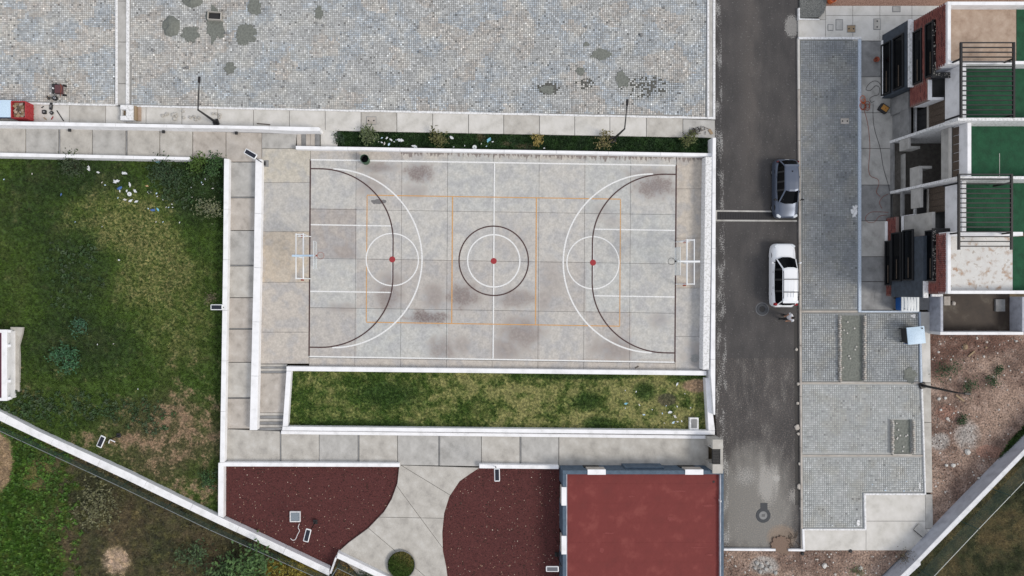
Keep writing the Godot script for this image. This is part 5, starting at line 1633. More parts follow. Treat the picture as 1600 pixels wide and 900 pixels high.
# ---------------------------------------------------------------- goals with hoops
func build_court_gear() -> void:
	for e in [[484.0, -1.0, 402.5, "white goal frame joined to the hoop at the west end of the court", "basketball hoop"], [1058.0, 1.0, 411.0, "white goal frame joined to the hoop at the east end of the court", "hoop"]]:
		var t := thing("goal_frame", e[3], "goal", w(e[0], e[2], 0))
		var s: float = e[1]
		var near := 0.02
		var rear := 0.52
		for z in [-1.5, 1.5]:
			put("goal_post", tube_mesh([Vector3(s * near, 0, z), Vector3(s * near, 2.0, z)], 0.04, 0.04, 8), M.white_plastic, t)
			put("rear_post", tube_mesh([Vector3(s * rear, 0, z), Vector3(s * rear, 2.0, z)], 0.03, 0.03, 8), M.white_plastic, t)
			put("side_bar", tube_mesh([Vector3(s * near, 2.0, z), Vector3(s * rear, 2.0, z)], 0.035, 0.035, 8), M.white_plastic, t)
			put("foot_bar", tube_mesh([Vector3(s * -0.1, 0.04, z), Vector3(s * 0.85, 0.04, z)], 0.03, 0.03, 8), M.white_plastic, t)
			put("base_plate", box_mesh(Vector3(s * rear, 0.012, z * 1.02), Vector3(0.22, 0.02, 0.22), 0.004), M.rust, t)
		put("crossbar", tube_mesh([Vector3(s * near, 2.0, -1.56), Vector3(s * near, 2.0, 1.56)], 0.05, 0.05, 8), M.white_plastic, t)
		put("rear_bar", tube_mesh([Vector3(s * rear, 2.0, -1.56), Vector3(s * rear, 2.0, 1.56)], 0.04, 0.04, 8), M.white_plastic, t)
		# hoop post and arm
		put("hoop_post", tube_mesh([Vector3(s * rear, 0, 0), Vector3(s * rear, 2.9, 0)], 0.06, 0.06, 8), M.white_plastic, t)
		var arm := tube_mesh([Vector3(s * (rear + 0.05), 2.9, 0), Vector3(s * -0.98, 3.05, 0)], 0.075, 0.06, 8)
		put("hoop_arm", arm, M.white_plastic if s > 0 else M.lid_pale, t)
		var clear := StandardMaterial3D.new()
		clear.albedo_color = Color(0.85, 0.9, 0.92, 0.22)
		clear.transparency = BaseMaterial3D.TRANSPARENCY_ALPHA
		clear.roughness = 0.08
		var bb := put("backboard", box_mesh(Vector3(s * -1.06, 3.4, 0), Vector3(0.02, 1.05, 1.8), 0.0), clear, t)
		var fr := mb()
		for z in [-0.91, 0.91]:
			box(fr, Vector3(s * -1.06, 3.4, z), Vector3(0.035, 1.1, 0.025), 0.003)
		for y in [2.87, 3.93]:
			box(fr, Vector3(s * -1.06, y, 0), Vector3(0.03, 0.025, 1.8), 0.003)
		put("frame", done(fr), M.lid_white, bb)
		var ring := []
		for i in 25:
			ring.append(Vector3(s * -1.36 + cos(TAU * i / 24.0) * 0.225, 3.05, sin(TAU * i / 24.0) * 0.225))
		put("rim", tube_mesh(ring, 0.014, 0.014, 6), plain(C(150, 90, 84), 0.5) if s < 0 else M.black_metal, t)
		put("bracket", box_mesh(Vector3(s * -1.1, 3.03, 0), Vector3(0.09, 0.08, 0.12), 0.01), M.black_metal if s > 0 else M.rust, t)
	var bin := thing("trash_bin", "round green rubbish bin on the court's north line", "bin", w(572, 251.5, 0))
	put("drum", lathe_mesh(Vector3.ZERO, [[0.0, 0.0], [0.27, 0.0], [0.285, 0.02], [0.285, 0.84], [0.3, 0.86], [0.3, 0.9], [0.275, 0.9], [0.265, 0.86], [0.255, 0.1], [0.0, 0.08]], 28), plain(C(48, 84, 58), 0.5), bin)
	put("liner", lathe_mesh(Vector3.ZERO, [[0.0, 0.22], [0.25, 0.2], [0.262, 0.8]], 24), M.dark, bin)

# ---------------------------------------------------------------- lamps, covers, bins
func build_street_gear() -> void:
	var lamps := [
		[338, 191.5, Vector3(0.12, 0, -1.75), "bent black street lamp by the junction box on the pavement", 0.0],
		[957, 219, Vector3(0.12, 0, -1.5), "black street lamp leaning out of the hedge bed", 0.0],
		[1440, 602, Vector3(0.35, 0, 0.03), "black street lamp at the edge of the rubble plot", 0.0]]
	for l in lamps:
		var t := thing("street_lamp", l[3], "street lamp", w(l[0], l[1], 0))
		var arm: Vector3 = l[2]
		var top := Vector3(0, 3.5, 0)
		put("base", box_mesh(Vector3(0, 0.08, 0), Vector3(0.42, 0.16, 0.42), 0.03, Basis(Vector3.UP, 0.3)), M.black_metal, t)
		put("pole", tube_mesh([Vector3(0, 0.1, 0), top * 0.5, top], 0.1, 0.055, 10), M.black_metal, t)
		put("arm", tube_mesh([top, top + arm * 0.5 + Vector3(0, 0.08, 0), top + arm + Vector3(0, 0.14, 0)], 0.045, 0.035, 8), M.black_metal, t)
		var e := top + arm + Vector3(0, 0.14, 0)
		var dir := arm.normalized()
		var basis := Basis(Vector3(-dir.z, 0, dir.x), Vector3.UP, dir)
		put("lamp_head", box_mesh(e + dir * 0.2, Vector3(0.17, 0.09, 0.42), 0.03, basis), M.black_metal, t)
		put("lens", box_mesh(e + dir * 0.2 - Vector3(0, 0.05, 0), Vector3(0.12, 0.02, 0.32), 0.005, basis), M.lamp_clear, t)
	# solar lamps: plan of the pole, plan of the panel centre, turn of the long side
	var hs := 2.6
	var sol := [[412, 255.5, 391.5, 240.5, -0.53, 0.92, "solar lamp on a square base at the court's northwest corner", true],
		[353, 480, 338.5, 480, 0.0, 0.84, "solar lamp over the lawn beside the ramp wall", false],
		[186, 680, 158, 690, 1.13, 0.84, "solar lamp on the bare ground near the diagonal wall", false],
		[493, 815, 480, 836.5, 1.32, 0.92, "solar lamp over the west red gravel bed", false],
		[774, 727, 776.6, 742, -1.55, 0.88, "solar lamp below the short white wall", false],
		[870, 866, 863, 889, 0.02, 0.86, "greyish solar lamp beside the guardhouse", false]]
	for s in sol:
		var t := thing("solar_lamp", s[6], "solar lamp", w(s[0], s[1], 0))
		var c2 := U(s[2], s[3], hs)
		var c := w(c2.x, c2.y, hs) - w(s[0], s[1], 0)
		var basis := Basis(Vector3.UP, s[4]) * Basis(Vector3(0, 0, 1), 0.06)
		if s[7]:
			put("footing", box_mesh(Vector3(0, 0.0, 0), Vector3(0.72, 0.04, 0.48), 0.01), M.concrete_dim, t)
		put("base_plate", box_mesh(Vector3(0, 0.05, 0), Vector3(0.3, 0.06, 0.3), 0.01), M.black_metal, t)
		put("pole", tube_mesh([Vector3(0, 0.05, 0), Vector3(0, hs - 0.5, 0), c + Vector3(0, -0.12, 0)], 0.035, 0.025, 8), M.black_metal, t)
		var p := put("housing", box_mesh(c, Vector3(s[5], 0.07, 0.38), 0.06, basis), M.white_plastic, t)
		put("solar_panel", box_mesh(c + basis * Vector3(0, 0.032, 0), Vector3(s[5] - 0.14, 0.016, 0.27), 0.004, basis), M.solar if s[0] != 870 else plain(C(96, 98, 104), 0.3), p)
		put("light_strip", box_mesh(c + basis * Vector3(0, -0.035, 0), Vector3(s[5] - 0.2, 0.02, 0.2), 0.004, basis), M.lamp_clear, p)
	# access covers
	var covers := [[1293, 38, 1302, 48, M.concrete_pale, "small pale square cover on the corner slabs", 0], [1305.5, 30, 1317, 47.5, M.concrete_cool, "grey upright rectangular cover, left on the corner slabs", 0], [1323, 39, 1336.6, 51, M.timber, "cream cover with two dark holes on the corner slabs", 2], [1364.6, 29, 1376, 46.6, M.concrete, "grey upright rectangular cover, right on the corner slabs", 2], [1394, 9.6, 1407, 19, M.concrete_cool, "grey cover at the north edge of the corner slabs", 0],
		[1312.5, 184, 1327, 194.6, M.concrete_warm, "pale cover with two dark holes in the cobbled bay", 2], [572, 182, 588, 195, M.concrete_warm, "beige cover with two dark holes on the pavement", 2], [1366, 456, 1378, 470.6, M.concrete_dim, "dark grey cover near the blue container", 0]]
	for c in covers:
		var t := thing("access_cover", c[5], "access cover")
		var y := 0.012 if c[0] != 1312.5 else 0.02
		put("frame", prism_mesh(rectp(c[0], c[1], c[2], c[3]), -0.1, y, 0.006), M.concrete_dim, t)
		put("lid", prism_mesh(rectp(c[0] + 1, c[1] + 1, c[2] - 1, c[3] - 1), -0.05, y + 0.014, 0.006), c[4], t)
		if c[6]:
			for k in [0.24, 0.76]:
				var wide: bool = (c[2] - c[0]) > (c[3] - c[1]) * 0.95
				var p := Vector2(lerpf(c[0], c[2], k), (c[1] + c[3]) / 2.0) if wide else Vector2((c[0] + c[2]) / 2.0, lerpf(c[1], c[3], k))
				put("handle_hole", lathe_mesh(w(p.x, p.y, y + 0.01), [[0.0, 0.008], [0.055, 0.008], [0.06, 0.0]], 10), M.black, t)
	var tilt := thing("access_cover", "tilted concrete cover against the grey perimeter wall", "access cover", w(1437, 828, 0.1), 0.87)
	put("lid", box_mesh(Vector3.ZERO, Vector3(0.55, 0.08, 0.8), 0.015), M.concrete_cool, tilt)
	put("edge_bar", box_mesh(Vector3(-0.3, 0.02, 0), Vector3(0.03, 0.06, 0.8), 0.004), M.dark, tilt)
	var box_lid := thing("junction_box", "white concrete box in the corner of the planted strip", "box", w(1083, 661, -0.02))
	put("body", box_mesh(Vector3(0, 0.1, 0.03), Vector3(0.66, 0.24, 0.9), 0.02), M.white_old, box_lid)
	put("lid", box_mesh(Vector3(0, 0.23, 0.0), Vector3(0.4, 0.03, 0.62), 0.01), M.concrete_dim, box_lid)
	var jb := thing("junction_box", "pale concrete junction box with an open hole beside the divider", "box", w(203, 178.6, 0))
	var frame := mb()
	box(frame, Vector3(0, 0.25, -0.38), Vector3(0.9, 0.5, 0.32), 0.015)
	box(frame, Vector3(0, 0.25, 0.38), Vector3(0.9, 0.5, 0.32), 0.015)
	box(frame, Vector3(0.2, 0.25, 0), Vector3(0.5, 0.5, 0.44), 0.01)
	box(frame, Vector3(-0.42, 0.2, 0), Vector3(0.06, 0.4, 0.44), 0.01)
	put("body", done(frame), M.white_old, jb)
	put("hole_floor", box_mesh(Vector3(-0.2, 0.08, 0), Vector3(0.4, 0.04, 0.44)), M.timber, jb)
	put("plank_side", box_mesh(Vector3(0.55, 0.2, 0), Vector3(0.12, 0.4, 1.0), 0.01), M.timber, jb)
	put("plank_side", box_mesh(Vector3(0.72, 0.06, 0), Vector3(0.2, 0.12, 1.0), 0.01), M.deck_tan, jb)
	# manholes
	for m in [[1192, 483, "round manhole in the street near the white car", 0.38, false], [1193.5, 806, "manhole with a dark ring patch near the street's end", 0.3, true]]:
		var t := thing("manhole", m[2], "manhole", w(m[0], m[1], -0.1))
		var dark_ring := mottled([C(44, 46, 50), C(54, 57, 62), C(68, 71, 76)], 0.8, 0.7, 91 + int(m[0]), 0.03, 0.3)
		if m[4]:
			put("patch", lathe_mesh(Vector3.ZERO, [[0.3, 0.014], [0.5, 0.014], [0.53, 0.0]], 24), dark_ring, t)
			put("patch_tail", box_mesh(Vector3(0.05, 0.002, -0.66), Vector3(0.5, 0.02, 0.44), 0.006), dark_ring, t)
			put("cover", lathe_mesh(Vector3.ZERO, [[0.0, 0.006], [0.29, 0.006], [0.3, 0.0]], 24), M.concrete_dim, t)
		else:
			put("ring", lathe_mesh(Vector3.ZERO, [[0.22, 0.01], [0.27, 0.02], [0.36, 0.02], [0.4, 0.0]], 24), dark_ring, t)
			put("outer_ring", lathe_mesh(Vector3.ZERO, [[0.42, 0.004], [0.44, 0.01], [0.47, 0.008], [0.48, 0.0]], 24), plain(C(92, 94, 98), 0.8), t)
			put("cover", lathe_mesh(Vector3.ZERO, [[0.0, 0.008], [0.21, 0.008], [0.22, 0.0]], 24), M.dark, t)
		for k in 3:
			put("slot", box_mesh(Vector3(-0.08 + k * 0.08, 0.012, 0), Vector3(0.03, 0.012, 0.2), 0.0), M.black, t)
	# wheeled containers
	container("blue wheeled rubbish container with a ribbed white lid by the townhouse", 1408, 474.5, 0.0, M.blue_plastic, M.lid_white, true)
	container("grey-fronted rubbish container with a pale blue lid on the cobbles", 1417, 522.5, 0.1, M.blue_plastic, M.lid_pale, false)
	container("pale blue lidded rubbish container at the left edge of the pavement", 9, 175.5, PI, M.blue_plastic, M.lid_pale, false, 1.9)
	var red := thing("skip", "red open-topped skip full of brown cardboard scraps on the left pavement", "skip", w(42.5, 177, 0))
	var f := mb()
	var L := 0.98
	var Wd := 1.14
	box(f, Vector3(L / 2, 0.55, 0), Vector3(0.05, 0.95, Wd), 0.01)
	box(f, Vector3(-L / 2, 0.55, 0), Vector3(0.05, 0.95, Wd), 0.01)
	box(f, Vector3(0, 0.55, Wd / 2), Vector3(L, 0.95, 0.05), 0.01)
	box(f, Vector3(0, 0.55, -Wd / 2), Vector3(L, 0.95, 0.05), 0.01)
	put("body", done(f), M.red_plastic, red)
	for z in [-0.3, 0.1, 0.45]:
		put("rib", box_mesh(Vector3(L / 2 + 0.035, 0.5, z), Vector3(0.03, 0.9, 0.05), 0.006), M.red_plastic, red)
	for y in [0.2, 0.55]:
		put("rib", box_mesh(Vector3(L / 2 + 0.03, y, 0), Vector3(0.026, 0.05, Wd), 0.006), M.red_plastic, red)
	put("floor", box_mesh(Vector3(0, 0.72, 0), Vector3(L - 0.06, 0.05, Wd - 0.06)), M.timber, red)
	for i in 26:
		var b := Basis.from_euler(Vector3(rng.randf_range(-0.4, 0.4), rng.randf() * 6, rng.randf_range(-0.4, 0.4)))
		put("scrap", box_mesh(Vector3(rng.randf_range(-0.36, 0.36), rng.randf_range(0.78, 0.95), rng.randf_range(-0.44, 0.44)), Vector3(rng.randf_range(0.1, 0.36), 0.015, rng.randf_range(0.06, 0.22)), 0.0, b), [M.timber, M.deck_tan, M.board, M.concrete_warm][rng.randi() % 4], red)

func container(label: String, px: float, py: float, turn: float, body: Material, lid: Material, ribs: bool, long := 1.15) -> void:
	var t := thing("rubbish_container", label, "container", w(px, py, 0), turn)
	var d := 1.0 if ribs else 1.15
	var st := mb()
	var b0 := Vector2(long * 0.44, d * 0.42)
	var b1 := Vector2(long * 0.5, d * 0.48)
	var lo := []
	var hi := []
	for s in [[-1, -1], [1, -1], [1, 1], [-1, 1]]:
		lo.append(Vector3(b0.x * s[0], 0.18, b0.y * s[1]))
		hi.append(Vector3(b1.x * s[0], 0.98, b1.y * s[1]))
	for i in 4:
		var j := (i + 1) % 4
		quad(st, hi[i], lo[i], lo[j], hi[j])
	quad(st, lo[3], lo[2], lo[1], lo[0])
	put("body", done(st), body if ribs or long > 1.5 else M.dark, t)
	if not ribs:
		put("side_panel", box_mesh(Vector3(0, 0.6, d * 0.49), Vector3(long * 0.92, 0.6, 0.03), 0.01), body, t)
	var l := mb()
	# lid: a shallow crowned shell
	var n := 8
	for i in n:
		for j in 4:
			var q := []
			for e in [[i, j], [i + 1, j], [i + 1, j + 1], [i, j + 1]]:
				var u := float(e[0]) / n * 2 - 1
				var v := float(e[1]) / 4 * 2 - 1
				q.append(Vector3(u * long * 0.53, 1.0 + 0.1 * (1 - u * u) * (1 - v * v * 0.6), v * d * 0.52))
			quad(l, q[0], q[1], q[2], q[3])
	var e := [Vector3(-long * 0.53, 1.0, -d * 0.52), Vector3(long * 0.53, 1.0, -d * 0.52), Vector3(long * 0.53, 1.0, d * 0.52), Vector3(-long * 0.53, 1.0, d * 0.52)]
	for i in 4:
		var j := (i + 1) % 4
		quad(l, e[i], e[i] - Vector3(0, 0.06, 0), e[j] - Vector3(0, 0.06, 0), e[j])
	var lid_o := put("lid", done(l), lid, t)
	if ribs:
		for k in 5:
			put("rib", box_mesh(Vector3(-long * 0.36 + k * long * 0.18, 1.085, 0), Vector3(0.05, 0.03, d * 0.94), 0.01), lid, lid_o)
	put("vent", lathe_mesh(Vector3(long * 0.36 * (-1 if ribs else 1), 1.075, d * (0.34 if ribs else -0.4)), [[0.0, 0.02], [0.05, 0.02], [0.055, 0.0]], 12), M.black, lid_o)
	for x in [-1, 1]:
		for z in [-1, 1]:
			var whl := SurfaceTool.new()
			whl = mb()
			lathe(whl, Vector3.ZERO, [[0.03, -0.03], [0.1, -0.03], [0.1, 0.03], [0.03, 0.03]], 14)
			var o := put("wheel", done(whl), M.rubber, t)
			o.position = Vector3(x * long * 0.42, 0.1, z * d * 0.4)
			o.rotation.x = PI / 2

# ---------------------------------------------------------------- cars
# lengths along z (front at -z), half widths, heights; body is one loft, the cabin another
func car(called: String, label: String, px: float, py: float, turn: float, paint: Material, L: float, W: float, belt: float, roof: float, wagon: bool) -> Node3D:
	var t := thing(called, label, "car", w(px, py, -0.1), turn)
	var hw := W / 2.0
	# lower body
	var st := SurfaceTool.new()
	st.begin(Mesh.PRIMITIVE_TRIANGLES)
	st.set_smooth_group(0)
	var hood := belt - 0.06
	var zs := [0.0, 0.012, 0.035, 0.08, 0.15, 0.22, 0.29, 0.36, 0.5, 0.64, 0.78, 0.88, 0.94, 0.975, 0.992, 1.0]
	var rings := []
	var N := 14
	for z in zs:
		var e := minf(z, 1.0 - z)
		var k := 1.0
		if z < 0.2: k = 0.66 + 0.34 * pow(1.0 - pow(1.0 - z / 0.2, 3.0), 0.5)
		elif z > 0.85: k = 0.76 + 0.24 * pow(1.0 - pow(1.0 - (1.0 - z) / 0.15, 3.0), 0.5)
		var half := hw * k
		var top := belt
		if z < 0.29: top = lerpf(hood - 0.2, hood, pow(clampf(z / 0.24, 0, 1), 0.45))
		elif z > 0.95: top = belt - 0.1 - (0.12 if z > 0.99 else 0.0)
		if z == 0.0: top -= 0.12
		var low := 0.24 + (0.1 if e < 0.02 else 0.0)
		var ring := []
		for i in N + 1:
			var a := PI * i / N
			var x := -cos(a)
			var y := sin(a)
			ring.append(Vector3(half * signf(x) * pow(absf(x), 0.5), low + (top - low) * pow(absf(y), 0.62), (z - 0.5) * L))
		rings.append(ring)
	for i in rings.size() - 1:
		for k in N:
			quad(st, rings[i][k + 1], rings[i][k], rings[i + 1][k], rings[i + 1][k + 1])
	for i in range(1, N):
		tri(st, rings[0][0], rings[0][i], rings[0][i + 1])
		var z2 := rings.size() - 1
		tri(st, rings[z2][0], rings[z2][i + 1], rings[z2][i])
	st.index()
	put("body", done(st), paint, t)
	put("underbody", box_mesh(Vector3(0, 0.3, 0), Vector3(W * 0.84, 0.16, L * 0.9), 0.02), M.rubber, t)
	# cabin: [z, half width at belt, half width at roof, top height, segment kind]
	var c0 := 0.27
	var prof := []
	if wagon:
		prof = [[0.25, 0.84, 0.80, belt + 0.01], [0.40, 0.90, 0.61, roof - 0.05], [0.43, 0.91, 0.61, roof], [0.56, 0.92, 0.62, roof + 0.02], [0.59, 0.92, 0.62, roof + 0.02], [0.74, 0.91, 0.62, roof + 0.01], [0.77, 0.90, 0.61, roof], [0.90, 0.87, 0.59, roof - 0.04], [0.965, 0.80, 0.74, belt + 0.02]]
	else:
		prof = [[0.27, 0.84, 0.80, belt + 0.01], [0.45, 0.90, 0.57, roof - 0.04], [0.48, 0.91, 0.57, roof], [0.59, 0.91, 0.58, roof + 0.02], [0.62, 0.91, 0.58, roof + 0.02], [0.76, 0.89, 0.57, roof], [0.79, 0.88, 0.56, roof - 0.01], [0.86, 0.85, 0.54, roof - 0.06], [0.965, 0.76, 0.70, belt + 0.03]]
	var sec := []
	for p in prof:
		var z: float = (p[0] - 0.5) * L
		var bw: float = p[1] * hw
		var rw: float = p[2] * hw
		var h: float = p[3]
		var shoulder := maxf(belt - 0.01, h - 0.07)
		var bow := -0.13 if p == prof[0] else (-0.07 if p == prof[1] or p == prof[2] else (0.06 if p == prof[8] or p == prof[7] else 0.0))
		sec.append([Vector3(-bw, belt - 0.06, z), Vector3(-rw - 0.015, shoulder, z), Vector3(-rw + 0.07, h, z), Vector3(-rw * 0.4, h + 0.02, z + bow), Vector3(rw * 0.4, h + 0.02, z + bow), Vector3(rw - 0.07, h, z), Vector3(rw + 0.015, shoulder, z), Vector3(bw, belt - 0.06, z)])
	var parts := {}
	var last := sec.size() - 2
	for i in sec.size() - 1:
		for k in 7:
			var kind := "roof"
			if k == 0 or k == 6: kind = "side_left" if k == 0 else "side_right"
			elif k == 1 or k == 5: kind = "pillar_left" if k == 1 else "pillar_right"
			elif i == 0: kind = "windshield"
			elif i == last: kind = "rear_window"
			if k in [0, 6] and i in [1, 3, 5]: kind = "trim_left" if k == 0 else "trim_right"
			if not parts.has(kind):
				parts[kind] = mb()
			quad(parts[kind], sec[i][k + 1], sec[i][k], sec[i + 1][k], sec[i + 1][k + 1])
	put("roof", done(parts["roof"]), paint, t)
	put("pillar", done(parts["pillar_left"]), paint, t)
	put("pillar", done(parts["pillar_right"]), paint, t)
	put("windshield", done(parts["windshield"]), M.glass, t)
	put("rear_window", done(parts["rear_window"]), M.glass, t)
	put("side_window", done(parts["side_left"]), M.glass, t)
	put("side_window", done(parts["side_right"]), M.glass, t)
	put("door_pillar", done(parts["trim_left"]), M.black, t)
	put("door_pillar", done(parts["trim_right"]), M.black, t)
	# details
	for s in [-1.0, 1.0]:
		put("headlight", box_mesh(Vector3(s * hw * 0.66, hood - 0.2, -L * 0.462), Vector3(0.36, 0.12, 0.22), 0.05, Basis(Vector3.UP, s * -0.5)), M.lamp_clear, t)
		put("tail_light", box_mesh(Vector3(s * hw * 0.82, belt - 0.12, L * 0.462), Vector3(0.16, 0.34 if wagon else 0.16, 0.2 if wagon else 0.12), 0.04, Basis(Vector3.UP, s * 0.4)), M.lamp_red if wagon else plain(C(96, 24, 30), 0.2), t)
		var mir := put("mirror", box_mesh(Vector3(s * (hw + 0.1), belt + 0.03, -L * 0.19), Vector3(0.2, 0.13, 0.12), 0.04, Basis(Vector3.UP, s * 0.35)), paint if wagon else M.black, t)
		put("mirror_arm", box_mesh(Vector3(s * (hw - 0.03), belt, -L * 0.2), Vector3(0.12, 0.05, 0.06), 0.01), M.black, mir)
		for z in [-0.05, 0.2]:
			put("door_handle", box_mesh(Vector3(s * (hw - 0.012), belt - 0.16, z * L), Vector3(0.035, 0.03, 0.17), 0.01), M.chrome if wagon else paint, t)
		for z in [-0.31, 0.3]:
			var wh := Node3D.new()
			wh.name = "wheel" if not t.has_node("wheel") else "wheel_%03d" % (int(z > 0) + (2 if s > 0 else 0))
			t.add_child(wh, true)
			wh.position = Vector3(s * (hw - 0.13), 0.31, z * L)
			wh.rotation.z = PI / 2
			put("tyre", lathe_mesh(Vector3.ZERO, [[0.2, -0.1], [0.3, -0.11], [0.33, -0.08], [0.33, 0.08], [0.3, 0.11], [0.2, 0.1]], 24), M.rubber, wh)
			put("rim", lathe_mesh(Vector3.ZERO, [[0.0, -0.1], [0.05, -0.105], [0.19, -0.085], [0.21, -0.1]] if s > 0 else [[0.0, 0.1], [0.05, 0.105], [0.19, 0.085], [0.21, 0.1]], 20), M.alloy, wh)
	put("front_bumper", box_mesh(Vector3(0, 0.42, -L * 0.488), Vector3(W * 0.72, 0.2, 0.1), 0.04), paint, t)
	put("rear_bumper", box_mesh(Vector3(0, 0.5, L * 0.494), Vector3(W * 0.78, 0.22, 0.14), 0.05), paint, t)
	put("grille", box_mesh(Vector3(0, 0.58, -L * 0.492), Vector3(W * 0.5, 0.12, 0.06), 0.02), M.black, t)
	put("number_plate", box_mesh(Vector3(0, 0.62, L * 0.505), Vector3(0.3, 0.12, 0.015), 0.004), M.white_plastic, t)
	for s in [-1.0, 1.0]:
		put("wiper", tube_mesh([Vector3(s * 0.12, belt + 0.05, -L * 0.225), Vector3(s * 0.12 + 0.42, belt + 0.2, -L * 0.18)], 0.01, 0.008, 5), M.black, t)
		put("hood_crease", tube_mesh([Vector3(s * hw * 0.72, hood - 0.005, -L * 0.25), Vector3(s * hw * 0.66, hood - 0.07, -L * 0.4)], 0.014, 0.01, 5), paint, t)
	if wagon:
		for s in [-1.0, 1.0]:
			put("roof_rail", tube_mesh([Vector3(s * hw * 0.6, roof + 0.0, -L * 0.06), Vector3(s * hw * 0.62, roof + 0.08, -L * 0.02), Vector3(s * hw * 0.62, roof + 0.08, L * 0.33), Vector3(s * hw * 0.6, roof - 0.02, L * 0.37)], 0.022, 0.022, 6), M.black, t)
		for z in [0.07, 0.27]:
			put("roof_bar", tube_mesh([Vector3(-hw * 0.62, roof + 0.09, z * L), Vector3(hw * 0.62, roof + 0.09, z * L)], 0.025, 0.025, 6), M.black, t)
		for x in [-0.2, 0.0, 0.2]:
			put("roof_crease", tube_mesh([Vector3(x, roof + 0.035, L * 0.08), Vector3(x, roof + 0.03, L * 0.35)], 0.012, 0.012, 5), paint, t)
		put("spoiler", box_mesh(Vector3(0, roof - 0.04, L * 0.42), Vector3(W * 0.62, 0.05, 0.2), 0.02), paint, t)
	else:
		put("antenna", lathe_mesh(Vector3(0, roof + 0.02, L * 0.27), [[0.0, 0.09], [0.03, 0.06], [0.05, 0.0]], 10), M.black, t)
		put("spoiler", box_mesh(Vector3(0, roof - 0.05, L * 0.37), Vector3(W * 0.58, 0.04, 0.18), 0.015), paint, t)
	return t

func build_cars() -> void:
	car("parked_car", "silver grey hatchback parked over the drainage channel", 1223.5, 297, PI, M.car_grey, 4.1, 1.72, 0.92, 1.46, false)
	car("parked_car", "white wagon with roof rails parked behind the grey hatchback", 1219, 430, 0.0, M.car_white, 4.42, 1.72, 1.0, 1.66, true)

# ---------------------------------------------------------------- person: smooth union of tapered bones, meshed as surface nets
func nets(st: SurfaceTool, bones: Array, cell: float, k: float) -> void:
	var lo := Vector3.ONE * 1e6
	var hi := -lo
	for b in bones:
		var r := maxf(b[2], b[3]) + cell * 2.5
		lo = lo.min((b[0] as Vector3).min(b[1]) - Vector3.ONE * r)
		hi = hi.max((b[0] as Vector3).max(b[1]) + Vector3.ONE * r)
	var n := Vector3i(((hi - lo) / cell).ceil()) + Vector3i.ONE
	var f := PackedFloat32Array()
	f.resize(n.x * n.y * n.z)
	f.fill(1.0)
	for b in bones:
		var a: Vector3 = b[0]
		var d: Vector3 = b[1] - a
		var dd := maxf(d.length_squared(), 1e-9)
		var r := maxf(b[2], b[3]) + cell * 2.5 + k
		var i0 := Vector3i(((a.min(b[1]) - Vector3.ONE * r - lo) / cell).floor()).clamp(Vector3i.ZERO, n - Vector3i.ONE)
		var i1 := Vector3i(((a.max(b[1]) + Vector3.ONE * r - lo) / cell).ceil()).clamp(Vector3i.ZERO, n - Vector3i.ONE)
		for z in range(i0.z, i1.z + 1):
			for y in range(i0.y, i1.y + 1):
				var row := (z * n.y + y) * n.x
				for x in range(i0.x, i1.x + 1):
					var p := lo + Vector3(x, y, z) * cell
					var t := clampf((p - a).dot(d) / dd, 0.0, 1.0)
					var s := p.distance_to(a + d * t) - lerpf(b[2], b[3], t)
					var o := f[row + x]
					var h := maxf(k - absf(o - s), 0.0) / k
					f[row + x] = minf(o, s) - h * h * k * 0.25
	var vid := {}
	var verts := PackedVector3Array()
	var off := [Vector3i(0, 0, 0), Vector3i(1, 0, 0), Vector3i(0, 1, 0), Vector3i(1, 1, 0), Vector3i(0, 0, 1), Vector3i(1, 0, 1), Vector3i(0, 1, 1), Vector3i(1, 1, 1)]
	var edges := [[0, 1], [2, 3], [4, 5], [6, 7], [0, 2], [1, 3], [4, 6], [5, 7], [0, 4], [1, 5], [2, 6], [3, 7]]
	for z in n.z - 1:
		for y in n.y - 1:
			for x in n.x - 1:
				var base := (z * n.y + y) * n.x + x
				var v := [f[base], f[base + 1], f[base + n.x], f[base + n.x + 1], f[base + n.x * n.y], f[base + n.x * n.y + 1], f[base + n.x * n.y + n.x], f[base + n.x * n.y + n.x + 1]]
				var m := 0
				for i in 8:
					if v[i] < 0: m += 1
				if m == 0 or m == 8: continue
				var acc := Vector3.ZERO
				var cnt := 0
				for e in edges:
					var va: float = v[e[0]]
					var vb: float = v[e[1]]
					if (va < 0) != (vb < 0):
						acc += Vector3(off[e[0]]).lerp(Vector3(off[e[1]]), va / (va - vb))
						cnt += 1
				vid[base] = verts.size()
				verts.append(lo + (Vector3(x, y, z) + acc / cnt) * cell)
	var step := [1, n.x, n.x * n.y]
	st.set_smooth_group(0)
	for base in vid:
		var x: int = base % n.x
		var y: int = (base / n.x) % n.y
		var z: int = base / (n.x * n.y)
		var c := [x, y, z]
		for ax in 3:
			var u := (ax + 1) % 3
			var v2 := (ax + 2) % 3
			if c[u] == 0 or c[v2] == 0: continue
			var fa := f[base]
			var fb := f[base + step[ax]]
			if (fa < 0) == (fb < 0): continue
			var q := [base, base - step[u], base - step[u] - step[v2], base - step[v2]]
			if not (vid.has(q[1]) and vid.has(q[2]) and vid.has(q[3])): continue
			var p := [verts[vid[q[0]]], verts[vid[q[1]]], verts[vid[q[2]]], verts[vid[q[3]]]]
			if fa < 0: quad(st, p[0], p[1], p[2], p[3])
			else: quad(st, p[3], p[2], p[1], p[0])

func smooth_tool() -> SurfaceTool:
	var st := SurfaceTool.new()
	st.begin(Mesh.PRIMITIVE_TRIANGLES)
	st.set_smooth_group(0)
	return st

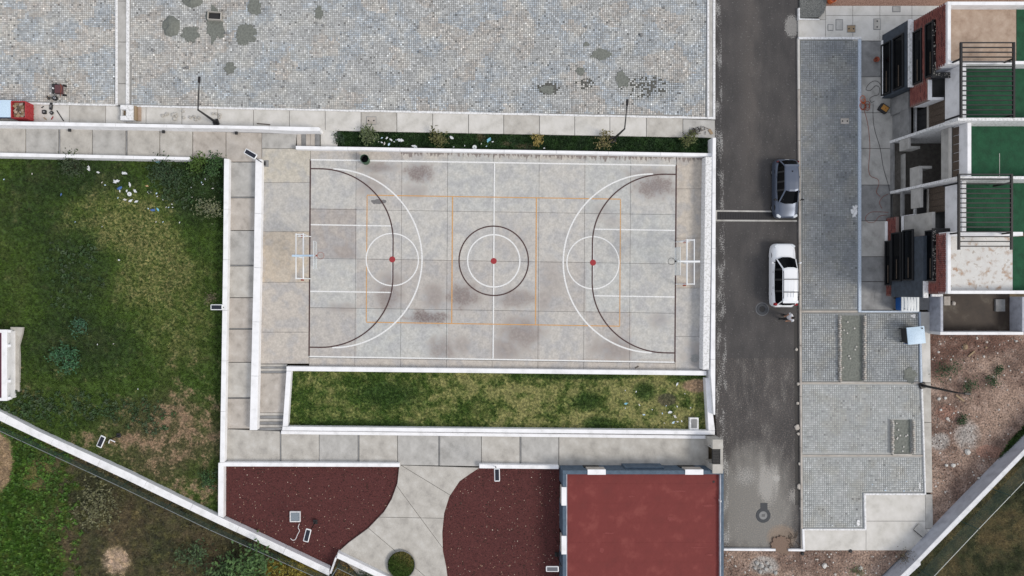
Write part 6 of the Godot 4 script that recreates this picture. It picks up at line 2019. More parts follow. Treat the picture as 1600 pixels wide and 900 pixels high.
func build_person() -> void:
	# standing in the road behind the white car, facing west, one foot forward, arms bent in front
	var t := thing("person", "person in a white shirt and dark trousers standing behind the white car", "person", w(1222, 495.5, -0.1), 0.25)
	var fw := Vector3(-1, 0, 0)
	var hip := Vector3(0.1, 0.9, 0)
	var chest := Vector3(0.08, 1.28, 0)
	var neck := Vector3(0.06, 1.46, 0)
	var head := Vector3(0.02, 1.6, 0)
	var hl := Vector3(0.1, 0.88, 0.09)
	var hr := Vector3(0.1, 0.88, -0.09)
	var kl := Vector3(-0.06, 0.5, 0.1)
	var kr := Vector3(0.1, 0.48, -0.1)
	var al := Vector3(-0.06, 0.09, 0.11)
	var ar := Vector3(0.22, 0.1, -0.1)
	var sl := Vector3(0.08, 1.38, 0.19)
	var sr := Vector3(0.08, 1.38, -0.19)
	var el := Vector3(0.14, 1.1, 0.27)
	var er := Vector3(0.14, 1.1, -0.27)
	var wl := Vector3(-0.1, 1.03, 0.2)
	var wr := Vector3(-0.12, 1.06, -0.16)
	var torso := [[hip, chest, 0.135, 0.145], [Vector3(0.1, 0.95, 0.06), Vector3(0.08, 1.3, 0.09), 0.11, 0.12], [Vector3(0.1, 0.95, -0.06), Vector3(0.08, 1.3, -0.09), 0.11, 0.12], [sl, sr, 0.07, 0.07]]
	var arms := [[sl, el, 0.058, 0.045], [el, wl, 0.044, 0.031], [sr, er, 0.058, 0.045], [er, wr, 0.044, 0.031]]
	var legs := [[hl, kl, 0.088, 0.06], [kl, al, 0.058, 0.038], [hr, kr, 0.088, 0.06], [kr, ar, 0.058, 0.038]]
	var feet := [[al + Vector3(0.02, -0.04, 0), al + Vector3(-0.15, -0.05, 0.01), 0.042, 0.034], [ar + Vector3(0.02, -0.05, 0), ar + Vector3(-0.15, -0.06, -0.01), 0.042, 0.034]]
	var st := smooth_tool()
	var body := torso + arms + legs + [[neck - Vector3(0, 0.08, 0), neck + Vector3(-0.02, 0.08, 0), 0.055, 0.05]]
	nets(st, body, 0.02, 0.05)
	var hd := [[head + Vector3(0.01, 0.04, 0), head + Vector3(0.02, -0.01, 0), 0.088, 0.085], [head + Vector3(-0.03, -0.05, 0), head + Vector3(-0.05, -0.08, 0), 0.062, 0.045], [head + Vector3(-0.088, 0.01, 0), head + Vector3(-0.108, -0.03, 0), 0.01, 0.017], [head + Vector3(0.01, 0.01, 0.088), head + Vector3(0.015, -0.03, 0.084), 0.016, 0.012], [head + Vector3(0.01, 0.01, -0.088), head + Vector3(0.015, -0.03, -0.084), 0.016, 0.012], [head + Vector3(-0.09, -0.075, 0.02), head + Vector3(-0.09, -0.075, -0.02), 0.01, 0.01], [head + Vector3(-0.08, 0.035, 0.05), head + Vector3(-0.08, 0.035, -0.05), 0.014, 0.014]]
	nets(st, hd, 0.008, 0.02)
	for s in [[wl, 1.0], [wr, -1.0]]:
		var p: Vector3 = s[0]
		var k: float = s[1]
		var h := [[p, p + Vector3(-0.085, 0.0, 0), 0.03, 0.036]]
		var lens := [0.062, 0.076, 0.08, 0.07]
		for i in 4:
			var b := p + Vector3(-0.095, 0.0, (i - 1.5) * 0.02)
			var mid: Vector3 = b + Vector3(-lens[i] * 0.55, -0.008, 0)
			h.append([b, mid, 0.0095, 0.0088])
			h.append([mid, mid + Vector3(-lens[i] * 0.3, -lens[i] * 0.36, 0), 0.0088, 0.0075])
		h.append([p + Vector3(-0.03, 0, -k * 0.03), p + Vector3(-0.075, -0.01, -k * 0.055), 0.013, 0.011])
		h.append([p + Vector3(-0.075, -0.01, -k * 0.055), p + Vector3(-0.105, -0.02, -k * 0.052), 0.011, 0.009])
		nets(st, h, 0.005, 0.006)
	put("body", done(st), M.skin, t)
	var grow := func(list: Array, g: float) -> Array:
		var out := []
		for b in list: out.append([b[0], b[1], b[2] + g, b[3] + g])
		return out
	var sh := smooth_tool()
	nets(sh, grow.call(torso + [[sl, el, 0.062, 0.056], [sr, er, 0.062, 0.056]], 0.016), 0.02, 0.05)
	put("shirt", done(sh), plain(C(206, 206, 210), 0.9), t)
	var tr := smooth_tool()
	nets(tr, grow.call(legs + [[hl, hr, 0.1, 0.1]], 0.014), 0.02, 0.04)
	put("trousers", done(tr), plain(C(24, 25, 30), 0.9), t)
	var so := smooth_tool()
	nets(so, grow.call(feet, 0.006), 0.012, 0.02)
	put("shoes", done(so), plain(C(20, 20, 21), 0.7), t)
	var ha := smooth_tool()
	nets(ha, [[head + Vector3(0.02, 0.055, 0), head + Vector3(0.035, 0.02, 0), 0.096, 0.09], [head + Vector3(-0.03, 0.09, 0), head + Vector3(0.05, 0.05, 0), 0.07, 0.08]], 0.012, 0.03)
	put("hair", done(ha), plain(C(20, 16, 14), 0.6), t)
	for s in [-1.0, 1.0]:
		put("eye", lathe_mesh(head + Vector3(-0.084, 0.012, s * 0.032), [[0.0, 0.009], [0.009, 0.0], [0.0, -0.009]], 8), M.black, t)

# ---------------------------------------------------------------- litter, piles, tools, cables
func scrap_mesh(sd: int) -> ArrayMesh:
	var r := RandomNumberGenerator.new()
	r.seed = sd
	var st := mb()
	var n := 5
	var g := []
	var ax := r.randf_range(0.55, 1.0)
	for j in n + 1:
		var row := []
		for i in n + 1:
			var u := (float(i) / n - 0.5)
			var v := (float(j) / n - 0.5)
			var edge := 1.0 if (i in [0, n] or j in [0, n]) else 0.35
			row.append(Vector3(u + r.randf_range(-0.1, 0.1) * edge * 1.6, r.randf_range(0.0, 0.28), v * ax + r.randf_range(-0.1, 0.1) * edge * 1.6))
		g.append(row)
	for j in n:
		for i in n:
			if (i in [0, n - 1]) and (j in [0, n - 1]): continue
			quad(st, g[j][i], g[j][i + 1], g[j + 1][i + 1], g[j + 1][i])
	return done(st)

func flat_blob(cx: float, cy: float, rx: float, ry: float, sd: int, jag := 0.2) -> PackedVector2Array:
	var p := PackedVector2Array()
	for i in 64:
		var a := TAU * i / 64.0
		var d := Vector2(cos(a), sin(a))
		var q := 1.0 + n_mid.get_noise_2d(d.x * 24.0 + sd * 37.0, d.y * 24.0) * jag * 2.0 + n_fine.get_noise_2d(d.x * 22.0 + sd * 17.0, d.y * 22.0) * jag * 0.9
		p.append(Vector2(cx + d.x * rx * q, cy + d.y * ry * q))
	return p

func cable(label: String, pts: Array, m: Material, rad := 0.014) -> void:
	var path := []
	for i in pts.size() - 1:
		for k in 5:
			var a: Array = pts[maxi(i - 1, 0)]
			var d: Array = pts[mini(i + 2, pts.size() - 1)]
			var q := Vector2(pts[i][0], pts[i][1]).cubic_interpolate(Vector2(pts[i + 1][0], pts[i + 1][1]), Vector2(a[0], a[1]), Vector2(d[0], d[1]), k / 5.0)
			path.append(w(q.x, q.y, rad + 0.004))
	path.append(w(pts[-1][0], pts[-1][1], rad + 0.004))
	var o := put("cable", tube_mesh(path, rad, rad, 6), m, self)
	o.name = numbered("loose_cable")
	tag(o, label, "cable")

func build_small_things() -> void:
	var white := mottled([C(196, 200, 204), C(224, 226, 228)], 0.6, 0.7, 101, 0.03, 0.0)
	var cyan := plain(C(120, 178, 196), 0.6)
	var blue := plain(C(70, 104, 160), 0.6)
	var tan_m := plain(C(190, 158, 120), 0.8)
	var meshes := []
	for i in 6: meshes.append(scrap_mesh(300 + i))
	# [x, y, size, material]
	var clusters := [
		["scrap of white litter on the big lawn below the low white wall", "litter scattered on the big lawn", -0.36, [[149, 268, 0.24], [175, 281, 0.2], [155, 284, 0.14], [160, 288, 0.15], [183, 297, 0.22], [194, 297, 0.2], [191, 311, 0.26], [180, 308, 0.12], [227, 299, 0.11], [229, 301, 0.1], [232, 299, 0.12], [241, 301, 0.16], [242, 306, 0.12], [251, 311, 0.12], [256, 323, 0.14], [260, 323, 0.12], [265, 318, 0.13], [266, 323, 0.1], [240, 346, 0.13], [251, 346, 0.12], [277, 347, 0.14], [296, 292, 0.14], [297, 307, 0.12], [312, 284, 0.12], [318, 278, 0.2], [314, 287, 0.12], [329, 293, 0.16], [113, 346, 0.1], [155, 353, 0.1], [182, 406, 0.16], [45, 270, 0.14], [1, 279, 0.14], [148, 539, 0.12], [212, 609, 0.12], [173, 538, 0.12], [228, 325, 0.12]]],
		["scrap of white litter near the right end of the planted strip", "litter scattered on the planted strip", 0.0, [[977, 610, 0.1], [994, 612, 0.14], [999, 633, 0.18], [1006, 648, 0.2], [1058, 600, 0.3], [1047, 644, 0.3], [1055, 651, 0.28], [1052, 660, 0.26], [1059, 659, 0.16], [1065, 658, 0.16], [1038, 661, 0.12], [1035, 646, 0.12], [1058, 635, 0.14], [1079, 637, 0.12], [1070, 615, 0.12], [1041, 634, 0.1], [977, 638, 0.12], [1019, 640, 0.1]]],
		["scrap of white litter among the dark ground cover of the hedge bed", "litter scattered in the hedge bed", 0.1, [[586, 217, 0.2], [597, 216, 0.22], [605, 216, 0.3], [611, 219, 0.34], [601, 225, 0.34], [608, 226, 0.3], [597, 223, 0.22], [616, 222, 0.16], [592, 222, 0.14], [619, 219, 0.12], [709, 230, 0.18], [726, 228, 0.14], [752, 225, 0.14], [760, 229, 0.16], [770, 222, 0.22], [850, 232, 0.2]]],
		["white paint chip on the southmost cobbled bay near its stepped kerb", "paint chips by the stepped kerb", 0.03, [[1365, 770, 0.12], [1383, 766, 0.14], [1385, 762, 0.12], [1393, 767, 0.1], [1406, 756, 0.1], [1416, 752, 0.1], [1419, 742, 0.1], [1404, 739, 0.1], [1392, 740, 0.1], [1363, 757, 0.1], [1422, 766, 0.14], [1429, 766, 0.14], [1371, 762, 0.1], [1412, 767, 0.12], [1335, 822, 0.16], [1300, 821, 0.14]]]]
	var marks := [[198, 302, "the round white disc"], [268, 272, "the broad dark bush"], [237, 327, "the dark blue packet"], [190, 269, "the large crumpled paper"], [329, 323, "the pale bush"], [318, 270, "the corner bushes"], [226, 289, "the tan scrap"], [178, 282, "the long torn sheet"], [91, 302, "the small blue wrapper"], [28, 560, "the maroon topped structure"], [123, 512, "the small bluish bush"], [262, 321, "the cluster by the packet"], [200, 410, "the middle of the lawn"], [225, 600, "the bare earth"],
		[1083, 661, "the white concrete box"], [978, 630, "the pale green wrapper"], [1058, 600, "the planted strip's east wall"], [1043, 625, "the grey burnt patch"], [626, 219, "the curled white sheet"], [577, 216, "the feathery bush"], [705, 215, "the white cup scrap"], [742, 230, "the hedge bed's white disc"], [763, 219, "the light blue bag"], [839, 219, "the yellowish bush"], [1348, 771, "the kerb's inner corner"], [1440, 768, "the kerb's outer corner"], [1302, 823, "the southmost white kerb"], [1409, 710, "the short mortar pit"],
		[96, 142, "the maroon trolley"], [121, 134, "the white bucket"], [72, 111, "the trolley's left cobbles"], [107, 109, "the trolley's right cobbles"], [84, 131, "the trolley's nearest cobbles"], [259, 180, "the junction box's cobble cluster"], [273, 182, "the middle cobble cluster"], [300, 185, "the lamp's cobble cluster"], [338, 190, "the bent lamp's base"], [311, 150, "the bent lamp's arm"], [203, 178, "the junction box"], [498, 19, "the small oval spill"], [337, 27, "the mixing trough"], [384, 54, "the streaked spill"], [359, 106, "the speckled spill"], [267, 41, "the dented mortar heap"], [939, 85, "the leaf shaped spill"], [656, 60, "the middle of the big lot"], [1104, 20, "the big lot's east kerb"], [518, 165, "the big lot's south kerb"]]
	var near := func(what: String, x: float, y: float, size: float) -> String:
		var best: Array = marks[0]
		for m in marks:
			if Vector2(m[0], m[1]).distance_to(Vector2(x, y)) < Vector2(best[0], best[1]).distance_to(Vector2(x, y)): best = m
		var d := Vector2(x - best[0], y - best[1])
		var far := d.length() > 22.0
		var side := ("right of" if d.x > 0 else "left of") if absf(d.x) > absf(d.y) * 1.6 else ("below" if d.y > 0 else "above")
		if absf(d.x) <= absf(d.y) * 1.6 and absf(d.y) <= absf(d.x) * 1.6: side += " and to the " + ("right of" if d.x > 0 else "left of")
		return "%s %s %s%s %s" % ["tiny" if size < 0.12 else ("small" if size < 0.19 else "bigger"), what, "well " if far else "", side, best[2]]
	var k := 0
	for c in clusters:
		var first: Node3D = null
		for e in c[3]:
			var o: Node3D
			o = MeshInstance3D.new()
			o.mesh = meshes[k % 6]
			o.material_override = [white, white, M.concrete_pale, M.lid_pale][k % 4]
			o.name = numbered("litter_scrap")
			add_child(o)
			tag(o, near.call("white paint chip" if "paint" in c[0] else "white scrap", e[0], e[1], e[2]), "litter", c[1])
			o.position = w(e[0], e[1], lawn_h(e[0], e[1]) + 0.08 if c[2] < -0.3 else c[2])
			o.rotation.y = rng.randf() * TAU
			var s: float = e[2] * (0.55 if c[2] > 0.05 else 0.75)
			o.scale = Vector3(s * 1.2, minf(s, 0.3) * 0.6, s * 0.8)
			k += 1
	var specials := [
		[190, 269, 0.46, white, "large crumpled white paper on the big lawn", -0.34], [178, 282.5, 0.5, white, "long torn pale sheet on the big lawn", -0.34], [199, 287.5, 0.4, white, "crumpled white bag right of the torn sheet on the lawn", -0.34], [183, 293, 0.4, blue, "blue and white scrap on the big lawn", -0.34], [207.5, 297.5, 0.34, white, "white folded scrap right of the white disc on the lawn", -0.34], [226, 289.5, 0.26, tan_m, "tan scrap below the broad dark bush", -0.34], [236, 327.5, 0.4, blue, "dark blue packet on the big lawn", -0.34], [243, 326.5, 0.3, cyan, "cyan scrap beside the dark blue packet", -0.3], [91, 302.5, 0.26, blue, "small blue wrapper at the left of the lawn", -0.34], [134, 261.5, 0.42, white, "white paper beside the bush at the low wall", -0.3], [209, 314, 0.3, white, "grey narrow scrap below the white disc", -0.34], [200.5, 312.5, 0.34, white, "flat white scrap below the white disc", -0.34],
		[243.5, 251.5, 0.46, cyan, "pale blue sheet at the foot of the low white wall", -0.3], [626, 219.5, 0.5, white, "curled white sheet in the hedge bed", 0.1], [648.5, 229.5, 0.5, white, "white square sheet at the wall of the hedge bed", 0.1], [705.5, 215.5, 0.34, white, "white cup-shaped scrap in the hedge bed", 0.1], [763.5, 219.5, 0.42, cyan, "light blue torn bag in the hedge bed", 0.1], [978, 630.5, 0.3, cyan, "pale green wrapper on the planted strip", 0.0]]
	for e in specials:
		var o := MeshInstance3D.new()
		o.mesh = meshes[k % 6]
		o.material_override = e[3]
		o.name = numbered("litter_sheet")
		add_child(o)
		tag(o, e[4], "litter")
		o.position = w(e[0], e[1], lawn_h(e[0], e[1]) + 0.08 if e[0] < 345 else e[5])
		o.rotation.y = rng.randf() * TAU
		var s: float = e[2] * 0.85
		o.scale = Vector3(s, s * 0.5, s * 0.62)
		k += 1
	for e in [[198.5, 302, "round white disc lying on the big lawn", -0.36], [741.5, 230.5, "round white disc in the hedge bed", 0.08]]:
		var o := put("disc", lathe_mesh(Vector3.ZERO, [[0.03, 0.03], [0.06, 0.035], [0.11, 0.01], [0.15, 0.03], [0.16, 0.0]], 20), white, self)
		o.name = numbered("plastic_disc")
		o.position = w(e[0], e[1], lawn_h(e[0], e[1]) + 0.08 if e[0] < 345 else e[3])
		o.rotation.x = 0.2
		tag(o, e[2], "disc")
	# mortar heaps and spills on the cobbles
	var heaps := [[267.5, 41, 14, 16.5, 0.3, "round heap of grey mortar with a dent on the cobbles"], [301, 0, 16, 12, 0.3, "round heap of grey mortar cut by the top edge"]]
	for h in heaps:
		var st := SurfaceTool.new()
		st.begin(Mesh.PRIMITIVE_TRIANGLES)
		st.set_smooth_group(0)
		var rings := []
		for i in 7:
			var q := 1.0 - i / 6.0
			var row := []
			for a in 28:
				var an := TAU * a / 28.0
				var rr: float = q * (1.0 + 0.06 * sin(an * 5.0 + h[0]) + 0.04 * sin(an * 9.0))
				var x: float = h[0] + cos(an) * h[2] * rr
				var y: float = h[1] + sin(an) * h[3] * rr
				var z: float = h[4] * (1.0 - q * q) + n_fine.get_noise_2d(x * 3.0, y * 3.0) * 0.03 * (1.0 - q) - blob(x, y, h[0] - 6.0, h[1] + 1.0, 5.0, 5.0) * 0.14
				row.append(w(x, y, z))
			rings.append(row)
		for i in 6:
			for a in 28:
				var b := (a + 1) % 28
				quad(st, rings[i][b], rings[i][a], rings[i + 1][a], rings[i + 1][b])
		var o := put("heap", done(st), M.mortar, self)
		o.name = numbered("mortar_heap")
		tag(o, h[5], "mortar heap")
	var spills := [[298, 53, 13, 13, "ragged dried mortar spill below the dented heap"], [336, 40, 14, 26, "mortar spill spread round the mixing trough"], [384.5, 54, 15, 16, "round streaked mortar spill right of the mixing trough"], [398, 10, 10, 14, "mortar spill near the top edge, right of the trough"], [498, 19.5, 6.5, 10, "small oval mortar spill near the top edge"], [359, 106, 9, 8, "speckled mortar spill above the bent lamp"], [939, 85, 15, 8, "leaf-shaped grey mortar spill on the right of the big lot"], [907, 111, 6.5, 6.5, "small round mortar spill left of the ragged pair"], [972, 125, 10, 12, "ragged mortar spill beside the worn cobbles"], [916, 69, 4.5, 4, "tiny mortar spill above the leaf-shaped one"], [855, 140, 12, 6, "mortar spill at the bottom left of the worn patch"], [1422, 617 - 12, 10, 11, "mortar spill in the corner of the cobbles below the container"]]
	for i in spills.size():
		var e: Array = spills[i]
		if e[0] == 1422: e[1] = 586
		var o := put("spill", prism_mesh(flat_blob(e[0], e[1], e[2], e[3], 40 + i, 0.24), -0.02, 0.022, 0.008), M.mortar, self)
		o.name = numbered("mortar_spill")
		tag(o, e[4], "mortar spill")
	var tr := thing("mixing_trough", "dark rectangular mixing trough standing in spilled mortar", "trough", w(337, 27, 0.02), -0.06)
	var f := mb()
	box(f, Vector3(0, 0.15, -0.26), Vector3(0.96, 0.3, 0.05), 0.01)
	box(f, Vector3(0, 0.15, 0.26), Vector3(0.96, 0.3, 0.05), 0.01)
	box(f, Vector3(-0.46, 0.15, 0), Vector3(0.05, 0.3, 0.5), 0.01)
	box(f, Vector3(0.46, 0.15, 0), Vector3(0.05, 0.3, 0.5), 0.01)
	put("sides", done(f), M.concrete, tr)
	put("mortar_fill", box_mesh(Vector3(0, 0.1, 0), Vector3(0.88, 0.06, 0.48)), M.dark, tr)
	# loose paving stones
	var st_mesh := box_mesh(Vector3(0, 0.05, 0), Vector3(0.15, 0.1, 0.14), 0.02)
	var loose := [["loose grey cobble lying round the maroon trolley", "loose cobbles round the trolley", [[71, 109], [73, 114], [85, 108.5], [78.5, 122], [82, 130.5], [86, 132.5], [109, 98], [115, 96.5], [106.5, 107.5], [107.5, 111.5], [115, 107.5], [106, 125], [109, 129.5], [105, 142], [114.5, 143.5], [120.5, 138]]],
		["loose grey cobble on the pavement by the bent lamp", "loose cobbles by the bent lamp", [[255, 181], [259, 179.5], [262, 178], [271, 180], [274.5, 178], [276, 182], [273, 186], [286, 174], [287.5, 184], [298, 183.5], [303.5, 182.5], [306, 187], [311, 184.5], [333, 178], [338.5, 178], [344, 179.5], [343.5, 184]]],
		["loose dark cobble lying on the big cobbled lot", "loose cobbles on the big lot", [[288, 106.5], [293.5, 106], [353, 52], [383, 136.5], [240, 79], [505, 40], [656, 80.5], [653, 43], [518, 152], [442, 136.5], [1002, 55], [915, 42.5], [1037, 12]]]]
	for l in loose:
		for e in l[2]:
			var o := MeshInstance3D.new()
			o.mesh = st_mesh
			o.material_override = M.concrete_dim if "dark" in l[0] else M.concrete
			o.name = numbered("loose_cobble")
			add_child(o)
			tag(o, near.call("loose dark cobble" if "dark" in l[0] else "loose grey cobble", e[0], e[1], 0.15), "cobble", l[1])
			o.position = w(e[0], e[1], 0.0)
			o.rotation = Vector3(rng.randf_range(-0.2, 0.2), rng.randf() * TAU, rng.randf_range(-0.2, 0.2))
			o.scale = Vector3.ONE * rng.randf_range(1.0, 1.45)
	# maroon trolley
	var tl := thing("trolley", "dark maroon work trolley standing on the cobbles", "trolley", w(96.5, 142, 0))
	var mar := mottled([C(62, 34, 40), C(84, 50, 54), C(112, 78, 78)], 0.8, 0.7, 102, 0.03, 0.2)
	put("bed", box_mesh(Vector3(0.1, 0.5, 0.05), Vector3(0.5, 0.3, 0.62), 0.03), mar, tl)
	put("tray", box_mesh(Vector3(-0.18, 0.56, 0.0), Vector3(0.36, 0.1, 0.66), 0.02), M.dark, tl)
	put("tin", lathe_mesh(Vector3(-0.24, 0.6, 0.0), [[0.0, 0.1], [0.05, 0.1], [0.055, 0.0]], 12), M.white_plastic, tl)
	for z in [-0.3, 0.34]:
		put("handle_bar", tube_mesh([Vector3(-0.36, 0.3, z), Vector3(-0.3, 0.62, z), Vector3(0.36, 0.66, z)], 0.02, 0.02, 6), M.black_metal, tl)
		var whl := put("wheel", lathe_mesh(Vector3.ZERO, [[0.02, -0.04], [0.14, -0.04], [0.14, 0.04], [0.02, 0.04]], 16), M.rubber, tl)
		whl.position = Vector3(0.3, 0.15, z * 1.05)
		whl.rotation.x = PI / 2
		put("leg", tube_mesh([Vector3(-0.3, 0.5, z), Vector3(-0.34, 0.0, z)], 0.018, 0.018, 6), M.black_metal, tl)
	put("rope", tube_mesh([Vector3(0.28, 0.66, -0.3), Vector3(0.36, 0.68, 0.0), Vector3(0.3, 0.66, 0.3), Vector3(0.14, 0.4, 0.5)], 0.02, 0.016, 6), M.rust, tl)
	var mach := thing("power_tool", "black motorised hand tool lying below the trolley", "tool", w(84, 154, 0))
	put("motor", lathe_mesh(Vector3(0.14, 0, 0), [[0.0, 0.0], [0.17, 0.0], [0.18, 0.14], [0.14, 0.2], [0.0, 0.21]], 18), M.black, mach)
	put("cap", lathe_mesh(Vector3(0.17, 0.21, 0), [[0.03, 0.0], [0.08, 0.02], [0.1, 0.0]], 14), M.alloy, mach)
	put("shaft", tube_mesh([Vector3(0, 0.12, 0), Vector3(-0.22, 0.14, -0.02)], 0.05, 0.04, 8), M.black, mach)
	put("handle", tube_mesh([Vector3(-0.24, 0.12, 0.12), Vector3(-0.26, 0.2, 0.0), Vector3(-0.36, 0.16, -0.14)], 0.05, 0.04, 8), M.black, mach)
	put("guard", lathe_mesh(Vector3(-0.34, 0.02, -0.06), [[0.1, 0.0], [0.14, 0.02], [0.13, 0.05]], 14), M.timber, mach)
	var tools := [["tool_bag", "long black tool bag across the white kerb", 81, 166.5, Vector3(0.2, 0.14, 0.5), -0.12], ["battery_case", "square black case with a grey centre on the left pavement", 70.5, 175.5, Vector3(0.28, 0.16, 0.28), 0.0], ["hose_reel", "black tilted square reel beside the square case", 81.5, 176.5, Vector3(0.24, 0.12, 0.24), 0.75]]
	for e in tools:
		var t := thing(e[0], e[1], "tool", w(e[2], e[3], 0.0), e[5])
		var sz: Vector3 = e[4]
		put("case", box_mesh(Vector3(0, sz.y / 2, 0), sz, 0.03), M.black, t)
		put("top", box_mesh(Vector3(0, sz.y, 0), Vector3(sz.x * 0.45, 0.03, sz.z * 0.4), 0.01), M.concrete_dim, t)
	for e in [["long dark iron bar leaning toward the wall on the left pavement", 94.5, 181, 0.9, -1.0, M.dark], ["short dark pliers on the left pavement", 67, 167.5, 0.2, 0.6, M.dark], ["red handled tool near the wall on the left pavement", 82, 184.5, 0.26, 1.0, M.lamp_red], ["short brown stick by the wall on the left pavement", 71, 185.5, 0.26, -0.7, M.timber], ["dark wooden bar on the pavement near the wall's end", 412, 194, 0.95, -0.09, M.board], ["brown plank scrap at the street corner by the hedge bed", 1110, 206, 0.4, -1.0, M.timber], ["thin stick lying on the court near the south wall", 995, 573.5, 0.3, 0.5, M.board]]:
		var o := put("bar", box_mesh(Vector3(0, 0.03, 0), Vector3(e[3], 0.05, 0.2 if "plank" in e[0] else 0.06), 0.01), e[5], self)
		o.name = numbered("loose_bar")
		o.position = w(e[1], e[2], 0.0)
		o.rotation.y = e[4]
		tag(o, e[0], "bar")
	var can := put("can", lathe_mesh(Vector3.ZERO, [[0.0, 0.02], [0.1, 0.0], [0.11, 0.24], [0.09, 0.24], [0.085, 0.05], [0.0, 0.05]], 14), M.lid_white, self)
	can.name = "paint_bucket"
	can.position = w(121.5, 134.5, 0)
	tag(can, "small white bucket with a dark inside right of the trolley", "bucket")
	# heap of sticks at the street corner
	var sticks := thing("stick_heap", "heap of dark broken sticks on the pavement by the hedge bed", "sticks", w(1083, 206, 0))
	for i in 46:
		var q := Vector3(rng.randfn(0.1, 0.42), rng.randf_range(0.02, 0.14), 0)
		q.z = -q.x * 0.3 + rng.randfn(0, 0.12)
		var d := Vector3(rng.randf_range(-1, 1), rng.randf_range(-0.15, 0.15), rng.randf_range(-1, 1)).normalized() * rng.randf_range(0.08, 0.2)
		put("stick", tube_mesh([q - d, q + d], 0.02, 0.012, 5), M.dark if i % 3 else M.board, sticks)
	# hatch on the gravel
	var h := thing("hatch", "square glazed hatch with a pale frame on the west gravel bed", "hatch", w(461, 807.5, -0.12))
	var fr := mb()
	for e in [[0, -0.34, 0.76, 0.07], [0, 0.34, 0.76, 0.07]]:
		box(fr, Vector3(e[0], 0.06, e[1]), Vector3(e[2], 0.14, e[3]), 0.01)
	for x in [-0.35, 0.35]:
		box(fr, Vector3(x, 0.06, 0), Vector3(0.06, 0.138, 0.62), 0.01)
	put("frame", done(fr), M.white_old, h)
	put("plate", box_mesh(Vector3(0, 0.05, 0), Vector3(0.64, 0.04, 0.61)), mottled([C(92, 102, 112), C(124, 134, 142), C(146, 154, 160)], 0.7, 0.4, 103, 0.03, 0.1), h)
	cable("thin white cable trailing from the hatch on the gravel", [[468, 818], [466, 824], [468, 829], [465, 835], [462, 842], [458, 844], [454, 841]], M.white_plastic, 0.02)
	# pavement by the townhouses
	cable("black cable looping by the north townhouse", [[1377, 135], [1372, 128], [1364, 127], [1356, 133], [1353, 140], [1360, 141], [1368, 134], [1374, 138], [1372, 148], [1365, 150], [1359, 154], [1361, 160], [1366, 158]], M.dark)
	cable("long dark cable running down the townhouse pavement", [[1364, 162], [1364, 185], [1367, 205], [1375, 232], [1380, 262], [1388, 290], [1390, 303]], M.dark)
	cable("rusty cable along the middle of the townhouse pavement", [[1350, 172], [1356, 196], [1359, 230], [1357, 262], [1360, 275], [1371, 280], [1373, 288], [1369, 300], [1375, 307]], M.rust)
	cable("thin rust coloured wire loop lower on the townhouse pavement", [[1388, 332], [1374, 331], [1360, 332], [1352, 340], [1356, 347], [1366, 347], [1374, 338], [1386, 336]], M.rust, 0.012)
	cable("rust wire curving up to the party wall", [[1378, 326], [1374, 316], [1380, 307], [1388, 303]], M.rust, 0.012)
	var coil := thing("cable_coil", "tangle of red cable on the kerb of the cobbled bay", "cable", w(1350, 162, 0.04))
	for i in 7:
		var ring := []
		var c := Vector3(rng.randf_range(-0.2, 0.2), 0.03 + i * 0.014, rng.randf_range(-0.3, 0.3))
		var rad := rng.randf_range(0.1, 0.22)
		for a in 15:
			ring.append(c + Vector3(cos(TAU * a / 14.0) * rad, 0.01 * sin(a * 2.0), sin(TAU * a / 14.0) * rad * 1.4))
		put("loop", tube_mesh(ring, 0.02, 0.02, 5), M.rust if i % 3 else M.orange, coil)
	var pot := put("pot", lathe_mesh(Vector3.ZERO, [[0.0, 0.03], [0.13, 0.0], [0.18, 0.2], [0.19, 0.22], [0.15, 0.21], [0.08, 0.1], [0.0, 0.16]], 18), M.rust, self)
	pot.name = "clay_pot"
	pot.position = w(1367.5, 94, 0)
	tag(pot, "round rust red pot on the townhouse pavement", "pot")
	var crate := thing("wooden_crate", "tilted square crate with a yellow wooden top beside the north townhouse", "crate", w(1378.5, 170.5, 0), -0.6)
	put("shell", box_mesh(Vector3(0, 0.14, 0), Vector3(0.62, 0.28, 0.52), 0.02), M.dark, crate)
	put("top", box_mesh(Vector3(0.02, 0.29, 0), Vector3(0.46, 0.03, 0.36), 0.01), mottled([C(160, 112, 50), C(186, 138, 70)], 0.5, 0.8, 104, 0.03, 0.2), crate)
	put("knob", lathe_mesh(Vector3(0.05, 0.3, 0), [[0.0, 0.04], [0.03, 0.03], [0.03, 0.0]], 8), M.rust, crate)
	var ob := thing("orange_drum", "orange bucket at the top edge by the dark gravel heap", "bucket", w(1297, 2, 0))
	put("drum", lathe_mesh(Vector3.ZERO, [[0.0, 0.02], [0.2, 0.0], [0.24, 0.42], [0.21, 0.42], [0.19, 0.1], [0.0, 0.08]], 20), M.orange, ob)
	put("fill", lathe_mesh(Vector3.ZERO, [[0.0, 0.34], [0.21, 0.33]], 16), M.rust, ob)
	# dark gravel heap at the top right corner
	var gh := struct("gravel_heap", "spread heap of dark wet gravel at the street corner", "gravel")
	var gp := V([[1249, -60], [1290, -60], [1291, 6], [1287, 20], [1280, 27], [1250, 28]])
	put("base", prism_mesh(gp, -0.2, 0.03), mottled([C(86, 88, 86), C(112, 114, 112), C(134, 135, 132)], 1.4, 0.95, 105, 0.03, 0.4), gh)
	multi("gravel", stone_mesh(31), M.vcol, scatter(gp, 2200, func(x, y):
		if y < -40: return null
		var s := rng.randf_range(0.03, 0.09)
		return [s, s, lin(C(96, 98, 96).lerp(C(132, 132, 130), rng.randf())), 0.03]), gh)
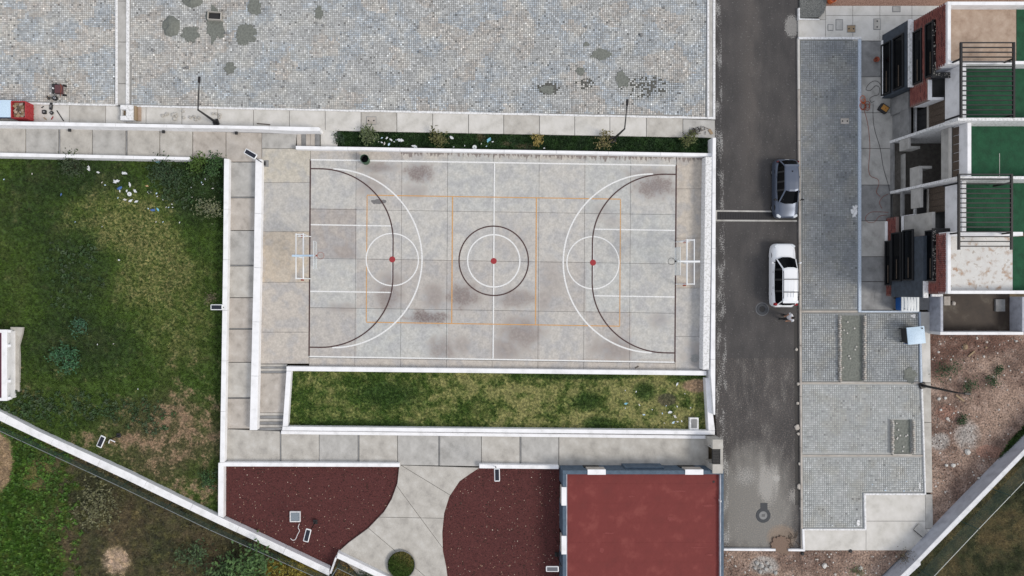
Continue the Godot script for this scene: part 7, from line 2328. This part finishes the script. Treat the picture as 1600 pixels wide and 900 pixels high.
	# stones along the street kerb
	for e in [[1245, 546], [1247, 630], [1246, 668, 1], [1248, 678], [1250, 725], [1250, 761, 1], [1252, 795], [1248, 600]]:
		var o := put("kerb_stone", stone_mesh(int(e[1])), M.concrete_warm, self)
		o.name = numbered("kerb_stone")
		var s := 0.46 if e.size() > 2 else 0.26
		o.position = w(e[0], e[1], -0.04)
		o.scale = Vector3(s, 0.16, s)
		tag(o, {546: "pale stone in the gutter, northmost, level with the long mortar pit", 630: "pale stone in the gutter below the long mortar pit's level", 668: "larger flat stone in the gutter level with the short mortar pit", 678: "pale stone touching the larger flat stone by the short pit's level", 725: "pale stone in the gutter just below the short mortar pit's level", 761: "larger flat stone in the gutter level with the stepped white kerb", 795: "pale stone in the gutter, southmost, by the ring patched manhole", 600: "pale stone in the gutter where the cobbled bays meet"}[e[1]], "stone", "stones in the gutter")
	var soil := put("soil_spill", prism_mesh(flat_blob(1221, 852, 15, 14, 77, 0.2), -0.2, 0.0, 0.02), mottled([C(108, 90, 78), C(132, 112, 98)], 1.2, 0.95, 106, 0.03, 0.4), self)
	tag(soil, "tongue of spilled soil crossing the white kerb at the street's end", "soil")
	var twigs := thing("dead_branches", "dead branches in the corner of the street's end", "branches", w(1241, 845, -0.08))
	for i in 12:
		var q := Vector3(rng.randf_range(-0.4, 0.4), 0.04, rng.randf_range(-0.45, 0.4))
		var d := Vector3(rng.randf_range(-0.3, 0.3), 0.06, rng.randf_range(-1, 1)).normalized() * rng.randf_range(0.2, 0.4)
		put("branch", tube_mesh([q - d, q + Vector3(0.04, 0.03, 0), q + d], 0.022, 0.012, 5), M.board, twigs)
	for e in [[1329, 861, "dark round plug at the edge of the pale slabs"], [1254, 865, "dark lump beside the white kerb corner"]]:
		var o := put("plug", lathe_mesh(Vector3.ZERO, [[0.0, 0.08], [0.1, 0.07], [0.13, 0.0]], 14), M.dark, self)
		o.name = numbered("drain_plug")
		o.position = w(e[0], e[1], 0)
		tag(o, e[2], "plug")
	for e in [[1335, 329, 9, 9, 15, "splash of pale paint on the cobbles beside the kerb"], [1343 - 2, 817, 6, 7, 4, "white paint splash in the step of the kerb"], [1437, 759, 3, 7, 5, "white paint splash near the lower right kerb"], [1427, 494, 7, 4, 8, "pale paint scribble in the corner above the container"]]:
		var o := put("paint", prism_mesh(flat_blob(e[0], e[1], e[2] * 0.5, e[3] if e[4] == 15 else e[3] * 0.7, e[4] + 60, 0.3), -0.01, 0.016, 0.004), M.white_old, self)
		o.name = numbered("paint_splash")
		tag(o, e[5], "paint splash")
	var pipe := put("bent_pipe", tube_mesh([w(171, 692, 0.1), w(173, 686, 0.14), w(181, 690, 0.1)], 0.04, 0.04, 8), M.white_plastic, self)
	tag(pipe, "bent white pipe on the bare ground beside a solar lamp", "pipe")
